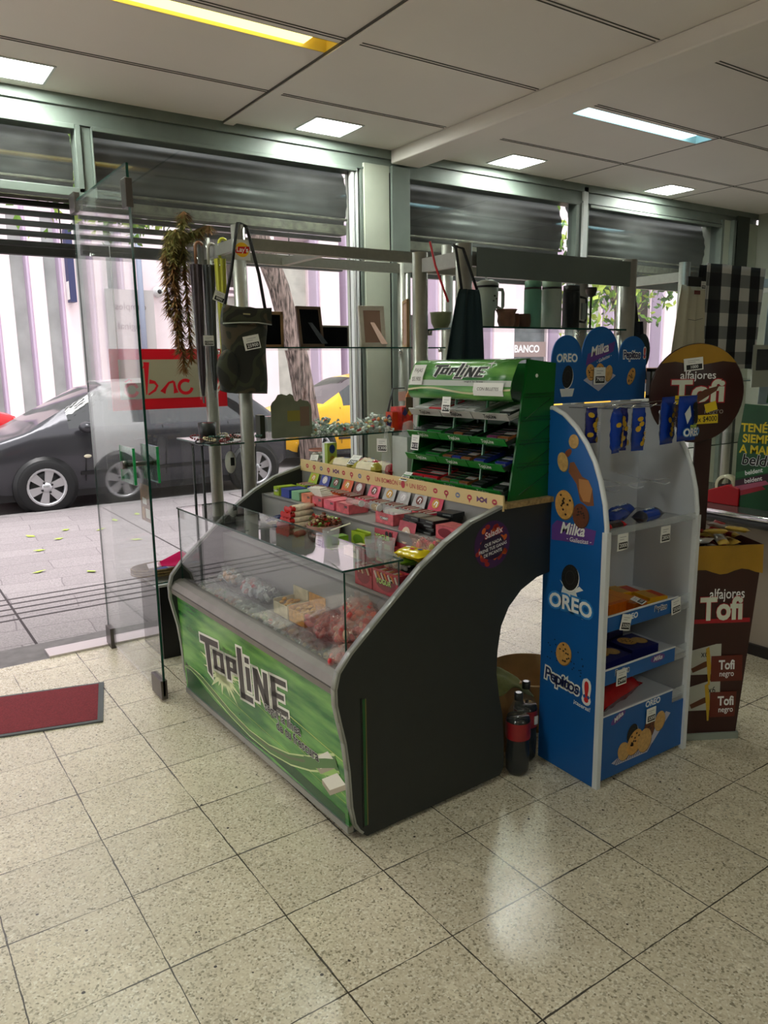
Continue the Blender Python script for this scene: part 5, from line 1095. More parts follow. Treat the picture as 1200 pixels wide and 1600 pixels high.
disp('raspberry carton at the near end leaning on the side panel', .33, .065, .873, (.09, .08, .07), RB, word='YOGUR', tint=M('yogur_dark'), wcol=M('yogur_green'))
disp('dark red carton left of the YOGUR carton on the step edge', .220, .275, .803, (.05, .11, .08), RB, word='', tint=M('yogur_dark'), fill=[(.60, .15, .15), (.8, .7, .6)])
for i, (y, x) in enumerate(((.19, .36), (.16, .33), (.12, .36), (.10, .32))):
    t = pack('candy_sachet', 'yellow candy bag with red and blue print, ' + ['farthest', 'second', 'third', 'nearest'][i] + ' of the yellow pile', 'bag of sweets', cw(x, y, .880 + .016 * i), TH + R(60 + 12 * i), .13, .09, .035, M('yellow_foil', (.90, .80, .10), .2, noise=.12, scale=25), M('green_foil', (.42, .60, .10), .2) if i < 2 else None, seed=70 + i, grp='yellow candy bags')
    a = Art(lambda u, v, k: Vector((u, v, .020 + .0003 * k)))
    for q in range(3): a.ell((-.03 + .03 * q, .01 * (q % 2)), (.011, .008), [M('blue_dot', (.10, .25, .62), .4), M('red_dot', (.78, .12, .12), .4), M('white_dot', (.92, .92, .9), .4)][(q + i) % 3], 1, 10)
    a.build('printed_graphics', t)
for i, (x, y) in enumerate(((.40, .15), (.40, .09), (.41, .07))): candy_bag('clear bag of pink and green jelly sweets, ' + ['left', 'middle', 'right'][i] + ' of three by the side panel', x, y, .885 + .02 * i, (.11, .07, .04), [(.80, .35, .40), (.70, .66, .35), (.82, .52, .5)], .6 * i, 22, FILMR, 120 + i, 'jelly bags by the side panel')
for i, (x, y) in enumerate(((.30, .20), (.29, .16))): candy_bag('crinkled clear bag of white sweets before the yellow bags, ' + ['left', 'right'][i], x, y, .878, (.09, .06, .04), [(.9, .9, .88), (.8, .7, .6)], .8 * i, 14, seed=130 + i, grp='crinkled white sweets bags')
# clear cups on the glass lid
for i, (x, y) in enumerate(((.12, .33), (.16, .12), (.18, .075))):
    t = thing('clear_cup', 'empty clear plastic beaker ' + ['lying on the glass lid with a straw', 'standing on the glass lid, left of two', 'standing on the glass lid, right of two'][i], 'cup', cw(x, y, .957), (0, 0, 0))
    MB().mat(TRN).lathe([(.0, .0), (.024, .0), (.031, .065), (.032, .065), (.025, .001)], (0, 0, 0), 'z', 18).build('cup_wall', t)
    if i == 0: MB().mat(M('straw_cream', (.88, .88, .78), .4)).tube([(.0, 0, .06), (.02, -.10, .10)], .003, 6).build('straw', t)
t = thing('price_card', 'white price card standing before the sweets tub', 'price card', cw(.265, .66, .873), (0, 0, R(-90) + TH)); price_tag(t, (0, 0, .03), (R(-12), 0, 0), '1200', (.05, .056)).name = 'card'

# ---- level C (z .974)
lv = [(1.36, .055, YG, 'lime and black carton at the far end of the upper step', 2, 'YUMMY'), (1.27, .08, M('blue_carton', (.16, .24, .58), .4), 'blue carton second from the far end, upper step', 0, ''), (1.17, .075, M('pale_green_carton', (.50, .70, .55), .4), 'pale green flat carton, upper step', 0, ''),
      (1.07, .085, M('salmon_carton', (.86, .50, .38), .4, noise=.2, scale=40), 'salmon printed carton, upper step', 2, ''), (.97, .085, PK, 'pink printed carton right of the salmon one', 2, ''), (.87, .085, M('rose_carton', (.90, .42, .50), .4, noise=.15, scale=40), 'rose printed carton, middle of the upper step', 2, ''),
      (.76, .10, PK, 'pink striped carton with octagons above the window card', 2, '')]
for y, dy, m_, lb_, oc, wd in lv: disp(lb_, .445, y, .975, (.10, dy, .042), m_, octs=oc, word=wd, open_=False, grp='cartons along the front of the upper step')
fl = [(1.33, YG, 'lime'), (1.22, M('blue_carton'), 'blue'), (1.12, M('green_carton', (.08, .40, .24), .4), 'dark green'), (1.02, M('orange_flap', (.84, .36, .16), .4), 'orange'), (.92, M('brown_flap', (.46, .22, .18), .4), 'brown'), (.80, M('rose_carton'), 'rose'),
      (.685, SV, 'silver with brown print'), (.585, SV, 'silver with amber print'), (.475, SV, 'silver with blue print'), (.37, M('hot_pink_carton', (.82, .22, .34), .4), 'hot pink')]
for i, (y, m_, nm_) in enumerate(fl):
    disp(f'{nm_} flapped sweets box in the back row of the upper step', .565, y, .975, (.07, .085, .045), m_, flap=.055, tint=[M('flap_gold', (.80, .60, .2), .4), M('flap_pale', (.8, .78, .8), .4), M('flap_brown', (.45, .22, .15), .4)][i % 3], fill=[(.8, .8, .78), (.6, .2, .2)], grp='flapped boxes in the back row of the upper step')
disp('pink box with open top on the upper step, left of the black gum cartons', .45, .46, .975, (.12, .12, .045), PK, word='YUMMY', fill=[(.9, .9, .9)], wsz=.35)
disp('pink carton tucked under the side panel edge, upper step', .455, .09, .975, (.08, .11, .05), PK, tint=M('yogur_dark'), open_=False)
for i in range(8):
    o = MB().mat(M('black_gum_carton', (.07, .08, .08), .3)).box((0, -.045, 0), (.075, .045, .013)).mat(M('gum_box_stripe')).box((-.0006, -.038, .004), (0, .0, .009)).box((.01, -.040, .013), (.065, .02, .0134)).build('gum_carton', loc=cw(.46 + .01 * (i % 2), .22 + .09 * (i // 4), .975 + .0135 * (i % 4)), rot=(0, 0, TH + .06 * (i % 3 - 1)))
    tag(o, 'flat black gum carton, ' + ['bottom', 'second', 'third', 'top'][i % 4] + ' of the ' + ['near', 'far'][i // 4] + ' stack on the upper step', 'gum', 'black gum cartons')
for i in range(4):
    o = MB().mat(M('black_gum_carton')).box((0, -.04, 0), (.07, .04, .016)).mat(M('gum_box_stripe')).box((-.0006, -.03, .005), (0, .01, .010)).build('gum_carton', loc=cw(.57, .26 - .01 * i, .975 + .0165 * i), rot=(0, 0, TH + .05 * i)); tag(o, 'black gum carton in the rear stack below the gum rack, ' + ['bottom', 'second', 'third', 'top'][i], 'gum', 'black gum cartons')
for i in range(5):
    o = MB().mat(M('white_sleeve', (.86, .84, .80), .4)).box((0, -.035, 0), (.06, .035, .006)).build('gum_sleeve', loc=cw(.46, .985 + .01 * i, 1.018 + .0062 * i), rot=(0, 0, TH + .1 * i)); tag(o, 'thin white sleeve lying on the pink carton, ' + ['lowest', 'second', 'third', 'fourth', 'top'][i], 'gum', 'white sleeves on the upper step')
for i in range(2):
    t = thing('clear_tube', 'clear plastic tube lying on the cartons, ' + ['left', 'right'][i], 'tube', cw(.47, .70 - .13 * i, 1.03)); MB().mat(FILM).tube([(0, -.05, 0), (0, .05, 0)], .014, 12).build('tube_wall', t); MB().mat(WHITE).tube([(0, -.055, 0), (0, -.05, 0)], .0145, 12).build('cap', t)

# ---- top board (z 1.098)
t = thing('tea_carton', 'upright white and lime carton with blue oval, far end of top board', 'box', cw(.72, 1.30, 1.099), (0, 0, TH + .1))
MB().mat(WHITE).box((-.03, -.0, 0), (.03, .02, .12)).mat(M('lime_side', (.62, .72, .30), .4)).box((-.03, -.022, 0), (.03, 0, .12)).build('carton', t)
a = Art(plane_map((0, -.0225, 0), (1, 0, 0), (0, 0, 1))); a.ell((0, .09), (.018, .022), M('oval_blue', (.10, .22, .50), .4), 1); a.ell((0, .035), (.016, .022), M('oval_ochre', (.62, .50, .20), .4), 1); a.build('printed_graphics', t)
t = thing('sweets_jar', 'low clear jar of green and white sweets at the far end of top board', 'jar', cw(.72, 1.40, 1.099)); MB().mat(FILM).lathe([(.045, 0), (.05, .07), (.052, .075)], (0, 0, 0), 'z', 20).build('jar_wall', t)
b = MB()
for i in range(30): b.mat([M('sweet_jar_green', (.30, .50, .36), .3), M('sweet_jar_white', (.86, .86, .82), .3)][i % 2]).ell((rs.uniform(-.03, .03), rs.uniform(-.03, .03), rs.uniform(.01, .06)), (.011, .008, .007), 8, 5)
o = b.build('sweets', t); o['kind'] = 'stuff'; MB().mat(M('pink_rim', (.80, .55, .50), .4)).lathe([(.051, .072), (.054, .078), (.051, .082)], (0, 0, 0), 'z', 20).build('rim', t); price_tag(t, (-.05, -.03, .03), (R(-25), 0, R(-70)), '1600')
PCR = M('pastry_white_wrap', (.88, .84, .72), .25, noise=.08, scale=30); PG = M('pastry_gold_end', (.62, .58, .20), .25); PR = M('pastry_red_end', (.62, .10, .16), .25)
for i, (x, y, e_, lb_) in enumerate(((.70, 1.13, PG, 'white cake roll with olive gold ends, farthest on the top board'), (.70, .93, PG, 'white cake roll with olive gold ends, nearer one on the top board'), (.77, 1.02, PR, 'cake roll with red ends behind the gold ended rolls'), (.75, .86, PR, 'thick cake roll with crumpled red end near the price cone'))):
    t = pack('cake_roll', lb_, 'cake roll', cw(x, y, 1.099), TH + R(96 if i < 2 else 80), .19, .065, .06, PCR, e_, seed=i + 3, grp='cake rolls on the top board')
    a = Art(lambda u, v, k: Vector((u, v - .012, .031 + .0003 * k))); a.ell((0, 0), (.014, .012), M('oval_blue'), 1, 14); a.ell((.03, 0), (.012, .010), M('biscuit_tan'), 1, 12); a.build('printed_graphics', t)
t = thing('price_card', 'tilted white price card leaning on the cake rolls', 'price card', cw(.69, 1.03, 1.16), (0, 0, R(-80))); price_tag(t, (0, 0, 0), (R(-50), 0, 0), '2500', (.06, .06)).name = 'card'
t = thing('clear_bin', 'tall clear plastic bin standing left of the green gum rack', 'bin', cw(.78, .72, 1.099), (0, 0, TH)); bb_ = MB().mat(film_mat('frosted_bin', (.80, .82, .80), .45, .2)); w_ = .055
bb_.box((-w_, -w_, 0), (w_, -w_ + .002, .19)).box((-w_, w_ - .002, 0), (w_, w_, .19)).box((-w_, -w_, 0), (-w_ + .002, w_, .19)).box((w_ - .002, -w_, 0), (w_, w_, .19)).build('bin_wall', t)
MB().mat(FILM).tube([(0, 0, .1), (.01, 0, .19), (-.01, 0, .25)], [.04, .045, .02], 12).build('plastic_wrap', t)
t = thing('paper_cone', 'thin clear cone with white price tag standing left of gum rack', 'price cone', cw(.71, .80, 1.099), (0, 0, 0)); MB().mat(FILM).lathe([(.018, 0), (.022, .10), (.002, .24)], (0, 0, 0), 'z', 14).build('cone', t); price_tag(t, (-.03, -.01, .15), (0, 0, R(-60)), '2300')

# ================================================================== GONDOLA 1 (tube posts, glass shelves)
def gondola(name, label, x0, x1, y0, y1, zt, shelves, r=.036, tall=.06, rail=(.04, .06), zrail=None, grp='tube-post shelving units'):
    t = thing(name, label, 'shelving unit', (x0, y0, 0), group=grp); W_, D_ = x1 - x0, y1 - y0; zr = zrail or zt - .06
    for (x, y) in ((0, 0), (W_, 0), (0, D_), (W_, D_)): MB().mat(ALUP).tube([(x, y, 0), (x, y, zt)], r, 18).build('post', t)
    for y in (0, D_): MB().mat(ALUP).box((0, y - .015, zr - rail[1]), (W_, y + .015, zr)).build('top_rail', t)
    for x in (0, W_, ): MB().mat(ALUP).box((x - .015, 0, zr - rail[1]), (x + .015, D_, zr)).build('side_rail', t)
    for (z, xa, xb) in shelves:
        s_ = MB().mat(GLASS).box((xa, -.02, z - .008), (xb, D_ + .02, z)).build('glass_shelf', t)
        MB().mat(GEDGE).box((xa, -.0215, z - .008), (xb, -.02, z)).box((xa - .0015, -.02, z - .008), (xa, D_ + .02, z)).build('shelf_edge', s_)
        for (x, y) in ((.04, .02), (W_ - .04, .02), (.04, D_ - .02), (W_ - .04, D_ - .02)): MB().mat(CHROME).tube([(x, y, z - .03), (x, y, z - .008)], .012, 10).build('shelf_bracket', t)
    return t
G1 = gondola('shelf_unit', 'grey tube-post shelving unit with glass shelves by the window behind the counter', 1.55, 2.93, .95, 1.42, 2.31, [(1.70, .10, 1.42), (1.20, -.22, 1.12)])
MB().mat(ALUP).box((.48, .0, 2.19), (.52, .47, 2.23)).build('cross_rail', G1)
sg = MB().mat(PAPER).box((-.045, -.041, 2.135), (.045, -.037, 2.235)).build('brand_sign', G1)
a = Art(plane_map((0, -.0415, 2.185), (1, 0, 0), (0, 0, 1))); a.ell((0, 0), (.038, .036), M('sun_yellow', (.95, .75, .15), .4), 1); a.poly([(-.04, -.006), (-.02, .014), (.04, .018), (.042, .002), (.02, -.018), (-.036, -.018)], M('banner_red', (.82, .10, .12), .4), 2); a.text("Lay's", (0, 0), .034, WINK, 3, off=.02, shear=.1); a.build('sign_lettering', sg)

WD = M('oak_frame', (.58, .45, .30), .5, noise=.2, scale=20); DKW = M('dark_wood_frame', (.34, .25, .17), .5, noise=.2, scale=20); WF = M('whitewashed_frame', (.80, .77, .72), .6, noise=.08, scale=30); FB = M('frame_back_black', (.03, .035, .05), .85, spec=.1); CBD = M('frame_back_board', (.62, .50, .44), .7)
def photo_frame(label, x, y, z, w_, h_, fm, bm, tilt=0, rz=0, leg=True, bw=.018, legm=None):
    t = thing('desk_picture', label, 'picture frame', (x, y, z), (R(tilt), 0, rz), group='picture frames on the glass shelf')
    MB().mat(fm).box((-w_ / 2, -.009, 0), (-w_ / 2 + bw, .009, h_)).box((w_ / 2 - bw, -.009, 0), (w_ / 2, .009, h_)).box((-w_ / 2, -.009, 0), (w_ / 2, .009, bw)).box((-w_ / 2, -.009, h_ - bw), (w_ / 2, .009, h_)).build('frame', t, bevel=.002)
    MB().mat(bm).box((-w_ / 2 + bw, -.005, bw), (w_ / 2 - bw, .005, h_ - bw)).build('backing', t)
    if leg: MB().mat(legm or bm).prism([(-.016, -.006, h_ * .60), (.012, -.006, h_ * .60), (.042, -.006 - h_ * .42, -.0), (.0, -.006 - h_ * .42, -.0)], (0, -.003, 0)).build('easel_leg', t)
    return t
photo_frame('landscape oak picture frame with black back, left end of glass shelf', 1.79, 1.15, 1.701, .20, .20, WD, FB, 0, 0, False)
photo_frame('upright dark wood picture frame with black easel back', 2.06, 1.12, 1.703, .165, .235, DKW, FB, -9, .05)
photo_frame('wide black picture frame lying low between two taller frames', 2.27, 1.25, 1.701, .24, .135, M('grey_frame', (.55, .54, .5), .5), FB, 0, 0, False, .010)
photo_frame('whitewashed picture frame with brown backing and easel leg', 2.49, 1.12, 1.703, .17, .25, WF, CBD, -8, -.15, True, .028)
photo_frame('light oak picture frame seen almost edge-on, right end of shelf', 2.735, 1.12, 1.701, .20, .29, WD, CBD, 0, R(62), False, .02)
# camouflage bag hanging from the post
camo = M('camouflage_cloth', (.28, .28, .2), .7); n, l, bb = nodes_of(camo); tx = n.new('ShaderNodeTexCoord'); nz = n.new('ShaderNodeTexNoise'); nz.inputs['Scale'].default_value = 7; nz.inputs['Detail'].default_value = 1; nz.inputs['Distortion'].default_value = .3; rp = n.new('ShaderNodeValToRGB'); rp.color_ramp.interpolation = 'CONSTANT'
el = rp.color_ramp.elements; el[0].color = (*srgb((.10, .11, .09)), 1); el[1].position = .44; el[1].color = (*srgb((.21, .22, .16)), 1)
for p, c in ((.52, (.14, .16, .12)), (.58, (.28, .24, .18)), (.66, (.17, .18, .13))):
    e = el.new(p); e.color = (*srgb(c), 1)
l.new(tx.outputs['Object'], nz.inputs['Vector']); l.new(nz.outputs['Fac'], rp.inputs[0]); l.new(rp.outputs[0], bb.inputs['Base Color'])
t = thing('camouflage_bag', 'camouflage shoulder bag hanging by a black strap from the left post', 'bag', (1.50, .86, 1.47), (0, R(3), R(-6)))
def bagf(i, j):
    an = i * 2 * math.pi; z = j; w_ = .125 - .006 * math.sin(j * math.pi) + .004 * math.sin(j * 9); d_ = .052 * (1 if j < .8 else (1 - (j - .8) * 3.4))
    cx, cy = math.cos(an), math.sin(an); q = (abs(cx) ** 3 + abs(cy) ** 3) ** (-1 / 3)
    tp = 1 - .10 * max(0, j - .75) * 4
    return (w_ * cx * q * tp, d_ * cy * q, z * .42 + .010 * math.sin(cx * 4 + j * 7))
MB().mat(camo).grid(bagf, 28, 18).mat(camo).add([bagf(i / 28, 0) for i in range(28)], [tuple(range(27, -1, -1))]).add([bagf(i / 28, 1) for i in range(28)], [tuple(range(28))]).build('body', t)
MB().mat(camo).grid(lambda i, j: (-.128 + .256 * i, -.058 - .004 * math.sin(i * 3.1), .345 + .085 * j - .01 * math.sin(i * 3.14)), 8, 3).build('flap', t, solid=.004)
MB().mat(M('grey_piping', (.66, .68, .66), .5)).tube([(-.128, -.060, .335), (-.04, -.066, .345), (.05, -.066, .35), (.128, -.060, .345)], .0035, 6).build('zip_piping', t)
MB().mat(camo).ell((-.10, -.055, .11), (.06, .03, .10), 14, 9).build('side_pocket', t)
st = MB().mat(M('black_webbing', (.06, .065, .07), .8)); st.tube([(-.105, 0, .41), (-.06, .02, .60), (-.02, .05, .84)], .008, 8).tube([(-.02, .05, .84), (.01, .09, .85), (.03, .05, .83)], .008, 8).tube([(.03, .05, .83), (.09, .03, .60), (.115, 0, .42)], .009, 8); st.build('strap', t)
price_tag(t, (.02, -.068, .25), (0, R(-14), 0), '25900', (.085, .07)); MB().mat(M('brass_badge', (.7, .66, .5), .3, .6)).box((-.025, -.066, .385), (.012, -.062, .392)).build('badge', t)
# umbrellas in plastic sleeves and hanging garland
def umbrella(label, x, y, z, h, cm_, hm, sleeve=True, lean=0):
    t = thing('folded_umbrella', label, 'umbrella', (x, y, z), (lean, 0, 0), group='folded umbrellas hanging at the left post')
    def f(i, j):
        r_ = .028 * (1 - .45 * j) * (.4 + .6 * min(1, (1 - j) * 8)) * (1 + .18 * math.sin(i * 6.283 * 7 + j * 2)); return (r_ * math.cos(i * 6.283), r_ * math.sin(i * 6.283), h * (1 - j) * .82)
    MB().mat(cm_).grid(f, 42, 12).build('canopy', t)
    MB().mat(hm).tube([(0, 0, h * .78), (0, 0, h * .93)] + [(.022 - .022 * math.cos(k * .55), 0, h * .93 + .022 * math.sin(k * .55)) for k in range(1, 6)], .009, 8).build('handle', t)
    MB().mat(M('steel_tip', (.5, .5, .5), .3, .8)).tube([(0, 0, -.04), (0, 0, .02)], .005, 6).build('tip', t)
    if sleeve: MB().mat(CASEGLASS).tube([(0, 0, -.02), (0, 0, h * .5), (0, 0, h * .95)], [.02, .036, .03], 12, cap=False).build('plastic_sleeve', t)
    return t
umbrella('dark plum folded umbrella with wooden crook in clear sleeve, leftmost', 1.44, 1.27, 1.44, .86, M('plum_cloth', (.20, .13, .17), .6, noise=.3, scale=30), M('brown_crook', (.50, .33, .22), .4))
umbrella('dark grey folded umbrella with silver crook in clear sleeve, middle', 1.50, 1.24, 1.47, .82, M('grey_umbrella_cloth', (.16, .17, .18), .6), M('silver_crook', (.75, .73, .70), .3))
umbrella('yellow folded umbrella with yellow crook beside the left post', 1.55, 1.20, 1.55, .76, M('yellow_umbrella_cloth', (.70, .68, .16), .5), M('yellow_crook', (.85, .85, .25), .4))
t = thing('price_card', 'white price label clipped to the plum umbrella', 'price card', (1.46, 1.20, 1.74), (0, 0, 0)); price_tag(t, (0, 0, 0), (0, 0, 0), '12500', (.06, .055)).name = 'card'
t = thing('price_card', 'white price label tilted on the yellow umbrella', 'price card', (1.515, 1.15, 1.97), (0, 0, 0)); price_tag(t, (0, 0, 0), (0, R(20), 0), '9990', (.065, .055)).name = 'card'
t = thing('fir_garland', 'drooping artificial fir garland, green above and rust brown below', 'garland', (1.40, 1.36, 2.30))
gmats = [M('fir_green', (.42, .44, .20), .8), M('fir_olive', (.50, .46, .22), .8), M('fir_rust', (.52, .36, .18), .8)]
stm = MB().mat(M('fir_stem', (.35, .27, .15), .8)); nd = MB(); rg = random.Random(9)
for (dx, dy, ln, top) in ((-.10, 0, .42, 0), (-.07, -.03, .62, 0), (-.03, .02, .72, 0), (.0, -.02, .66, 0), (-.05, .03, .52, 0), (.13, -.02, -.06, 1), (.02, 0, -.12, 1), (.08, .02, -.03, 1)):
    P = [(0, 0, 0), (dx * .6, dy, .03 if ln > 0 else -ln * .6), (dx, dy, -ln * .3 if ln > 0 else -ln), (dx * 1.05 + .01, dy, -ln) if ln > 0 else (dx * 1.2, dy, -ln * 1.1)]
    stm.tube(P, .003, 5)
    for i in range(1300 if ln > 0 else 500):
        k_ = rg.random() ** .85; seg = min(2, int(k_ * 3)); f_ = k_ * 3 - seg; p = Vector(P[seg]).lerp(Vector(P[seg + 1]), f_); an = rg.uniform(0, 6.28); le = rg.uniform(.028, .06)
        dv = Vector((math.cos(an) * le, math.sin(an) * le, -le * rg.uniform(.2, 1.0))); sd_ = dv.cross(Vector((0, 0, 1))).normalized() * .0042
        nd.mat(gmats[0 if k_ < .3 and ln < .6 else (1 if k_ < .6 else 2)] if rg.random() < .75 else rg.choice(gmats)).add([p - sd_, p + sd_, p + dv + sd_ * .3, p + dv - sd_ * .3], [(0, 1, 2, 3)])
stm.build('stem', t); nd.build('needles', t)
# small stand with bracelets at the left end
t = thing('wire_stand', 'black wire stand with a narrow glass top at the left post', 'stand', (1.37, 1.16, 0))
for (x, y, dx) in ((0, 0, -.01), (.30, -.04, -.05), (.0, .14, -.01), (.30, .14, -.05)): MB().mat(BLACK).tube([(x, y, 1.18), (x + dx, y - .03, 0)], .008, 8).build('leg', t)
MB().mat(M('dark_frame_top', (.16, .15, .16), .4)).box((-.01, -.05, 1.176), (.31, -.04, 1.19)).box((-.01, .15, 1.176), (.31, .16, 1.19)).box((-.01, -.05, 1.176), (0, .16, 1.19)).box((.30, -.05, 1.176), (.31, .16, 1.19)).build('top_frame', t)
MB().mat(GLASS).box((-.008, -.048, 1.183), (.308, .158, 1.188)).build('top_glass', t)
tg = thing('hanging_tag', 'white oval tag with dark square hanging under the wire stand', 'tag', (1.50, 1.08, 1.08)); MB().mat(PAPER).lathe([(0, -.001), (1, -.001), (1, .001), (0, .001)], (0, 0, 0), 'y', 28).build('card', tg, loc=(0, 0, 0)).scale = (.032, 1, .062); MB().mat(BLACK).box((0, -.003, -.02), (.022, -.0015, .025)).build('printed_square', tg)
tg = thing('hanging_tag', 'white shield-shaped tag hanging low behind the counter end', 'tag', (1.50, .90, .85)); MB().mat(M('pale_lilac_card', (.80, .76, .82), .6)).prism([(-.042, 0, .05), (.042, 0, .05), (.04, 0, 0), (.018, 0, -.045), (0, 0, -.06), (-.018, 0, -.045), (-.04, 0, 0)], (0, .002, 0)).build('card', tg); MB().mat(WHITE).tube([(0, 0, -.06), (.03, .01, -.10)], .002, 5).tube([(0, .001, .05), (.01, .06, .34)], .0015, 5).build('string', tg)
rb = random.Random(2)
for i in range(14):
    m_ = [M('bead_black', (.06, .05, .06), .3), M('bead_cream', (.80, .74, .60), .4), M('bead_teal', (.25, .42, .36), .4), M('bead_red', (.50, .10, .12), .3), M('bead_brown', (.38, .24, .16), .4)][i % 5]; nm_ = ['black', 'cream', 'teal', 'dark red', 'brown'][i % 5]
    b = MB().mat(m_); r_ = .026 + .006 * (i % 3)
    for k in range(16): b.ell((r_ * math.cos(k * .3927), r_ * math.sin(k * .3927), 0), (.0055, .0055, .0055), 6, 4)
    tag(b.build('bead_bracelet', loc=(1.33 + .045 * (i % 8), 1.06 + .05 * (i // 8) + rb.uniform(-.01, .01), 1.207 + .010 * (i % 3)), rot=(rb.uniform(-.3, .3), rb.uniform(-.3, .3), 0)), f'{nm_} bead bracelet lying at the left end of the lower glass shelf', 'bracelet', f'{nm_} bracelets on the lower glass shelf')
t = thing('bracelet_box', 'small black round box of red beads behind the bracelets', 'box', (1.40, 1.14, 1.20)); MB().mat(BLACK).lathe([(0, 0), (.045, 0), (.05, .10), (.045, .10), (.04, .085), (0, .085)], (0, 0, 0), 'z', 20).build('box_wall', t)
b = MB().mat(M('bead_red'))
for k in range(14): b.ell((rb.uniform(-.03, .03), rb.uniform(-.03, .03), .092), (.008, .008, .008), 7, 4)
o = b.build('beads', t); o['kind'] = 'stuff'
card_box('gift_box', 'small clear box with red lid on the lower glass shelf', 'box', (1.75, 1.06, 1.201), 0, (.08, .06, .12), film_mat('clear_gift_box', (.75, .78, .76), .5, .1), M('shiny_red_lid', (.80, .05, .10), .25)); card_box('dark_carton', 'narrow dark green carton left of the red lidded box', 'box', (1.685, 1.07, 1.201), 0, (.03, .06, .13), M('dark_olive_carton', (.12, .16, .08), .4), M('gold_patch', (.6, .55, .2), .4))
t = thing('shelf_card', 'greenish grey card with rounded knobs along its top standing on the lower shelf', 'display card', (1.72, 1.0, 1.201))
P = [(0, 0), (.26, 0), (.255, .17), (.235, .20), (.20, .205), (.185, .215), (.165, .20), (.15, .205), (.14, .235), (.12, .245), (.10, .235), (.07, .245), (.045, .24), (.03, .215), (.01, .20), (0, .18)]
cmx = M('faded_card_back', (.50, .52, .44), .6, noise=.12, scale=8); MB().mat(cmx).prism([(x, 0, z) for x, z in P], (0, .003, 0)).build('card', t)
Art(plane_map((0, -.0005, 0), (1, 0, 0), (0, 0, 1))).rect(.10, .09, .18, .15, M('faded_yellow', (.60, .56, .26), .6), 0).rect(.18, .06, .24, .17, M('faded_red', (.52, .42, .36), .6), 0).build('printed_graphics', t)
# long heap of wrapped sweets on the lower glass shelf
cc = [((.84, .84, .82), 'white'), ((.50, .60, .50), 'grey green'), ((.86, .55, .35), 'orange'), ((.72, .25, .25), 'red'), ((.80, .80, .60), 'pale yellow')]
cb_ = []
for c_, nm_ in cc:
    o = wr_candy(M('twist_' + nm_.replace(' ', '_'), c_, .25), 1.25, M('twist_film', (.80, .84, .82), .2)).build('wrapped_sweet', loc=(2.0, 1.1, 1.2)); tag(o, f'{nm_} twist-wrapped sweet in the long heap on the lower glass shelf', 'sweet', f'{nm_} sweets heaped on the lower glass shelf'); cb_.append(o)
for i in range(190):
    u_ = rb.random(); x = 1.99 + .54 * u_; y = 1.0 + rb.gauss(.06, .05); z = 1.203 + abs(rb.gauss(0, .022)) * (1.2 + .5 * math.sin(u_ * 9)) * (1 if abs(y - 1.06) < .06 else .4)
    k_ = (0 if rb.random() < .5 else (1 if u_ < .5 else rb.choice([0, 2, 3, 4]))) if rb.random() < .8 else rb.randrange(5)
    pos, rt = (x, min(1.3, max(.955, y)), min(1.28, z)), (rb.uniform(-.7, .7), rb.uniform(-.7, .7), rb.uniform(0, 6.28))
    if i < 5: cb_[i].location = pos; cb_[i].rotation_euler = rt
    else: dup(cb_[k_], pos, rt)
disp('orange and blue patterned snack box on the right end of the lower glass shelf', 0, 0, 0, (.09, .07, .11), M('orange_pattern', (.86, .30, .14), .4), word='Rumba', tint=M('pattern_navy', (.22, .20, .42), .4), open_=False).location = (2.53, 1.02, 1.201)
t = thing('sweets_display', 'red and orange sweets display with brown back panel left of the gum rack', 'display box', (2.16, .05, 1.10)); t.location = (2.66, 1.0, 1.201)
MB().mat(M('zigzag_red', (.76, .18, .12), .4, noise=.5, scale=30)).box((-.09, -.06, 0), (.10, .06, .14)).build('carton', t); MB().mat(M('brown_board', (.36, .30, .22), .6)).box((-.06, -.062, .10), (.10, -.058, .20)).build('back_panel', t)
a = Art(plane_map((0, -.0625, 0), (1, 0, 0), (0, 0, 1)))
for i in range(5): a.poly([(-.09 + .04 * i, .10), (-.07 + .04 * i, .14), (-.05 + .04 * i, .10), (-.07 + .04 * i, .085)], [M('pattern_navy'), M('pattern_gold', (.85, .6, .2), .4)][i % 2], 1)
a.build('printed_graphics', t)
t2 = MB().mat(M('warm_wood_flame', (.86, .56, .34), .5)).prism([(-.03, -.02, .14), (.03, -.02, .14), (.02, -.02, .22), (0, -.02, .25), (-.025, -.02, .21)], (0, .008, 0)).build('leaf_ornament', t)
t = thing('folding_sign', 'black wire-edged sign leaning on the lower shelf right end', 'sign', (2.60, 1.12, 1.20)); MB().mat(BLACK).tube([(-.04, 0, 0), (.03, 0, .25)], .006, 6).tube([(.03, 0, .25), (.12, 0, .25)], .005, 6).build('wire', t); MB().mat(PAPER).box((.07, -.005, .17), (.13, -.002, .23)).build('card', t)

# ================================================================== GONDOLA 2 (behind gum rack and cookie display)
G2 = gondola('shelf_unit', 'grey tube-post shelving unit with deep fascia behind the blue cookie display', 2.04, 3.13, -.26, .05, 2.10, [(1.76, .04, 1.06), (1.15, .04, 1.06)], r=.036, zrail=2.07)
MB().mat(M('fascia_grey_green', (.40, .44, .43), .45, .2, noise=.06, scale=6)).box((.045, -.038, 1.965), (1.05, -.030, 2.085)).build('fascia', G2)
def lathe_thing(name, label, cat, loc, parts, grp=None, rot=(0, 0, 0)):
    t = thing(name, label, cat, loc, rot, group=grp)
    for pn, m_, prof_ in parts: MB().mat(m_).lathe(prof_, (0, 0, 0), 'z', 26).build(pn, t)
    return t
SG = M('sage_enamel', (.68, .74, .70), .35); MT = M('mint_enamel', (.44, .68, .58), .35); LG = M('light_grey_enamel', (.76, .80, .76), .35)
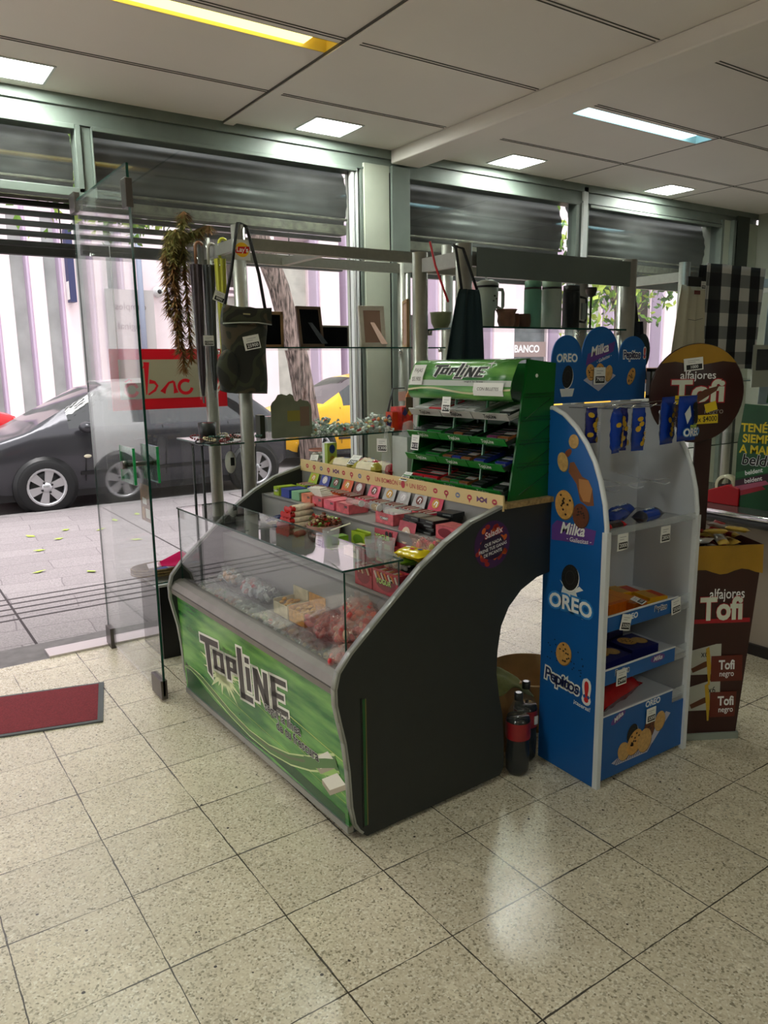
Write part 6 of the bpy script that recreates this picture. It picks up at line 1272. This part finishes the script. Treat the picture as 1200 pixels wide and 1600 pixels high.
t = lathe_thing('tumbler', 'pale sage tumbler with handle and straw, left on the upper shelf', 'tumbler', (2.29, -.13, 1.761), [('body', SG, [(0, 0), (.036, 0), (.038, .075), (.050, .095), (.053, .19), (.0, .19)]), ('lid', M('tumbler_lid', (.72, .76, .73), .3), [(.054, .188), (.054, .20), (.03, .212), (0, .214)])])
MB().mat(SG).tube([(.05, 0, .175), (.095, 0, .175), (.10, 0, .16), (.10, 0, .10), (.09, 0, .085), (.05, 0, .10)], .008, 8).build('handle', t); MB().mat(WHITE).tube([(0, 0, .205), (-.025, -.005, .27)], .004, 8).build('straw', t)
MB().mat(BLACK).lathe([(.0535, .178), (.0535, .187)], (0, 0, 0), 'z', 26).build('seal_ring', t)
Art(lambda u, v, k: Vector((math.sin(u / .052) * .0535, -math.cos(u / .052) * .0535, v))).ell((.0, .14), (.006, .004), INK).ell((.012, .128), (.005, .004), INK).ell((-.006, .118), (.005, .003), INK).build('printed_marks', t)
for i, (x, s_, c_, lb_) in enumerate(((2.385, 1.0, (.50, .34, .26), 'flared brown leather mate cup, tallest of three'), (2.46, .82, (.42, .24, .14), 'plain dark brown mate cup in the middle of three'), (2.535, .80, (.36, .24, .17), 'dull brown mate cup beside the mint thermos'))):
    m_ = M('mate_leather_%d' % i, c_, .5, noise=.35, scale=25); r_ = .042 * s_
    if i == 0: pr = [(0, 0), (r_ * .75, 0), (r_ * 1.0, .03), (r_ * .95, .055), (r_ * 1.02, .068), (r_ * 1.22, .083), (r_ * 1.14, .082), (r_ * .85, .06), (0, .05)]
    else: pr = [(0, 0), (r_ * .9, 0), (r_ * 1.08, .03), (r_ * 1.02, .062), (r_ * .95, .066), (r_ * .9, .06), (0, .05)]
    t = lathe_thing('mate_cup', lb_, 'cup', (x, -.16 if i == 0 else -.12, 1.761), [('cup', m_, pr)], 'mate cups on the upper shelf')
    MB().mat(M('cup_rim_%d' % i, tuple(k * .8 for k in c_), .5)).lathe([(pr[-4][0] * 1.01, pr[-4][1] - .001), (pr[-3][0] * 1.01, pr[-3][1] + .002)], (0, 0, 0), 'z', 26).build('rim', t)
def thermos(label, x, r_, h, m_, capm, band, side=True):
    t = lathe_thing('thermos_flask', label, 'thermos', (x, -.12, 1.761), [('body', m_, [(0, 0), (r_, 0), (r_, h * .80), (r_ * .97, h * .82)]), ('neck_band', BLACK, [(r_ * .97, h * .82), (r_ * .97, h * .86), (r_ * .8, h * .865)]), ('cap', capm, [(r_ * .95, h * .865), (r_ * .95, h * .985), (r_ * .88, h), (0, h)])], 'thermos flasks on the upper shelf')
    if side: MB().mat(BLACK).tube([(r_ + .002, 0, h * .84), (r_ + .006, 0, h * .8), (r_ + .005, 0, h * .55)], .003, 6).build('carry_strap', t)
    return t
thermos('mint green thermos flask with mint cap, leftmost of three', 2.575 + .02, .042, .225, MT, M('mint_cap', (.42, .64, .54), .35), 1)
thermos('light grey thermos flask with pale cap, middle of three', 2.725, .050, .232, LG, M('pale_cap', (.62, .72, .64), .35), 1)
t = thermos('matt black thermos flask with side handle, rightmost of three', 2.865, .043, .215, M('matt_black_enamel', (.05, .06, .075), .4), BLACK, 1, False)
MB().mat(BLACK).tube([(.045, -.02, .16), (.085, -.02, .155), (.09, -.02, .14), (.09, -.02, .05), (.08, -.02, .035), (.045, -.02, .04)], .006, 8).build('handle', t); MB().mat(M('box_print_grey', (.50, .54, .54), .5)).box((.05, -.03, .05), (.08, -.022, .13)).build('label_card', t)
t = lathe_thing('candle_stand', 'dark slender metal stand with cup top on the upper shelf, right', 'stand', (3.035, -.10, 1.761), [('base', BLACK, [(0, 0), (.05, 0), (.05, .006), (.006, .012)]), ('stem', BLACK, [(.006, .012), (.005, .17)]), ('cup', M('stand_cup_brown', (.24, .20, .19), .4), [(.004, .165), (.022, .175), (.030, .20), (.028, .215), (.0, .215)])])
lathe_thing('plant_pot', 'olive green ribbed pot on a small shelf behind the gum rack', 'pot', (2.17, .06, 1.761), [('pot', M('olive_pot', (.46, .48, .34), .5), [(0, 0), (.03, 0), (.046, .03), (.05, .07), (.053, .078), (.046, .074), (0, .06)])])
# hanging garments as folded cloth
def cloth(name, label, cat, loc, w_top, w_bot, h, m_, fold=.012, nf=5, rz=0, sk=0, part='cloth', topf=None, thick=.003, seed=0, grp=None):
    t = thing(name, label, cat, loc, (0, 0, rz), group=grp); ph = seed * 1.7
    def f(i, j):
        w_ = w_top + (w_bot - w_top) * j ** (topf or 1); return ((i - .5) * w_ + sk * j, fold * (.3 + .7 * j) * math.sin(i * nf * 6.283 + ph + j * .8) + fold * .4 * math.sin(i * 17 + ph), -h * j - .01 * math.sin(i * 6 + ph) * j)
    MB().mat(m_).grid(f, 48, 20).build(part, t, solid=thick); return t
teal = M('dark_teal_canvas', (.05, .15, .165), .8, bump=.1, scale=80)
t = cloth('apron', 'dark teal apron hanging on the left post of the second unit', 'apron', (2.005, -.335, 1.905), .10, .235, .42, teal, .014, 2, 0, -.02, topf=.7)
MB().mat(M('black_webbing')).tube([(-.04, 0, 0), (-.03, .05, .17), (-.01, .10, .19), (.01, .05, .17), (.045, 0, .0)], .006, 6).build('neck_strap', t)
MB().mat(M('red_cord', (.70, .10, .14), .5)).tube([(-.105, .13, .20), (-.10, .10, .10), (-.07, .05, -.05)], .005, 6).build('hanging_cord', t); MB().mat(M('magenta_tag', (.60, .12, .42), .5)).box((.055, .01, -.16), (.068, .012, -.03)).build('side_strip', t)
for x in (-.06, .0): MB().mat(M('brass_rivet', (.75, .68, .45), .3, .7)).ell((x, -.016, -.40), (.005, .003, .005)).build('rivet', t)
t = cloth('cloth_bag', 'dark teal cloth bag on a black strap at the right post of the second unit', 'bag', (3.19, -.27, 1.80), .09, .12, .30, M('ink_teal_canvas', (.04, .10, .15), .8), .02, 1.5, 0, .02)
MB().mat(M('black_webbing')).box((-.028, -.006, 0), (.010, 0, .30), rot=(0, R(-14), 0)).box((.02, .03, 0), (.04, .034, .28), rot=(0, R(-8), 0)).build('shoulder_strap', t); MB().mat(teal).ell((.05, -.01, -.15), (.05, .025, .09), 14, 8).ell((.03, .0, -.24), (.055, .02, .05), 12, 7).build('pouch', t)

# ================================================================== GONDOLA 3 and far right
G3 = gondola('shelf_unit', 'grey tube-post shelving unit at the right, hung with aprons and cloths', 4.46, 5.9, .35, .85, 2.235, [(1.45, .05, 1.4), (1.0, .05, 1.4)])
crm = M('cream_canvas', (.82, .80, .72), .8, bump=.08, scale=60)
t = cloth('apron', 'cream canvas apron hanging from the post right of the fascia', 'apron', (4.43, .26, 2.08), .24, .42, .80, crm, .018, 3, 0, -.02, topf=.9)
MB().mat(BLACK).box((-.09, -.025, -.01), (.06, -.015, .05)).build('neck_strap', t); MB().mat(M('apron_label', (.42, .16, .14), .5)).box((-.02, -.03, -.06), (.04, -.026, -.035)).build('brand_label', t)
MB().mat(M('stitch_grey', (.50, .50, .46), .8)).tube([(-.07, -.028, -.22), (.0, -.030, -.225), (.09, -.026, -.21)], .002, 5).tube([(-.09, -.035, -.46), (.0, -.037, -.46), (.09, -.033, -.455)], .002, 5).build('pocket_stitching', t); price_tag(t, (.07, -.03, .0), (0, 0, 0), '9900', (.05, .05))
t = cloth('apron', 'narrow black apron hanging between the cream apron and the checked cloth', 'apron', (4.60, .30, 2.22), .09, .12, .85, M('black_cotton', (.04, .045, .05), .9), .015, 1, 0, -.05)
chk = M('black_white_check', (.8, .8, .8), .85); n, l, bb = nodes_of(chk); tx = n.new('ShaderNodeTexCoord'); sp = n.new('ShaderNodeSeparateXYZ'); l.new(tx.outputs['Object'], sp.inputs[0]); outs = []
for ax, off_ in (('X', .0), ('Z', .045)):
    m1 = n.new('ShaderNodeMath'); m1.operation = 'ADD'; m1.inputs[1].default_value = 5 + off_; l.new(sp.outputs[ax], m1.inputs[0]); m2 = n.new('ShaderNodeMath'); m2.operation = 'DIVIDE'; m2.inputs[1].default_value = .235 if ax == 'X' else .175; l.new(m1.outputs[0], m2.inputs[0])
    m3 = n.new('ShaderNodeMath'); m3.operation = 'FRACT'; l.new(m2.outputs[0], m3.inputs[0]); m4 = n.new('ShaderNodeMath'); m4.operation = 'GREATER_THAN'; m4.inputs[1].default_value = .5; l.new(m3.outputs[0], m4.inputs[0]); outs.append(m4)
wt = n.new('ShaderNodeMath'); wt.operation = 'MULTIPLY'; wt.inputs[1].default_value = .72; l.new(outs[0].outputs[0], wt.inputs[0]); w2_ = n.new('ShaderNodeMath'); w2_.operation = 'MULTIPLY_ADD'; w2_.inputs[1].default_value = .28; l.new(outs[1].outputs[0], w2_.inputs[0]); l.new(wt.outputs[0], w2_.inputs[2])
rp = n.new('ShaderNodeValToRGB'); rp.color_ramp.interpolation = 'CONSTANT'; el = rp.color_ramp.elements; el[0].color = (.008, .009, .014, 1); el[1].position = .2; el[1].color = (.03, .035, .04, 1)
for p, c in ((.6, (.25, .27, .28)), (.9, (.68, .68, .68))):
    e = el.new(p); e.color = (*c, 1)
l.new(w2_.outputs[0], rp.inputs[0]); l.new(rp.outputs[0], bb.inputs['Base Color'])
cloth('checked_cloth', 'black, grey and white checked cloth hanging over the rail at the right', 'cloth', (4.965, .29, 2.235), .70, .66, .71, chk, .012, 2, 0, -.03)
cloth('blue_cloth', 'pale blue cloth in clear wrap hanging right of the checked cloth', 'cloth', (5.62, .26, 2.235), .55, .58, .96, M('pale_blue_cloth', (.62, .70, .76), .6, noise=.08, scale=10, bump=.3), .02, 2, 0, 0)
t = thing('picture_card', 'white card with dark square picture hanging below the checked cloth', 'picture card', (5.28, .24, 1.40)); MB().mat(M('pale_grey_card', (.72, .74, .70), .5)).box((-.11, 0, 0), (.11, .01, .30)).build('card', t); MB().mat(M('card_picture', (.16, .17, .20), .5, noise=.5, scale=12)).box((-.07, -.002, .12), (.09, 0, .27)).build('picture', t)
t = thing('sandal', 'black sandal standing upright beside the cream apron', 'shoe', (4.30, .22, 1.452), (R(-8), R(20), R(20)))
MB().mat(M('sandal_sole', (.18, .17, .16), .7)).prism([(.035 * math.cos(a_) * (1 + .12 * math.sin(a_)), 0, .13 + .13 * math.sin(a_)) for a_ in [6.283 * i / 20 for i in range(20)]], (0, .018, 0)).build('sole', t)
for z in (.06, .12, .19): MB().mat(BLACK).tube([(-.034, .0, z), (-.015, -.035, z + .01), (.015, -.035, z + .01), (.034, 0, z)], .009, 7).build('strap', t)
card_box('shoe_box', 'brown and black shoe box on the shelf by the cream apron', 'box', (4.33, .42, 1.452), 0, (.26, .18, .10), M('kraft_box', (.55, .36, .24), .6))
t = thing('photo_block', 'small black framed photo standing right of the arched blue header', 'picture frame', (4.02, .30, 1.36)); t.location = (4.16, .30, 1.36); MB().mat(BLACK).box((-.07, 0, 0), (.07, .03, .02)).box((-.07, 0, .17), (.07, .03, .19)).box((-.07, 0, 0), (-.05, .03, .19)).box((.05, 0, 0), (.07, .03, .19)).build('frame', t); MB().mat(M('pale_photo', (.72, .74, .78), .3)).box((-.05, .01, .02), (.05, .02, .17)).build('photo', t)
t = thing('side_shelf', 'narrow steel shelf carrying the framed photo and shoes, right of the blue display', 'shelf', (3.84, .10, 0)); MB().mat(ALUP).box((0, 0, 1.335), (.52, .3, 1.36)).box((0, .28, 0), (.03, .31, 1.335)).box((.49, .28, 0), (.52, .31, 1.335)).build('shelf_board', t)

# service counter with chrome edge
sc_ = thing('service_counter', 'beige service counter with black top and chrome-edged lip at far right', 'counter', (3.62, .10, 0))
MB().mat(M('beige_counter_front', (.66, .61, .56), .5, noise=.05, scale=3)).box((.14, -2.4, .05), (.80, 0, .74)).build('front_panel', sc_)
MB().mat(M('dark_skirting', (.12, .09, .09), .4)).box((.12, -2.4, 0), (.80, 0, .06)).build('plinth', sc_)
MB().mat(M('counter_top_glossy', (.30, .29, .28), .12)).box((.02, -2.4, .775), (.85, .02, .80)).build('worktop', sc_)
MB().mat(BLACK).box((.0, -2.4, .735), (.85, .02, .775)).tube([(.0, -2.4, .755), (.0, .02, .755)], .022, 14).build('black_lip', sc_); MB().mat(CHROME).tube([(.002, -2.4, .785), (.002, .02, .785)], .018, 14).build('chrome_edge', sc_)
# gum advert stand on the counter
bs = thing('gum_stand', 'green rounded advert card of a gum stand on the service counter', 'display stand', (3.80, -.51, .80))
DG = M('advert_green', (.10, .30, .16), .4, noise=.2, scale=6)
P = [(0, 0), (.50, 0), (.50, .28), (.46, .40), (.36, .50), (.22, .555), (.02, .565), (-.005, .35)]
MB().mat(DG).prism([(0, -u, v) for u, v in P], (.005, 0, 0)).build('advert_card', bs)
a = Art(plane_map((-.0005, 0, 0), (0, -1, 0), (0, 0, 1)))
YT = M('advert_yellow', (.86, .76, .10), .4)
for i, s_ in enumerate(('TENÉ', 'SIEMPRE', 'A MANO')): a.text(s_, ((.085, .135, .135)[i], .435 - i * .058), .062, YT, 1, off=.03)
a.out_text('beldent', (.15, .262), .082, INK, WINK, 1, off=.02, oo=.045, shear=.15)
for i, (c_, z) in enumerate((((.16, .40, .22), .20), ((.25, .12, .18), .155), ((.70, .35, .45), .125), ((.65, .15, .2), .095))):
    a.poly([(.0, z - .045), (.0, z - .012), (.20 - .02 * i, z + .045), (.235 - .02 * i, z + .02)], M('advert_pack_%d' % i, c_, .4), 8 - i * 2)
    if i < 2: a.text('beldent', (.10, z + .002), .034, WINK, 9 - i * 2, off=.02, shear=.15, rot=.28)
a.build('printed_graphics', bs)
for i, (y, lb_) in enumerate(((-.58, 'left of two'), (-.70, 'right of two'))):
    t = thing('gum_card', 'tilted green gum header card behind the advert, ' + lb_, 'display card', (4.02, y, 1.36), (0, R(0), R(-78))); MB().mat(DG).prism([(-.05, 0, 0), (.06, 0, .02), (.075, 0, .24), (-.03, 0, .20)], (0, .004, 0)).build('card', t)
    Art(plane_map((0, -.0008, 0), (1, 0, 0), (0, 0, 1))).text('A MANO', (.02, .185), .026, YT, 1, off=.02, rot=.1).poly([(-.03, .04), (.05, .07), (.05, .13), (-.03, .11)], M('advert_pack_grey', (.45, .52, .50), .4), 1).build('printed_graphics', t)
    MB().mat(DG).box((-.01, .0, -.55), (.01, .01, .02)).build('stem', t)
t = thing('tape_dispenser', 'red tape dispenser with a large roll on the service counter', 'tape dispenser', (3.82, -.42, .80), (0, 0, R(-90)))
MB().mat(M('dispenser_red', (.72, .06, .10), .35)).prism([(-.14, -.03, 0), (.12, -.03, 0), (.12, -.03, .10), (.05, -.03, .115), (-.10, -.03, .06), (-.14, -.03, .07)], (0, .06, 0)).build('body', t, bevel=.004)
MB().mat(M('tape_cream', (.80, .78, .66), .3)).lathe([(.045, -.02), (.062, -.02), (.062, .02), (.045, .02)], (.03, 0, .105), 'y', 28).build('tape_roll', t); MB().mat(BLACK).lathe([(.0, -.021), (.012, -.021), (.012, .021)], (.03, 0, .105), 'y', 16).box((-.012, -.018, .10), (.07, .018, .108)).build('core', t)

# bottles and things on the floor between counter and display
def bottle(label, x, y):
    t = thing('cola_bottle', label, 'bottle', (x, y, 0), group='dark soda bottles on the floor')
    pr = [(0, .005), (.035, .0), (.046, .02), (.048, .09), (.0455, .12), (.047, .20), (.046, .235), (.034, .275), (.018, .305), (.0145, .315)]
    MB().mat(film_mat('bottle_plastic', (.45, .47, .47), .86, .08)).lathe(pr, (0, 0, 0), 'z', 24).build('bottle_body', t)
    MB().mat(M('dark_cola', (.03, .035, .04), .1)).lathe([(0, .008), (.034, .004), (.0445, .022), (.0465, .09), (.044, .12), (.0455, .20), (.044, .24), (0, .24)], (0, 0, 0), 'z', 24).build('liquid', t)
    MB().mat(M('bottle_label_red', (.55, .12, .14), .35, noise=.1, scale=20)).lathe([(.0485, .155), (.0492, .16), (.0485, .225)], (0, 0, 0), 'z', 24).build('label', t)
    MB().mat(BLACK).lathe([(.0165, .31), (.017, .338), (0, .339)], (0, 0, 0), 'z', 18).mat(M('cap_top_silver', (.7, .72, .72), .2, .8)).lathe([(.0, .3395), (.012, .3395)], (0, 0, 0), 'z', 12).build('cap', t)
    return t
bottle('dark soda bottle with red label nearest the counter panel', 1.825, -.86); t = bottle('dark soda bottle with red label and small sticker nearest the blue display', 1.925, -.80)
MB().mat(PAPER).box((.0, -.0525, .17), (.018, -.049, .205)).build('sticker', t)
t = thing('cardboard_tub', 'low round kraft cardboard tub behind the bottles', 'tub', (2.22, -.53, 0)); MB().mat(M('kraft_tub', (.66, .50, .30), .6, noise=.12, scale=14)).lathe([(0, .0), (.17, 0), (.19, .22), (.195, .225), (.19, .23), (.17, .01)], (0, 0, 0), 'z', 36).build('tub_wall', t)
t = thing('olive_cloth', 'folded olive cloth draped over a box behind the bottles', 'cloth', (1.90, -.62, 0)); MB().mat(M('olive_cloth_fabric', (.46, .47, .28), .85, noise=.25, scale=18)).grid(lambda i, j: ((i - .5) * .26, (j - .5) * .24, .295 + .03 * math.sin(i * 3.1) - .05 * max(0, i - .7) * 3 - .05 * max(0, .25 - j) * 3 + .008 * math.sin(i * 14 + j * 9)), 20, 16).build('cloth', t, solid=.006); MB().mat(M('kraft_tub')).box((-.10, -.09, 0), (.10, .10, .285)).build('carton', t)

# black glass-topped table with a fan basket, by the door
t = thing('display_table', 'low black display table with white edge and glass top between door and counter', 'table', (1.06, 1.16, 0))
MB().mat(BLACK).box((.02, .0, .0), (.25, .34, .42)).build('cabinet', t); MB().mat(M('pale_table_top', (.84, .84, .84), .2)).box((0, -.02, .42), (.27, .36, .432)).build('table_top', t); MB().mat(CASEGLASS).box((-.06, -.04, .446), (.29, .38, .452)).build('top_glass', t); MB().mat(GEDGE).box((-.06, -.042, .446), (.29, -.04, .452)).build('glass_edge', t)
t = thing('wicker_basket', 'flat oval wicker basket on the glass-topped table', 'basket', (1.14, 1.33, .452)); wk = M('wicker', (.52, .42, .26), .7, noise=.5, scale=60)
MB().mat(wk).lathe([(0, 0), (1, 0), (1.12, .045), (1.07, .045), (.96, .006), (0, .006)], (0, 0, 0), 'z', 36).build('basket_wall', t).scale = (.14, .09, 1)
for r_ in range(3): MB().mat(wk).tube([(.155 * math.cos(k * .2618), .10 * math.sin(k * .2618), .012 + r_ * .014) for k in range(25)], .005, 6).build('woven_band', t)
t = thing('folding_fan', 'hot pink pleated folding fan lying on the basket', 'fan', (1.09, 1.30, .505), (R(12), R(-6), R(-8)))
pts = []; nf = 26
b = MB().mat(M('hot_pink_fabric', (.90, .14, .50), .5))
for k_ in range(nf):
    a0, a1 = -.55 + 1.0 * k_ / nf, -.55 + 1.0 * (k_ + 1) / nf; z0, z1 = (.0, .012) if k_ % 2 else (.012, .0)
    b.add([(.03 * math.cos(a0), .03 * math.sin(a0), z0 * .3), (.21 * math.cos(a0), .21 * math.sin(a0), z0), (.21 * math.cos(a1), .21 * math.sin(a1), z1), (.03 * math.cos(a1), .03 * math.sin(a1), z1 * .3)], [(0, 1, 2, 3)])
b.build('pleats', t, solid=.001); MB().mat(M('pale_lace', (.93, .86, .90), .6)).box((-.02, -.03, -.005), (.05, .03, .004)).build('guard', t)
t = thing('folded_cloth', 'blue and white folded cloth under the pink fan', 'cloth', (1.20, 1.30, .462)); MB().mat(M('blue_cloth', (.25, .32, .62), .7)).box((-.09, -.05, 0), (.04, .04, .02)).mat(WHITE).box((-.02, -.06, .018), (.10, .03, .028)).build('cloth', t, bevel=.006)
# red-framed shop sign, lettered for the street, so seen reversed from inside
t = thing('shop_sign', 'red-bordered cream hanging sign with reversed red lettering in the window', 'sign', (1.03, 1.60, 1.36))
MB().mat(M('sign_red', (.88, .04, .14), .4)).box((0, 0, 0), (.69, .008, .345)).build('board', t)
a = Art(plane_map((0, -.0005, 0), (1, 0, 0), (0, 0, 1))); a.rect(.045, .062, .575, .285, M('sign_cream', (.66, .63, .53), .6), 0); SR = M('sign_red')
# reversed calligraphic letters a, d, n, o
def ring(cx, cz, rx, rz_, w_, a0, a1, k=1):
    a.stroke([(cx + rx * math.cos(t_), cz + rz_ * math.sin(t_)) for t_ in [a0 + (a1 - a0) * i / 18 for i in range(19)]], w_, SR, k)
ring(.11, .115, .035, .035, .018, .3, 6.0); a.stroke([(.075, .16), (.10, .175), (.115, .165)], .010, SR, 1)
a.stroke([(.205, .27), (.200, .18), (.195, .085)], [.034, .020, .006], SR, 1); a.stroke([(.215, .268), (.195, .25), (.18, .235)], [.004, .012, .004], SR, 2)
a.stroke([(.215, .16), (.245, .155), (.26, .135), (.245, .11), (.205, .085)], [.026, .017, .015, .015, .010], SR, 1)
a.stroke([(.29, .095), (.305, .12), (.33, .15), (.36, .158)], [.034, .018, .013, .013], SR, 1); a.stroke([(.36, .158), (.365, .12), (.37, .09)], [.013, .016, .030], SR, 2)
ring(.43, .125, .04, .038, .019, .9, 6.1)
a.stroke([(.60, .13), (.625, .11), (.645, .145), (.66, .17), (.675, .14), (.65, .11), (.625, .085)], [.004, .010, .012, .012, .012, .012, .004], WINK, 2)
a.build('sign_lettering', t)
for x in (.05, .64): MB().mat(WHITE).tube([(x, .004, .345), (x, .01, .9)], .002, 5).build('hanging_wire', t)
